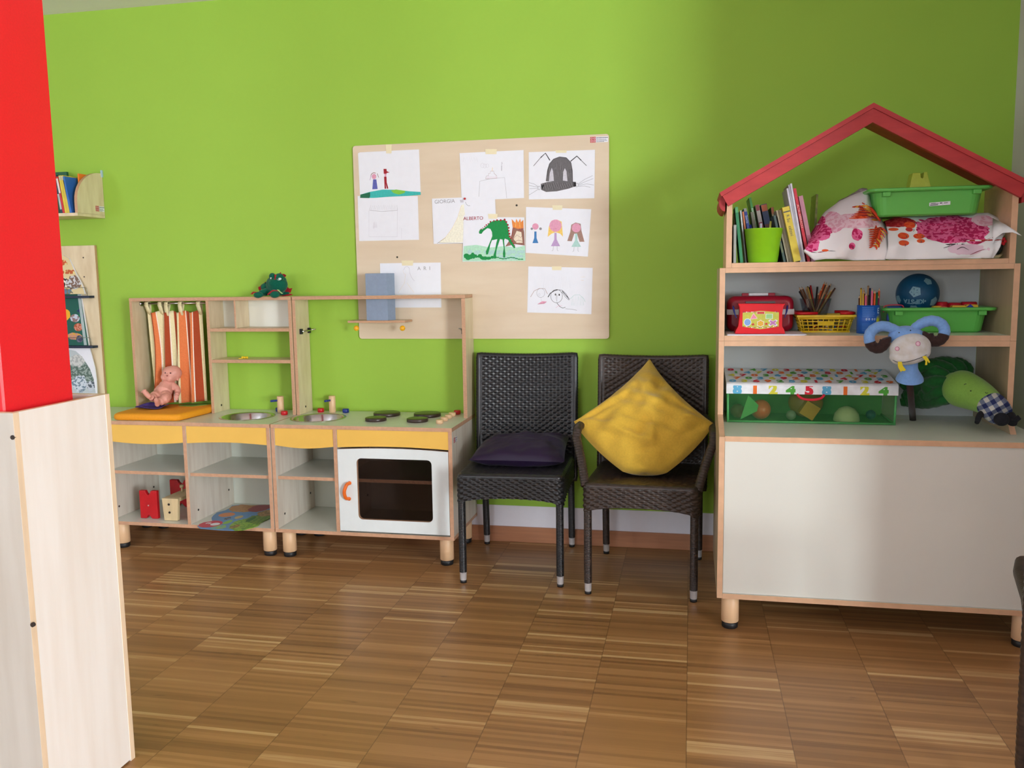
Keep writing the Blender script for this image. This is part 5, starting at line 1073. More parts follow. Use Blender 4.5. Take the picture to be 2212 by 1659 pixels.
PRM = [mat('print_vermilion', (216, 70, 34), 0.9), mat('print_amber', (242, 178, 70), 0.9), mat('print_maroon', (150, 44, 46), 0.9), mat('print_grey_text', (96, 88, 96), 0.9), mat('print_magenta', (196, 46, 104), 0.9)]
c1o = [o for o in COL.objects if o.get('label', '').startswith('white cloth with pink flowers')][0]
st = []
for k in range(9):
    f = k/8; sx_, sy_ = 1190-6*k, 925+16*k
    st.append((0, 3.2, [(sx_, sy_), (sx_-38+k*2, sy_+14), (sx_-80+k*6, sy_+22-k)])); st.append((1 if k % 2 else 0, 3.0, [(sx_+4, sy_), (sx_+30-k, sy_+20), (sx_+52-k*4, sy_+48-k*2)]))
for k in range(8): st.append((0 if k % 2 else 2, 3.4, [(1170-k*5, 862-k*11), (1110-k*8, 842-k*9), (1028+k*2, 838-k*10)])); st.append((1, 2.6, [(1150-k*6, 850-k*11), (1100-k*6, 838-k*10)]))
st.append((0, 6, [(1195, 925), (1180, 990), (1160, 1060)])); st.append((0, 6, [(1190, 880), (1130, 800), (1060, 750)]))
st += [(3, 1.2, [(700, 1102), (740, 1106)]), (2, 1.4, [(745, 1104), (800, 1096)]), (3, 1.2, [(820, 1092), (872, 1094)]), (3, 1.4, [(992, 1066), (1004, 1074)])]
on_cloth(c1o, st, PRM, 'printed_feathers')['kind'] = 'stuff'
c2q = [o for o in COL.objects if o.get('label', '').startswith('white cloth with large pink')][0]
st = [(3, 1.4, [(1640, 1072), (1690, 1056), (1740, 1040)]), (2, 1.3, [(1880, 1038), (1930, 1020), (1975, 1000)]), (2, 1.2, [(1985, 1000), (2020, 975), (2060, 950)]), (3, 1.6, [(1735, 1082), (1775, 1066), (1820, 1086)]), (2, 1.2, [(1830, 1120), (1890, 1094), (1940, 1078)])]
for a, b in ((1440, 905), (1378, 990), (1490, 990), (1370, 1052), (1482, 1028), (1430, 945)): st += [(3, 1.3, [(a-6, b-8), (a+4, b)]), (3, 1.3, [(a-6, b+8), (a+4, b)])]
q = random.Random(5)
for k in range(26): a, b = q.uniform(1540, 1860), q.uniform(870, 1020); st.append((4, 3.0, [(a-14, b-4), (a, b+3), (a+14, b-2)]))
on_cloth(c2q, st, PRM, 'printed_marks')['kind'] = 'stuff'
# loose corner of the cloth lapping over the right side panel
cpm = M(); cc_ = [cq(a, b, y) for a, b, y in ((1990, 860, -0.70), (2080, 905, -0.755), (2150, 950, -0.80), (2195, 985, -0.815), (2130, 960, -0.80), (2060, 965, -0.785), (2010, 1000, -0.78), (1990, 1040, -0.778))]
cl2o = [o for o in COL.objects if o.get('label', '').startswith('white cloth with large pink')][0]
cpm.add(cc_, [(0, 1, 5), (1, 2, 4, 5), (2, 3, 4), (0, 5, 6, 7)], 0, True).build('loose_corner', mat('white_cotton', (240, 242, 244), 0.9), cl2o, solid=0.0018)
# grey patterned cloth behind
drape('grey_cloth', mat('grey_print_cotton', (188, 176, 182), 0.9, 0.12, 60, c2=(150, 140, 146)), [(830, 800), (900, 735), (980, 690), (1040, 655), (1096, 645), (1108, 700), (1112, 790)], [(760, 860), (840, 840), (940, 830), (1020, 810), (1080, 790), (1112, 800), (1120, 850)], -0.56, -0.60, 0.1, 'grey patterned cloth peak behind the fish print cloth', 5, 30, 14)

# green trays
TG = mat('green_tray_plastic', (96, 190, 82), 0.35, 0.015, 10)
def tray(label, x0, x1, y0, y1, z0, h, rot=0.0, drop=(0, 0)):
    """shallow box with wide rim and hanging lugs"""
    root = thing('storage_tray', label, 'tray', ((x0+x1)/2, (y0+y1)/2, z0), 'green storage trays')
    cx, cy = (x0+x1)/2, (y0+y1)/2; T = Matrix.Translation((cx, cy, z0)) @ rotm('Z', rot) @ rotm('Y', drop[0]) @ Matrix.Translation((-cx, -cy, -z0))
    def loop(g, z, rr): return [T @ Vector((x, y, z)) for x, y in rrect(x0+g, x1-g, y0+g, y1-g, rr, 5)]
    LP_ = [loop(0.046, z0, 0.03), loop(0.038, z0+0.006, 0.036), loop(0.026, z0+h-0.014, 0.04), loop(0.004, z0+h-0.013, 0.03), loop(0.0, z0+h-0.009, 0.03), loop(0.0, z0+h-0.002, 0.03), loop(0.004, z0+h, 0.03), loop(0.024, z0+h, 0.042), loop(0.030, z0+h-0.004, 0.04), loop(0.042, z0+0.008, 0.034), loop(0.05, z0+0.004, 0.03)]
    m = M(); n = len(LP_[0]); rows = []
    for l in LP_: rows.append(len(m.v)); m.v += l
    for r0, r1 in zip(rows, rows[1:]):
        for i in range(n): j = (i+1) % n; m.f.append([r0+i, r0+j, r1+j, r1+i]); m.m.append(0); m.s.append(False)
    m.f.append([rows[0]+i for i in reversed(range(n))]); m.m.append(0); m.s.append(False)
    m.f.append([rows[-1]+i for i in range(n)]); m.m.append(0); m.s.append(False)
    b_ = m.build('tray_body', TG, root, bevel=0.001)
    for a in (0.12, 0.84): 
        xa = x0+(x1-x0)*a; M().box(xa, xa+0.028, y0+0.008, y0+0.035, z0+h-0.030, z0+h-0.0135, 0, T).build('lug', TG, root, bevel=0.002)
    return root, T
cz_top = 1.562
tr1, T1 = tray('green plastic tray on top of the printed cloth, with small white barcode label', 0.650, 1.085, -0.735, -0.470, cz_top, 0.103)
y_f = -0.735+0.034
m = M(); A = cq(1535, 765, y_f); B_ = cq(1685, 745, y_f)
mm = [PAPER, mat('label_print', (96, 96, 104), 0.6)]; zc = (A.z+B_.z)/2+0.001
def lab(u0, u1, v0_, v1_, k, d): m.prism([(A.x+(B_.x-A.x)*u, y_f-0.0062-d-0.0006*(1-v), A.z-0.006+0.013*v+0.004*u) for u, v in ((u0, v0_), (u1, v0_), (u1, v1_), (u0, v1_))], (0, -0.0002, 0), k)
lab(0, 1, 0, 1, 0, 0)
for u0, u1, v0_, v1_ in ((0.05, 0.45, 0.55, 0.68), (0.08, 0.3, 0.7, 0.8), (0.5, 0.62, 0.5, 0.8), (0.68, 0.9, 0.45, 0.52), (0.68, 0.9, 0.75, 0.8), (0.7, 0.86, 0.58, 0.68), (0.04, 0.42, 0.15, 0.38), (0.6, 0.66, 0.2, 0.24)): lab(u0, u1, v0_, v1_, 1, 0.0003)
m.build('barcode_label', mm, tr1)
# pale green notched block standing in the tray
LG = mat('pale_lime_plastic', (186, 206, 70), 0.4)
m = M(); zb, zt = cz_top+0.006, 1.728; yb0, yb1 = -0.66, -0.60
def sec(w0, w1, z): return (w0, w1, z)
bx, tx = (0.790, 0.912), (0.822, 0.873)
fr_ = [(bx[0], -0.665, zb), (bx[1], -0.665, zb), (tx[1], -0.645, zt), (0.862, -0.645, zt), (0.860, -0.647, zt-0.02), (0.856, -0.647, zt-0.024), (0.851, -0.647, zt-0.02), (0.849, -0.645, zt-0.002), (tx[0], -0.645, zt-0.002)]
m.prism(fr_, (0, 0.06, 0)); tag(m.build('notched_block', LG, bevel=0.0015), 'pale lime green tapered block with notch standing in the upper tray', 'block')
# dark round toy at right
m = M(); m.ball((1.085, -0.70, tz+0.043), (0.045, 0.06, 0.042), 22); dt = m.build('round_bag', mat('dark_floral_fabric', (26, 34, 26), 0.8, 0.4, 30)); tag(dt, 'small dark round fabric bag with red flower beside the right side panel', 'bag')
m = M()
for k in range(5): a = k*1.2566; m.ball((1.118+0.007*math.cos(a), -0.7435, tz+0.062+0.009*math.sin(a)), (0.006, 0.003, 0.006), 8)
m.build('red_flower', mat('red_flower_felt', (200, 20, 36), 0.8), dt)
tag(M().tube([(1.075, -0.752, tz+0.006), (1.10, -0.755, tz+0.007), (1.118, -0.74, tz+0.014)], [0.006, 0.007, 0.004], 8).build('shell', mat('beige_trim', (170, 160, 120), 0.8)), 'small beige rolled trim lying under the dark round bag', 'trim')

# --- middle shelf
mz = 1.1155
CR = mat('crimson_case_plastic', (160, 10, 42), 0.3, 0.02)
cs = thing('toy_case', 'crimson plastic carry case with white band and handle at the back of the shelf', 'case', (0.285, -0.47, mz))
y0, y1 = -0.545, -0.425; x0, x1 = 0.148, 0.412; z0, z1 = mz+0.0003, 1.262
def shell(nm, xa, xb, za, zb_, ya, yb_, r_, mm, par):
    m = M(); L0 = rrect(xa, xb, za, zb_, r_, 6); n = len(L0); cx, cz_ = (xa+xb)/2, (za+zb_)/2; rows = []
    for ins, y in ((0.02, ya), (0.006, ya+0.004), (0, ya+0.014), (0, yb_-0.014), (0.006, yb_-0.004), (0.02, yb_)):
        rows.append(len(m.v)); sx_, sz_ = 1-ins*2/(xb-xa), 1-ins*2/(zb_-za)
        m.v += [Vector((cx+(x-cx)*sx_, y, cz_+(z-cz_)*sz_)) for x, z in L0]
    for a, b_ in zip(rows, rows[1:]):
        for i in range(n): j = (i+1) % n; m.f.append([a+i, a+j, b_+j, b_+i]); m.m.append(0); m.s.append(True)
    m.f.append([rows[0]+i for i in reversed(range(n))]); m.m.append(0); m.s.append(False)
    m.f.append([rows[-1]+i for i in range(n)]); m.m.append(0); m.s.append(False)
    return m.build(nm, mm, par)
shell('case_body', x0, x1, z0, z1, y0, y1, 0.03, CR, cs)
zm = mz+0.082; M().box(x0-0.002, x1+0.002, y0-0.002, y1+0.002, zm-0.011, zm+0.011).box(x0-0.0025, x1+0.0025, y0-0.003, y1+0.002, zm-0.0015, zm+0.0015).build('white_band', mat('white_plastic', (226, 224, 226), 0.4), cs, bevel=0.001)
m = M(); xa, xb = 0.208, 0.342; m.box(xa, xa+0.027, -0.495, -0.475, z1-0.002, z1+0.012).box(xb-0.027, xb, -0.495, -0.475, z1-0.002, z1+0.012).box(xa+0.02, xb-0.02, -0.488, -0.482, z1+0.004, z1+0.008); hd_ = m.build('handle', CR, cs, bevel=0.003)
M().box(xa+0.0275, xb-0.0275, -0.496, -0.474, z1+0.001, z1+0.0125).build('grip', mat('white_plastic', (226, 224, 226), 0.4), hd_, bevel=0.003)
shp = [(0.02, CR)]
# sheets of paper
for i, (xa, xb, ya, yb_) in enumerate(((0.140, 0.430, -0.768, -0.58), (0.143, 0.434, -0.766, -0.57), (0.141, 0.437, -0.765, -0.56))):
    tag(M().box(xa, xb, ya, yb_, mz+i*0.0012, mz+0.001+i*0.0012).build('paper_sheet', PAPER), ('bottom', 'middle', 'top')[i]+' white paper sheet of the stack under the red toy box', 'paper', 'paper sheets under the red toy box')
# red toy box with activity picture
TR = mat('red_toy_plastic', (214, 20, 34), 0.25, 0.02)
tb = thing('toy_box', 'bright red toy box with picture of shapes standing on the white papers', 'toy', (0.268, -0.70, mz+0.004))
zb = mz+0.0042; yF, yR = -0.735, -0.645
prof = [(0.170, zb), (0.362, zb), (0.358, zb+0.014), (0.349, zb+0.03), (0.349, zb+0.085), (0.353, zb+0.105), (0.360, zb+0.117), (0.180, zb+0.119), (0.186, zb+0.105), (0.188, zb+0.085), (0.183, zb+0.03), (0.174, zb+0.014)]
M().prism([(x, yF, z) for x, z in prof], (0, yR-yF, 0)).build('toy_body', TR, tb, bevel=0.003)
xa, xb, za, zc_ = 0.199, 0.336, zb+0.022, zb+0.087; d = 0.0005
pan = [(xa, yF-d, za+0.006), ((xa+xb)/2, yF-d, za-0.004), (xb, yF-d, za+0.006), (xb, yF-d, zc_-0.003), ((xa+xb)/2, yF-d, zc_+0.003), (xa, yF-d, zc_-0.004)]
mm = [mat('picture_olive', (190, 190, 70), 0.5, 0.08, 90), mat('picture_pink', (226, 130, 160), 0.5), mat('picture_blue', (120, 160, 214), 0.5), mat('picture_green', (150, 206, 130), 0.5), mat('picture_amber', (222, 170, 50), 0.5), mat('picture_violet', (190, 120, 180), 0.5), PAPER, mat('picture_red', (196, 50, 40), 0.5), mat('picture_navy', (56, 60, 110), 0.5)]
m = M(); m.prism(pan, (0, -0.0004, 0)); W_, H_ = xb-xa, zc_-za
def pp(u, v, k): return (xa+W_*u, yF-0.0010-k*0.0001, za+H_*v)
def shape(pts, mi, k, gr=1.15):
    cu_ = sum(p[0] for p in pts)/len(pts); cv_ = sum(p[1] for p in pts)/len(pts)
    m.poly([pp(cu_+(u-cu_)*gr, cv_+(v-cv_)*gr, k) for u, v in pts], 6); m.poly([pp(u, v, k+1) for u, v in pts], mi)
shape([(0.22, 0.55), (0.40, 0.60), (0.30, 0.88)], 1, 1); shape([(0.14+0.09*math.cos(a*.4488), 0.36+0.2*math.sin(a*.4488)) for a in range(14)], 2, 1)
shape([(0.65, 0.58), (0.82, 0.58), (0.82, 0.84), (0.65, 0.84)], 3, 1); shape([(0.50+(0.10 if a % 2 else 0.075)*math.cos(a*.5236), 0.28+(0.2 if a % 2 else 0.15)*math.sin(a*.5236)) for a in range(12)], 4, 1)
shape([(0.74, 0.22), (0.78, 0.16), (0.84, 0.24), (0.90, 0.16), (0.94, 0.22), (0.89, 0.32), (0.94, 0.42), (0.90, 0.48), (0.84, 0.40), (0.78, 0.48), (0.74, 0.42), (0.79, 0.32)], 5, 1, 1.3)
shape([(0.40, 0.86), (0.60, 0.86), (0.60, 0.99), (0.40, 0.99)], 7, 1, 1.1); shape([(0.27, 0.16), (0.34, 0.20), (0.30, 0.32), (0.25, 0.24)], 7, 1, 1.0); shape([(0.63, 0.2), (0.69, 0.2), (0.69, 0.32), (0.63, 0.32)], 7, 1, 1.0)
for k in range(26):
    u = 0.02+k*0.0375; 
    for v in (0.015 if 0.2 < u < 0.8 else 0.08, 0.95):
        if v > 0.9 and 0.36 < u < 0.86: continue
        m.poly([pp(u, v, 1), pp(u+0.022, v, 1), pp(u+0.022, v+0.055, 1), pp(u, v+0.055, 1)], (8, 7, 6, 1)[k % 4])
m.build('picture_panel', mm, tb)
for sx, x in ((-1, 0.172), (1, 0.362)):
    M().tube(bez([(x+sx*0.008, -0.70, zb+0.108), (x+sx*0.004, -0.715, zb+0.085), (x-sx*0.004, -0.725, zb+0.062)], 10), [0.003, 0.0035, 0.004, 0.0042, 0.004, 0.0036, 0.003, 0.0026, 0.0022, 0.002, 0.002][:11], 8).build('side_lever', mat('navy_plastic', (30, 40, 110), 0.3), tb)
M().box(0.212, 0.325, -0.70, -0.668, zb+0.119, zb+0.125).build('top_inset', mat('dark_grey_plastic', (70, 66, 66), 0.4), tb)

# yellow basket
YP = mat('yellow_basket_plastic', (240, 204, 44), 0.35); RP = mat('red_handle_plastic', (206, 24, 34), 0.3)
bs = thing('basket', 'small yellow lattice basket with red folded handles', 'basket', (0.54, -0.52, mz))
y0, y1 = -0.60, -0.44; X0, X1 = 0.424, 0.640; zt = mz+0.066
zt = at(1540+1600/6.506, 560+785/6.506, y=y0).z; zbk = mz+0.0006
def bp_(u, v, side):  # basket wall point: u along, v up
    g = 0.016*(1-v)
    if side == 'f': return Vector((X0+0.004+g+(X1-X0-0.008-2*g)*u, y0+0.005+g, zbk+(zt-0.006-zbk)*v))
    if side == 'b': return Vector((X0+0.004+g+(X1-X0-0.008-2*g)*u, y1-0.005-g, zbk+(zt-0.006-zbk)*v))
    if side == 'l': return Vector((X0+0.004+g, y0+0.005+g+(y1-y0-0.01-2*g)*u, zbk+(zt-0.006-zbk)*v))
    return Vector((X1-0.004-g, y0+0.005+g+(y1-y0-0.01-2*g)*u, zbk+(zt-0.006-zbk)*v))
m = M()
for side, nb in (('f', 9), ('b', 9), ('l', 6), ('r', 6)):
    for k in range(nb+1): m.tube([bp_(0.04+0.92*k/nb, 0, side), bp_(0.04+0.92*k/nb, 1, side)], 0.0022, 6)
    for v in (0.02, 0.22, 0.45, 0.68, 0.90): m.tube([bp_(0, v, side), bp_(1, v, side)], 0.0024 if 0.1 < v < 0.8 else 0.006, 6)
a, b_, c_, d_ = bp_(0.35, 0.45, 'f'), bp_(0.65, 0.45, 'f'), bp_(0.65, 0.68, 'f'), bp_(0.35, 0.68, 'f'); m.prism([a, b_, c_, d_], (0, -0.002, 0))
m.box(X0+0.02, X1-0.02, y0+0.02, y1-0.02, zbk, zbk+0.002)
for (xa, xb, ya, yb_) in ((X0-0.006, X1+0.004, y0-0.004, y0+0.012), (X0-0.006, X1+0.004, y1-0.012, y1+0.004), (X0-0.006, X0+0.010, y0+0.012, y1-0.012), (X1-0.010, X1+0.004, y0+0.012, y1-0.012)): m.box(xa, xb, ya, yb_, zt-0.008, zt)
m.build('basket_body', YP, bs)
for xa, xb in ((X0-0.004, X0+0.075), (X1-0.055, X1+0.001)):
    xo, xi = (xa, xb) if xa < X0 else (xb-0.002, xa)
    M().tube([(xi, y0+0.01, zt+0.007), (xo+(0.01 if xi > xo else -0.01), y0+0.01, zt+0.007), (xo, y0+0.02, zt+0.007), (xo, y1-0.02, zt+0.007), (xo+(0.01 if xi > xo else -0.01), y1-0.01, zt+0.007), (xi, y1-0.01, zt+0.007)], 0.006, 10).build('handle', RP, bs)
q = random.Random(21)
for k in range(14):
    x, y = X0+0.04+q.random()*(X1-X0-0.08), y0+0.035+q.random()*(y1-y0-0.07); an = q.random()*3.1; L_ = 0.022
    c = [(200, 60, 50), (226, 196, 150), (60, 90, 140), (240, 160, 60), (190, 190, 196), (120, 60, 40)][k % 6]; nmc = ('red', 'beige', 'blue', 'orange', 'grey', 'brown')[k % 6]
    z = zbk+0.007+0.006*(k % 4); dx, dy = math.cos(an)*L_, math.sin(an)*L_
    o = M().tube([(x-dx, y-dy, z), (x+dx, y+dy, z+0.003)], 0.0045, 8).build('crayon', mat('crayon_stick_'+nmc, c, 0.6)); tag(o, nmc+' crayon stub lying in the yellow basket, seen through its lattice', 'crayon', 'crayon stubs in the yellow basket')
m = M().cyl((X1-0.075, y1-0.05, zbk+0.03), 0.014, 0.03, 16); m.cyl((X1-0.055, y1-0.05, zbk+0.045), 0.014, 0.02, 16); tag(m.build('toy_piece', mat('dull_yellow_plastic', (196, 170, 60), 0.4)), 'dull yellow rounded toy piece standing at the back of the yellow basket', 'toy piece')
# clear cup with pencils
ac = bpy.data.materials.new('clear_plastic'); ac.use_nodes = True; q_ = ac.node_tree; q_.nodes.clear(); o_ = q_.nodes.new('ShaderNodeOutputMaterial'); a_ = q_.nodes.new('ShaderNodeBsdfTransparent'); a_.inputs[0].default_value = (0.80, 0.83, 0.86, 1); b_ = q_.nodes.new('ShaderNodeBsdfGlossy'); b_.inputs['Roughness'].default_value = 0.12; mx_ = q_.nodes.new('ShaderNodeMixShader'); mx_.inputs[0].default_value = 0.10
q_.links.new(a_.outputs[0], mx_.inputs[1]); q_.links.new(b_.outputs[0], mx_.inputs[2]); q_.links.new(mx_.outputs[0], o_.inputs[0])
yc = -0.515; CT = at(1540+1440/6.506, 560+552/6.506, y=yc); CB0 = zbk+0.0032; rt = (at(1540+1655/6.506, 560+552/6.506, y=yc)-at(1540+1225/6.506, 560+552/6.506, y=yc)).length/2; hc_ = CT.z-CB0
m = M(); rr_ = lambda k: [(k*a, k*b) for a, b in rrect(-1, 1, -1, 1, 0.45, 4)]; rows = []
for k, h in ((0.030, 0), (rt, hc_), (rt-0.002, hc_), (0.028, 0.003)):
    rows.append(len(m.v)); m.v += [Vector((CT.x+x, yc+y*0.75, CB0+h)) for x, y in rr_(k)]
n = len(rr_(1))
for r0, r1 in zip(rows, rows[1:]):
    for i in range(n): j = (i+1) % n; m.f.append([r0+i, r0+j, r1+j, r1+i]); m.m.append(0); m.s.append(False)
m.f.append([rows[0]+i for i in range(n)]); m.m.append(0); m.s.append(False)
tag(m.build('pencil_cup', ac), 'clear plastic cup full of worn pencils standing in the yellow basket', 'cup')
PC_ = dict(brown=(110, 74, 54), black=(34, 32, 34), orange=(226, 96, 46), red=(200, 36, 40), ochre=(176, 146, 70), teal=(70, 120, 110), tan=(190, 150, 110), gold=(214, 176, 60), pink=(232, 110, 140), green=(30, 110, 60), purple=(110, 40, 90), navy=(30, 40, 90))
def pencil(p0, p1, col, label, group, tip=True):
    p0, p1 = Vector(p0), Vector(p1); d = (p1-p0).normalized(); r = 0.0036
    root = M().tube([p0, p1-d*(0.012 if tip else 0)], r, 6, cap=True).build('pencil', mat('pencil_'+col, PC_[col], 0.4)); tag(root, label, 'pencil', group)
    if tip:
        M().tube([p1-d*0.012, p1-d*0.003], [r*0.97, 0.0012], 8).build('sharpened_wood', mat('bare_pencil_wood', (216, 178, 136), 0.6), root); M().tube([p1-d*0.0031, p1], [0.0012, 0.0003], 6).build('lead', mat('pencil_lead_'+col, tuple(int(v*0.9) for v in PC_[col]), 0.5), root)
    else: M().tube([p1-d*0.004, p1+d*0.0008], [r*1.04, r*0.8], 8).build('end_cap', BLACK, root)
for k, (a, b, col, tp_) in enumerate(((1210, 390, 'brown', True), (1245, 382, 'brown', True), (1215, 452, 'black', False), (1300, 385, 'tan', True), (1330, 382, 'ochre', False), (1350, 395, 'black', False), (1372, 368, 'red', False), (1468, 388, 'black', False), (1490, 460, 'brown', True), (1530, 400, 'orange', True), (1575, 312, 'orange', True), (1600, 325, 'brown', True), (1612, 350, 'tan', True), (1640, 372, 'brown', False), (1662, 338, 'tan', True), (1718, 406, 'brown', False), (1680, 420, 'ochre', True), (1590, 455, 'teal', True), (1618, 460, 'orange', True), (1560, 380, 'brown', True))):
    yy_ = yc-0.012+0.009*((k*5) % 4); P1 = at(1540+a/6.506, 560+b/6.506, y=yy_); x0_ = CT.x+max(-0.022, min(0.022, (CT.x-P1.x)*0.55)); 
    pencil((x0_, yy_*0.3+yc*0.7, CB0+0.006+0.001*(k % 3)), P1, col, 'worn %s pencil %s in the clear cup, %s' % (col, 'leaning left' if P1.x < CT.x-0.012 else ('leaning right' if P1.x > CT.x+0.02 else 'upright'), ('at the far left edge', 'second from the left', 'low at the left', 'left of the ochre one', 'left of centre', 'behind the ochre one', 'standing clear of the rest', 'near the centre', 'short, right of centre', 'before the tall bunch', 'the tallest of all', 'just right of the tallest', 'in the tall bunch', 'blunt, in the tall bunch', 'second tallest on the right', 'the furthest right', 'inside the furthest right one', 'short and low in front', 'short, at the front right', 'in the middle of the bunch')[k]), 'pencils in the clear cup', tp_)
# blue pencil tin
TB = mat('blue_tin_print', (28, 96, 190), 0.35, 0.05, 20); tx_, ty_, tr_r = 0.681, -0.640, 0.0415; th_ = 0.110
tn = thing('pencil_tin', 'blue printed tin with letter E packed with coloured pencils', 'tin', (tx_, ty_, mz))
def tinp(a, h, e=0.0006): return Vector((tx_+(tr_r+e)*math.sin(a), ty_-(tr_r+e)*math.cos(a), mz+0.0005+h))
M().lathe((tx_, ty_, mz+0.0005), [(0.001, 0.001), (tr_r, 0), (tr_r, th_), (tr_r-0.0015, th_), (tr_r-0.0015, 0.002), (0.001, 0.0025)], 40).build('tin_body', TB, tn)
m = M(); mm = [mat('tin_white_print', (196, 216, 236), 0.5), mat('tin_yellow_print', (206, 216, 40), 0.5), mat('tin_pale_blue', (80, 140, 214), 0.5)]
def tp(a0, a1, h0, h1, mi, e=0.0006): m.grid(lambda u, v: tinp(a0+(a1-a0)*u, h0+(h1-h0)*v, e), 6, 1, mi)
tp(0.62, 1.15, 0.028, 0.058, 1)
for k in range(7): m.poly([tinp(0.64+k*0.075, 0.057), tinp(0.70+k*0.075, 0.057), tinp(0.67+k*0.075, 0.068+0.004*(k % 3))], 1)
for a0, a1, h0, h1 in ((0.72, 0.79, 0.078, 0.100), (0.79, 0.98, 0.096, 0.100), (0.79, 0.93, 0.087, 0.091), (0.79, 0.98, 0.078, 0.082)): tp(a0, a1, h0, h1, 0)
tp(0.22, 0.5, 0.0, 0.034, 0); q = random.Random(4)
for k in range(11): tp(-0.75+0.02*(k % 3), 0.25+0.2*q.random(), 0.102-k*0.0036, 0.1032-k*0.0036, 2)
for k in range(8): tp(-0.7, 0.0+0.1*q.random(), 0.038-k*0.004, 0.0391-k*0.004, 2)
for a in (-0.32, -0.08, 0.20, 0.42): m.grid(lambda u, v: tinp(a+0.07*math.cos(6.28*u)*(0.5+0.5*v), 0.056+0.0042*math.sin(6.28*u)*(0.5+0.5*v)), 12, 1, 0)
for k in range(9): tp(0.26+k*0.025, 0.27+k*0.025+0.006*(k % 2), 0.004, 0.030, 2, 0.0009)
m.build('tin_print', mm, tn)
cols = ['brown', 'gold', 'gold', 'pink', 'black', 'pink', 'orange', 'green', 'purple', 'orange', 'navy', 'red', 'green', 'tan', 'black', 'purple']
for k in range(16):
    fr2 = k < 10; a = (-1.35+k*0.3) if fr2 else 0; rr2 = 0.034 if fr2 else 0.018
    aa = a if fr2 else (k-10)*1.047
    px_, py_ = (tx_+rr2*math.sin(aa), ty_-rr2*math.cos(aa)); hg = 0.150+0.009*((k*7) % 4)+(0.008 if not fr2 else 0)
    pencil((px_, py_, mz+0.004), (px_+0.003*math.sin(aa), py_, mz+hg), cols[k], (cols[k]+' coloured pencil '+(('at the left edge of the front row', 'second along the front row', 'third along the front row', 'fourth along the front row', 'just left of centre in front', 'just right of centre in front', 'seventh along the front row', 'eighth along the front row', 'ninth along the front row', 'at the right edge of the front row')[k] if fr2 else ('in the middle towards the front', 'inside right, front', 'inside right, back', 'in the middle at the back', 'inside left, back', 'inside left, front')[k-10])+' of the blue tin'), 'pencils in the blue tin', k % 3 != 1)
# lower green tray with ball and blocks
y_t0, y_t1 = -0.645, -0.410
A = at(1860+265/6.284, 560+660/6.284, y=y_t0); B_ = at(1860+1900/6.284, 560+655/6.284, y=y_t0)
tr2, T2 = tray('green plastic tray on the middle shelf holding blue ball and wooden shapes', max(A.x, 0.732), min(B_.x, 1.148), y_t0, y_t1, mz, 0.0985)
BB = mat('teal_ball', (6, 78, 116), 0.45, 0.05, 120, 0.08); BP = mat('ball_pale_patch', (120, 164, 180), 0.55, 0.12, 200)
bc = at(1860+770/6.284, 560+470/6.284, y=-0.520); br = 0.0805; bc = Vector((bc.x, -0.515, bc.z))
bo = thing('ball', 'teal blue rubber ball with pale pentagons and upside-down KIPSTA lettering', 'ball', (bc.x, bc.y, bc.z-br))
M().ball(bc, br, 48, ring=32).build('ball_skin', BB, bo)
def onball(px, py): # nearest point of the ball on the sight line through a spot of it
    o = at(1860+px/6.284, 560+py/6.284, y=-0.60); d = (o-CAM).normalized(); oc_ = CAM-bc; b__ = oc_.dot(d); c__ = oc_.length_squared-br*br; h_ = max(0, b__*b__-c__); return CAM+d*(-b__-math.sqrt(h_))
m = M()
for cx_, cy_, s_, r0 in ((735, 440, 74, 0.1), (990, 575, 66, 0.9), (505, 545, 60, 0.4), (910, 300, 56, 1.1), (715, 665, 56, 0.3)):
    ctr = (onball(cx_, cy_)-bc).normalized(); u_ = ctr.cross(Vector((0, 0, 1))).normalized(); v_ = ctr.cross(u_); a_s = s_/6.284/FPX*3.65/br
    vs = [bc+ctr*(br+0.0006)]
    for k in range(20): 
        an = 2*math.pi*k/20+r0; rad = a_s*math.cos(math.pi/5)/math.cos(((an-r0) % (2*math.pi/5))-math.pi/5); q3 = (ctr+u_*math.cos(an)*math.tan(rad)+v_*math.sin(an)*math.tan(rad)).normalized(); vs.append(bc+q3*(br+0.0006))
    m.add(vs, [(0, 1+k, 1+(k+1) % 20) for k in range(20)], 0, True)
m.build('pale_pentagons', BP, bo)
tm = M(); tm.text('•KIPSTA', 0.019, Matrix.Identity(4), 0, 0.0, bold=0.0008)
c0 = (onball(725, 575)-bc).normalized(); east = Vector((0, 0, 1)).cross(c0).normalized(); north = c0.cross(east)
wd = max(v.x for v in tm.v)-min(v.x for v in tm.v); k_ = 0.094/wd
for i, v in enumerate(tm.v):
    x, y = -v.x*k_, -v.y*k_; q3 = (c0+east*(x/br)*1.0+north*(y/br)).normalized(); tm.v[i] = bc+q3*(br+0.0009)
tm.build('lettering', BP, bo)
PL = [('red', (190, 20, 40)), ('yellow', (226, 190, 50)), ('blue', (30, 70, 170)), ('orange', (226, 120, 70))]
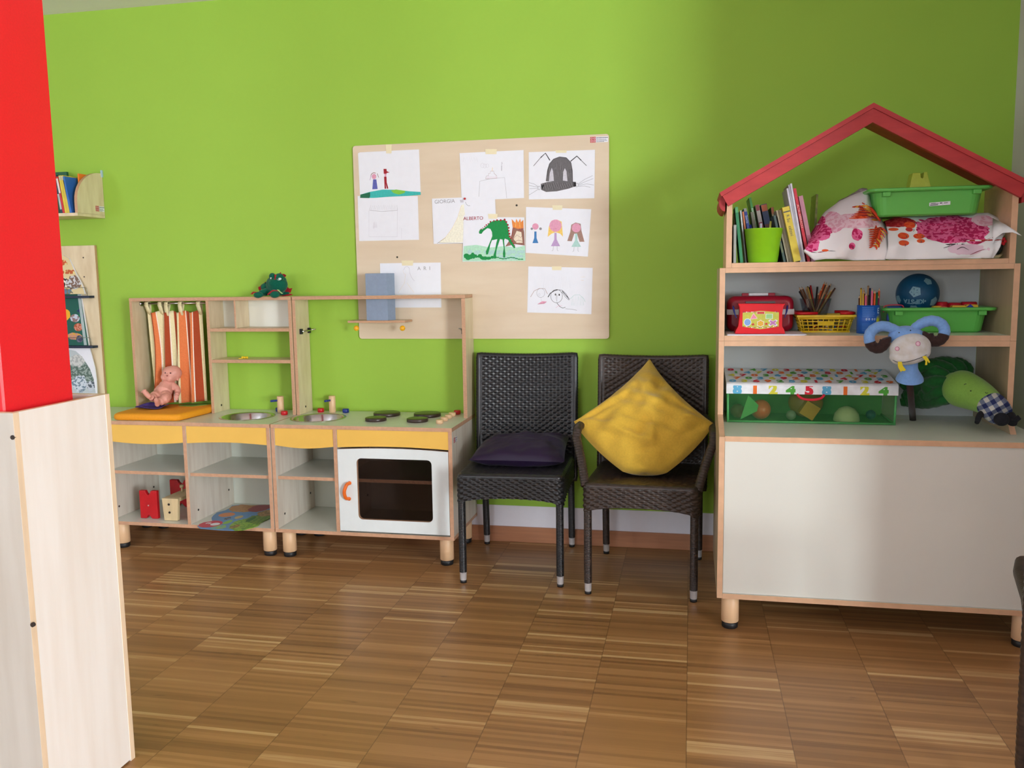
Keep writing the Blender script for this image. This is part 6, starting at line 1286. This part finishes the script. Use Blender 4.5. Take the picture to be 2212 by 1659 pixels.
def block(cx_, cy_, w, hpx, col, sh, label, y=-0.575):
    c = at(1860+cx_/6.284, 560+cy_/6.284, y=y); wd_ = w/6.284/FPX*3.68; zt_ = c.z; zb_ = 1.150
    m = M(); mm_ = mat('block_'+col, dict(PL)[col], 0.35)
    if sh == 'round': m.cyl((c.x, y+wd_/2, zb_), wd_/2, zt_-zb_, 28, ch=0.004)
    elif sh == 'tri': m.prism([(c.x-wd_/2, y, zb_), (c.x+wd_/2, y, zb_), (c.x+wd_/2, y, zt_-0.012), (c.x, y, zt_), (c.x-wd_/2, y, zt_-0.012)], (0, 0.012, 0))
    else: m.prism([(x, y, z) for x, z in rrect(c.x-wd_/2, c.x+wd_/2, zb_, zt_, 0.006)], (0, 0.03, 0))
    return tag(m.build('toy_block', mm_, bevel=0.001), label, 'toy block', 'wooden shapes in the green tray')
block(1120, 580, 140, 0, 'red', 'round', 'round red block nearest the ball in the lower green tray', -0.555)
block(1295, 592, 160, 0, 'red', 'round', 'middle round red block in the lower green tray', -0.555)
block(1495, 580, 190, 0, 'red', 'round', 'rightmost, largest red block in the lower green tray', -0.55)
block(1510, 615, 140, 0, 'yellow', 'sq', 'yellow block in front of the largest red block', -0.590); block(1490, 612, 84, 0, 'blue', 'tri', 'pointed blue block in front of the yellow block, right side of tray', -0.6045)
block(1330, 628, 160, 0, 'yellow', 'sq', 'yellow block in front of the middle red block in the tray', -0.595); block(1040, 635, 100, 0, 'yellow', 'sq', 'low yellow block just right of the ball', -0.596); block(1130, 645, 90, 0, 'orange', 'sq', 'low orange block between two yellow blocks in the tray', -0.604)
A = at(1860+285/6.284, 560+650/6.284, y=-0.60); B_ = at(1860+605/6.284, 560+650/6.284, y=-0.60)
pk = M().tube(bez([(A.x+0.006, -0.60, 1.195), (A.x+0.008, -0.60, 1.218), (A.x+0.03, -0.60, 1.2235), (B_.x-0.02, -0.60, 1.2235), (B_.x-0.008, -0.60, 1.216), (B_.x-0.003, -0.60, 1.19)], 20), 0.0024, 8).build('hoop', mat('pink_plastic', (206, 60, 90), 0.35)); tag(pk, 'thin pink plastic hoop rising from the left of the lower green tray', 'hoop')
tag(M().box(A.x+0.022, B_.x-0.012, -0.594, -0.570, 1.16, 1.2185).build('toy_block', mat('block_blue', dict(PL)['blue'], 0.35), bevel=0.004), 'flat blue block under the pink hoop', 'toy block', 'wooden shapes in the green tray')

# --- niche: fabric box with number lid
NB = thing('toy_box', 'see-through green box with white lid printed with colourful numbers', 'storage box', (0.47, -0.55, 0.755))
gx0, gx1, gy0, gy1, gz0 = 0.152, 0.788, -0.665, -0.425, 0.7556
lz = lambda y: at(1571, 848, y=gy0).z+(y-gy0)*0.10
zl = lz(gy0)
gm = bpy.data.materials.new('green_film'); gm.use_nodes = True; q_ = gm.node_tree; q_.nodes.clear(); o_ = q_.nodes.new('ShaderNodeOutputMaterial'); a_ = q_.nodes.new('ShaderNodeBsdfTransparent'); a_.inputs[0].default_value = (0.76, 0.84, 0.66, 1); b_ = q_.nodes.new('ShaderNodeBsdfPrincipled'); b_.inputs['Base Color'].default_value = lin((70, 140, 84)); b_.inputs['Roughness'].default_value = 0.2; mx_ = q_.nodes.new('ShaderNodeMixShader'); mx_.inputs[0].default_value = 0.22
q_.links.new(a_.outputs[0], mx_.inputs[1]); q_.links.new(b_.outputs[0], mx_.inputs[2]); q_.links.new(mx_.outputs[0], o_.inputs[0])
m = M(); m.grid(lambda u, v: (gx0+(gx1-gx0)*u, gy0+0.004*math.sin(7*u)*math.sin(3.1*v), gz0+0.006+(zl-0.002-gz0)*v), 16, 6); m.grid(lambda u, v: (gx0-0.006*math.sin(3.14*v), gy0+(gy1-gy0)*u, gz0+0.006+(zl-gz0)*v), 4, 6); m.grid(lambda u, v: (gx1+0.004*math.sin(3.14*v), gy0+(gy1-gy0)*u, gz0+0.006+(zl-gz0)*v), 4, 6)
m.build('film_walls', gm, NB)
GF = mat('green_piping', (84, 168, 96), 0.5); m = M(); e_ = 0.0045
m.box(gx0, gx1, gy0+0.001, gy1, gz0, gz0+0.003)
for a, b_ in (((gx0, gy0, gz0+e_), (gx1, gy0, gz0+e_)), ((gx0, gy0, gz0+e_), (gx0, gy1, gz0+e_)), ((gx1, gy0, gz0+e_), (gx1, gy1, gz0+e_)), ((gx0, gy0, gz0), (gx0-0.002, gy0, zl)), ((gx1, gy0, gz0), (gx1+0.002, gy0, zl))): m.tube([a, b_], e_, 8)
m.box(gx0, gx1, gy1-0.002, gy1, gz0, zl)
m.build('box_base', GF, NB)
lm = M(); mm = [mat('white_lid_cotton', (238, 240, 244), 0.8), mat('digit_blue', (96, 176, 216), 0.8), mat('digit_orange', (238, 116, 40), 0.8), mat('digit_yellow', (218, 214, 66), 0.8), mat('digit_green', (84, 170, 60), 0.8), mat('digit_red', (216, 36, 58), 0.8)]
LX_0, LX_1, ly0, ly1 = gx0-0.008, gx1+0.008, gy0-0.010, gy1+0.012; lt = zl+0.036
def topz(y): return lt+0.006+(y-ly0)*0.12
lm.prism([(LX_0, ly0, zl-0.003), (LX_0, ly0, lt-0.006), (LX_0, ly0+0.003, lt), (LX_0, ly0+0.012, lt+0.005), (LX_0, ly1, topz(ly1)), (LX_0, ly1, zl+0.01)], (LX_1-LX_0, 0, 0))
xs = [0.043, 0.112, 0.182, 0.250, 0.320, 0.386, 0.456, 0.528, 0.598]
for x, ch_, k in zip(xs, '812458124', (1, 2, 3, 4, 5, 1, 2, 3, 4)): lm.text(ch_, 0.062, orient((LX_0+x, ly0-0.0004, (zl+lt)/2-0.004), (1, 0, 0), (0, 0, 1)), k, 0.0002, bold=0.0042)
# clip the printed digits to the front strip of the lid
for i, v in enumerate(lm.v):
    if abs(v.y-(ly0-0.0004)) < 0.0005: v.z = min(max(v.z, zl-0.0025), lt-0.005)
sl = Vector((0, 1, 0.12)).normalized(); q = random.Random(12); k = 0
for j in range(5):
    for i in range(14):
        x = LX_0+0.026+i*0.0462+(0.02 if j % 2 else 0); y = ly0+0.032+j*0.050
        if x > LX_1-0.02: continue
        dgt = '0123456789'[(i*3+j*7) % 10]; k = 1+(i*2+j) % 5
        lm.text(dgt, 0.052, orient((x, y, topz(y)+0.0006), (1, 0, 0), sl), k, 0.0002, bold=0.0022)
lm.build('lid', mm, NB)
M().tube(bez([(gx0+0.265, gy0-0.012, zl-0.002), (gx0+0.285, gy0-0.014, zl-0.018), (gx0+0.32, gy0-0.014, zl-0.023), (gx0+0.355, gy0-0.014, zl-0.017), (gx0+0.37, gy0-0.012, zl-0.002)], 20), 0.005, 10).build('pull_loop', mat('digit_red', (216, 36, 58), 0.8), NB)
tb2 = M(); tb2.prism([(gx0+0.05, gy0+0.01, gz0+0.01), (gx0+0.115, gy0+0.01, gz0+0.045), (gx0+0.12, gy0+0.01, gz0+0.07), (gx0+0.08, gy0+0.01, gz0+0.11), (gx0+0.075, gy0+0.01, gz0+0.14), (gx0+0.088, gy0+0.01, gz0+0.14)], (0, 0.002, 0)); tb2.build('flap', GF, NB)
cont = [('ball', (0.285, -0.60, 0.041), 'sphere', (214, 90, 66), 'coral red ball inside the green number-lidded box'), ('ball', (0.195, -0.58, 0.03), 'sphere', (120, 74, 60), 'brown ball at the left end inside the green number-lidded box'), ('toy_block', (0.475, -0.60, 0.03), 'cube', (210, 150, 50), 'amber cube standing on its corner inside the green box'), ('ball', (0.405, -0.605, 0.02), 'sphere', (140, 150, 140), 'small grey ball inside the green box beside the amber cube'), ('toy_cup', (0.62, -0.60, 0.028), 'dome', (214, 226, 190), 'pale shiny upside-down cup inside the green box, right side'), ('toy_pouch', (0.47, -0.53, 0.05), 'sphere2', (180, 120, 60), 'orange brown rounded toy behind the amber cube in the green box'), ('toy_piece', (0.72, -0.56, 0.02), 'sphere', (30, 90, 120), 'dark teal toy at the right end inside the green box')]
for nm_, (x, y, r), kd, c, lb in cont:
    m = M(); zc2 = gz0+0.0035+r
    if kd == 'sphere': m.ball((x, y, zc2), r, 24)
    elif kd == 'sphere2': m.ball((x, y, gz0+0.0035+0.062), (0.07, 0.045, 0.062), 24)
    elif kd == 'cube': T = Matrix.Translation((x, y, gz0+0.0035+0.043)) @ rotm('Y', R(32)); m.box(-0.03, 0.03, -0.03, 0.03, -0.03, 0.03, 0, T)
    else: m.lathe((x, y, gz0+0.0035), [(0.05, 0), (0.051, 0.004), (0.046, 0.03), (0.03, 0.05), (0.012, 0.058), (0.001, 0.06)], 30)
    tag(m.build(nm_, mat('boxed_toy_%d_%d' % (c[0], c[1]), c, 0.35)), lb, 'toy', 'toys in the see-through green box')

# --- ram on a stick
RB = mat('sky_blue_plush', (128, 172, 232), 0.95, 0.05, 140, 0.35, spec=0.1, sheen=0.25); RW_ = mat('off_white_plush', (222, 224, 226), 0.95, 0.05, 30, 0.3, spec=0.1, sheen=0.2, c2=(206, 204, 196)); RBR = mat('dark_brown_plush', (62, 46, 44), 0.95, 0.1, 140, 0.3, spec=0.1, sheen=0.15)
rk_ = lambda a, b, y: at(1860+a/10.055, 670+b/10.055, y=y)
rm = thing('hobby_ram', 'blue and white plush ram head with curled brown tipped horns on a brown stick', 'plush toy', (0.88, -0.53, 0.755))
sb_ = Vector((0.887, -0.530, 0.7558)); stp = rk_(1050, 1500, -0.795)
M().tube([sb_, sb_.lerp(stp, 0.5), stp], 0.0125, 16).build('stick', RBR, rm)
YH = -0.835
m = M(); n1, n0 = rk_(1060, 1250, YH), rk_(1055, 1500, YH+0.02)
m.tube(bez([rk_(1050, 1545, YH+0.022), n0, rk_(1060, 1380, YH+0.01), n1, rk_(1060, 1120, YH)], 20), [0.036, 0.042, 0.046, 0.048, 0.049, 0.049, 0.048, 0.046, 0.043, 0.040, 0.037, 0.034, 0.032, 0.030, 0.029, 0.028, 0.028, 0.028, 0.028, 0.028, 0.028], 20)
m.build('neck', RB, rm, sub=1)
m = M(); hc0 = rk_(1000, 590, YH+0.005); m.ball(hc0, (0.066, 0.045, 0.043), 28, ring=18, T=rotm('Y', R(6))); m.build('head', RB, rm)
m = M(); mc = rk_(1060, 860, YH-0.030); T = rotm('Y', R(-12)).to_4x4()
prof2 = []
m.ball(mc+Vector((0, 0, 0.006)), (0.072, 0.050, 0.054), 32, ring=22, T=T); m.ball(mc+Vector((0.0, -0.004, -0.026)), (0.066, 0.048, 0.028), 28, T=T); m.ball(rk_(800, 1010, YH-0.03), (0.030, 0.04, 0.024), 18); m.ball(rk_(1330, 900, YH-0.028), (0.028, 0.04, 0.026), 18)
mz_ = m.build('muzzle', RW_, rm, remesh=0.004, smooth_it=8)
hl = [rk_(a, b, y) for a, b, y in ((900, 490, YH), (740, 420, YH), (520, 350, YH-0.005), (330, 380, YH-0.01), (200, 500, YH-0.015), (180, 650, YH-0.02), (240, 780, YH-0.02), (370, 830, YH-0.02), (480, 770, YH-0.02), (530, 650, YH-0.02), (520, 600, YH-0.02))]
hr_ = [rk_(a, b, y) for a, b, y in ((1100, 450, YH), (1210, 350, YH), (1380, 260, YH-0.004), (1560, 230, YH-0.008), (1730, 290, YH-0.012), (1810, 420, YH-0.016), (1790, 560, YH-0.02), (1700, 660, YH-0.02), (1580, 680, YH-0.02), (1480, 620, YH-0.02), (1450, 520, YH-0.02), (1455, 495, YH-0.02))]
for pts in (hl, hr_):
    pth = bez(pts, 60); n = len(pth); rad = [0.0195*(0.75+0.25*min(1, i/(n*0.2)))*(1+0.035*math.sin(i*1.9)) for i in range(n)]
    for i in range(5): rad[-1-i] *= (0.45, 0.72, 0.87, 0.95, 0.99)[i]
    cut = int(n*0.53); M().tube(pth[:cut+1], rad[:cut+1], 18).build('horn', RB, rm); M().tube(pth[cut:], rad[cut:], 18).build('horn_tip', RBR, rm)
hit = []
def on_muz(a, b):  # front of the muzzle
    o = rk_(a, b, YH-0.08); d = (o-CAM).normalized(); best = None
    for c, rr3 in ((mc+Vector((0, 0, 0.006)), (0.072, 0.050, 0.054)), (mc+Vector((0, -0.004, -0.026)), (0.066, 0.048, 0.028))):
        s3 = Vector((1/rr3[0], 1/rr3[1], 1/rr3[2])); Ti = T.inverted().to_3x3(); oc3 = Ti @ (CAM-c); dc = Ti @ d; oc3 = Vector([oc3[i]*s3[i] for i in range(3)]); dc = Vector([dc[i]*s3[i] for i in range(3)])
        A_ = dc.dot(dc); B3 = oc3.dot(dc); C3 = oc3.dot(oc3)-1; D3 = B3*B3-A_*C3
        if D3 > 0: t3 = (-B3-math.sqrt(D3))/A_; best = t3 if best is None else min(best, t3)
    return CAM+d*((best if best else (mc-CAM).length-0.03)-0.0006)
MPK = mat('pink_felt_spot', (240, 206, 222), 0.9); MPR = mat('magenta_thread', (196, 104, 150), 0.8); NT = mat('navy_thread', (40, 46, 66), 0.8)
for cx_, cy_, r_ in ((785, 838, 42), (1238, 728, 48)):
    o = M().grid(lambda u, v: on_muz(cx_+r_*v*math.cos(6.283*u), cy_+r_*v*math.sin(6.283*u)), 20, 2).build('nostril', MPK, rm, solid=0.0006)
    M().tube([on_muz(cx_+r_*math.cos(k*0.3142), cy_+r_*math.sin(k*0.3142)) for k in range(21)], 0.0010, 6, cap=False).build('stitched_ring', MPR, o)
M().tube(bez([on_muz(a, b) for a, b in ((690, 1085), (780, 1125), (900, 1135), (1060, 1110), (1220, 1060), (1360, 1005), (1450, 945))], 30), 0.0010, 6).build('mouth_line', NT, rm)
for a, b in ((828, 488), (1077, 440)):
    q2 = rk_(a, b, YH-0.040); M().ball(Vector((q2.x, q2.y+0.0015, q2.z)), (0.0022, 0.002, 0.0022), 10).build('eye', BLACK, rm)
YF = mat('yellow_felt', (232, 214, 48), 0.9)
for lst in ([(800, 1120), (880, 1120), (900, 1200), (975, 1300), (940, 1325), (880, 1320), (870, 1350), (810, 1250), (800, 1210)], [(1330, 1010), (1400, 990), (1450, 1040), (1500, 1130), (1470, 1150), (1440, 1090), (1435, 1190), (1390, 1195), (1400, 1110)]):
    M().prism([tuple(rk_(a, b, YH-0.084)) for a, b in lst], (0.001, 0.002, 0)).build('grass_tuft', YF, rm)
m = M(); m.tube([(0.80, -0.775, 1.075), (0.83, -0.80, 1.06)], 0.004, 8)

# --- green leek plush
LK = mat('light_green_plush', (132, 176, 78), 0.95, 0.04, 140, 0.3, spec=0.1, sheen=0.2); LD = mat('deep_green_plush', (34, 96, 44), 0.95, 0.10, 90, 0.3, spec=0.1, sheen=0.2)
lk_ = lambda a, b, y: at(1840+a/5.72, 670+b/5.72, y=y)
lp = thing('plush_leek', 'pale green plush vegetable with smiling face, dark leaves and gingham skirt', 'plush toy', (1.0, -0.6, 0.756))
pth = bez([lk_(1270, 930, -0.62), lk_(1370, 975, -0.66), lk_(1520, 1040, -0.70), lk_(1680, 1130, -0.76), lk_(1760, 1210, -0.80)], 24)
rad = [0.050, 0.060, 0.066, 0.069, 0.071, 0.072, 0.072, 0.071, 0.070, 0.069, 0.067, 0.066, 0.064, 0.062, 0.060, 0.058, 0.055, 0.053, 0.051, 0.049, 0.047, 0.045, 0.043, 0.041, 0.040]
m = M(); m.tube(pth, rad[:len(pth)], 28); m.ball(pth[0], 0.052, 24)
for v in m.v: v.z = max(v.z, 0.757)
m.build('body', LK, lp, remesh=0.005, smooth_it=6)
GNG = bpy.data.materials.new('blue_gingham'); GNG.use_nodes = True; nt = GNG.node_tree; b = nt.nodes['Principled BSDF']; b.inputs['Roughness'].default_value = 0.9
g_ = nt.nodes.new('ShaderNodeNewGeometry'); mpp = nt.nodes.new('ShaderNodeMapping'); mpp.inputs['Rotation'].default_value = (0.2, 0.55, 0.3); nt.links.new(g_.outputs['Position'], mpp.inputs['Vector']); sx_ = nt.nodes.new('ShaderNodeSeparateXYZ'); nt.links.new(mpp.outputs[0], sx_.inputs[0])
def mth(op, a, v=None):
    n = nt.nodes.new('ShaderNodeMath'); n.operation = op; nt.links.new(a, n.inputs[0])
    if v is not None: 
        if isinstance(v, float): n.inputs[1].default_value = v
        else: nt.links.new(v, n.inputs[1])
    return n.outputs[0]
s1 = mth('GREATER_THAN', mth('FRACT', mth('MULTIPLY', sx_.outputs['X'], 32.0)), 0.5); s2 = mth('GREATER_THAN', mth('FRACT', mth('MULTIPLY', sx_.outputs['Z'], 32.0)), 0.5)
rpg = nt.nodes.new('ShaderNodeValToRGB'); rpg.color_ramp.interpolation = 'CONSTANT'; e = rpg.color_ramp.elements; e[0].color = lin((196, 196, 188)); e[1].position = 0.66; e[1].color = lin((34, 46, 96)); k3 = e.new(0.33); k3.color = lin((110, 120, 144))
nt.links.new(mth('MULTIPLY', mth('ADD', s1, s2), 0.499), rpg.inputs[0]); nt.links.new(rpg.outputs[0], b.inputs['Base Color'])
sk = bez([lk_(1700, 1150, -0.765), lk_(1770, 1220, -0.80), lk_(1840, 1290, -0.83)], 10)
m = M(); m.tube(sk, [0.046, 0.050, 0.051, 0.051, 0.051, 0.050, 0.050, 0.049, 0.048, 0.046, 0.044][:len(sk)], 26)
for v in m.v: v.z = max(v.z, 0.7575)
m.build('gingham_skirt', GNG, lp)
NVB = mat('blue_black_plush', (18, 20, 28), 0.95, 0.2, 90)
m = M(); m.ball(lk_(1850, 1350, -0.875), (0.026, 0.026, 0.024), 16); m.build('foot', NVB, lp)
m = M(); m.tube([lk_(1960, 1290, -0.84), lk_(1990, 1360, -0.86), lk_(1980, 1400, -0.87)], [0.015, 0.018, 0.016], 12); m.tube([lk_(2000, 1370, -0.87), lk_(2075, 1320, -0.875)], [0.012, 0.009], 10)
for v in m.v: v.z = max(v.z, 0.757)
m.build('foot', NVB, lp)
m = M(); m.tube(bez([lk_(1640, 1270, -0.79), lk_(1580, 1300, -0.82), lk_(1545, 1390, -0.85)], 8), [0.012, 0.013, 0.013, 0.012, 0.011, 0.010, 0.010, 0.009, 0.008], 12)
for v in m.v: v.z = max(v.z, 0.757)
m.build('arm', NVB, lp)
def on_body(a, b):  # front of the plush body
    o = lk_(a, b, -0.9); d = (o-CAM).normalized(); best = None
    for p, r3 in zip(pth, rad):
        oc3 = CAM-p; B3 = oc3.dot(d); D3 = B3*B3-oc3.length_squared+r3*r3
        if D3 > 0: t3 = -B3-math.sqrt(D3); best = t3 if best is None else min(best, t3)
    return CAM+d*((best or 3.5)-0.0008)
for lst in (((1388, 922), (1400, 912), (1416, 910)), ((1650, 1015), (1662, 1026), (1685, 1022)), ((1675, 1066), (1700, 1078), (1735, 1072))): M().tube([on_body(a, b) for a, b in lst], 0.0011, 6).build('stitched_smile', BLACK, lp)
M().ball(on_body(1470, 998), (0.0028, 0.002, 0.0022), 10).build('eye', BLACK, lp)
def leaf(pts, r0, nm='leaf'):
    p = bez([lk_(a, b, y) for a, b, y in pts], 24); n = len(p); m = M()
    m.tube(p, [r0*(0.35+0.65*math.sin(math.pi*(0.08+0.84*i/(n-1))))*(1+0.05*math.sin(i*2.3)) for i in range(n)], 16, flat=0.8)
    for v in m.v: v.z = max(v.z, 0.757+0.002*math.sin(v.x*90)); v.x = max(v.x, 0.806); v.y = min(v.y, -0.412)
    return m.build(nm, LD, lp)
leaf([(1240, 850, -0.58), (1050, 760, -0.60), (850, 800, -0.50), (700, 900, -0.45), (620, 960, -0.44)], 0.034)
leaf([(1240, 900, -0.60), (1050, 880, -0.62), (850, 960, -0.50), (700, 1060, -0.45), (620, 1080, -0.44)], 0.036)
leaf([(1250, 960, -0.60), (1100, 1000, -0.63), (900, 1070, -0.52), (720, 1120, -0.45), (600, 1140, -0.44)], 0.036)
leaf([(1260, 1020, -0.62), (1150, 1090, -0.64), (950, 1130, -0.54), (780, 1130, -0.46), (620, 1120, -0.44)], 0.032)
leaf([(1300, 830, -0.56), (1200, 720, -0.56), (1000, 670, -0.57), (860, 700, -0.58), (760, 790, -0.58)], 0.030)
leaf([(1400, 800, -0.54), (1330, 690, -0.53), (1180, 650, -0.53), (1040, 660, -0.54), (930, 720, -0.55)], 0.030)
leaf([(1440, 800, -0.53), (1420, 720, -0.50), (1300, 650, -0.49), (1200, 650, -0.48)], 0.026)
m = M(); cc2 = lk_(1180, 900, -0.56)
for da, db_, yy2, r4 in ((1150, 860, -0.57, 0.05), (1050, 940, -0.58, 0.05), (900, 960, -0.50, 0.045), (1000, 1040, -0.55, 0.045), (1120, 1040, -0.60, 0.045), (760, 1040, -0.45, 0.036), (1250, 780, -0.53, 0.045)): m.ball(lk_(da, db_, yy2), (r4*1.2, r4*0.9, r4), 16)
for v in m.v: v.z = max(v.z, 0.757); v.x = max(v.x, 0.806); v.y = min(v.y, -0.405)
m.build('leaf_bunch', LD, lp, remesh=0.006, smooth_it=4)
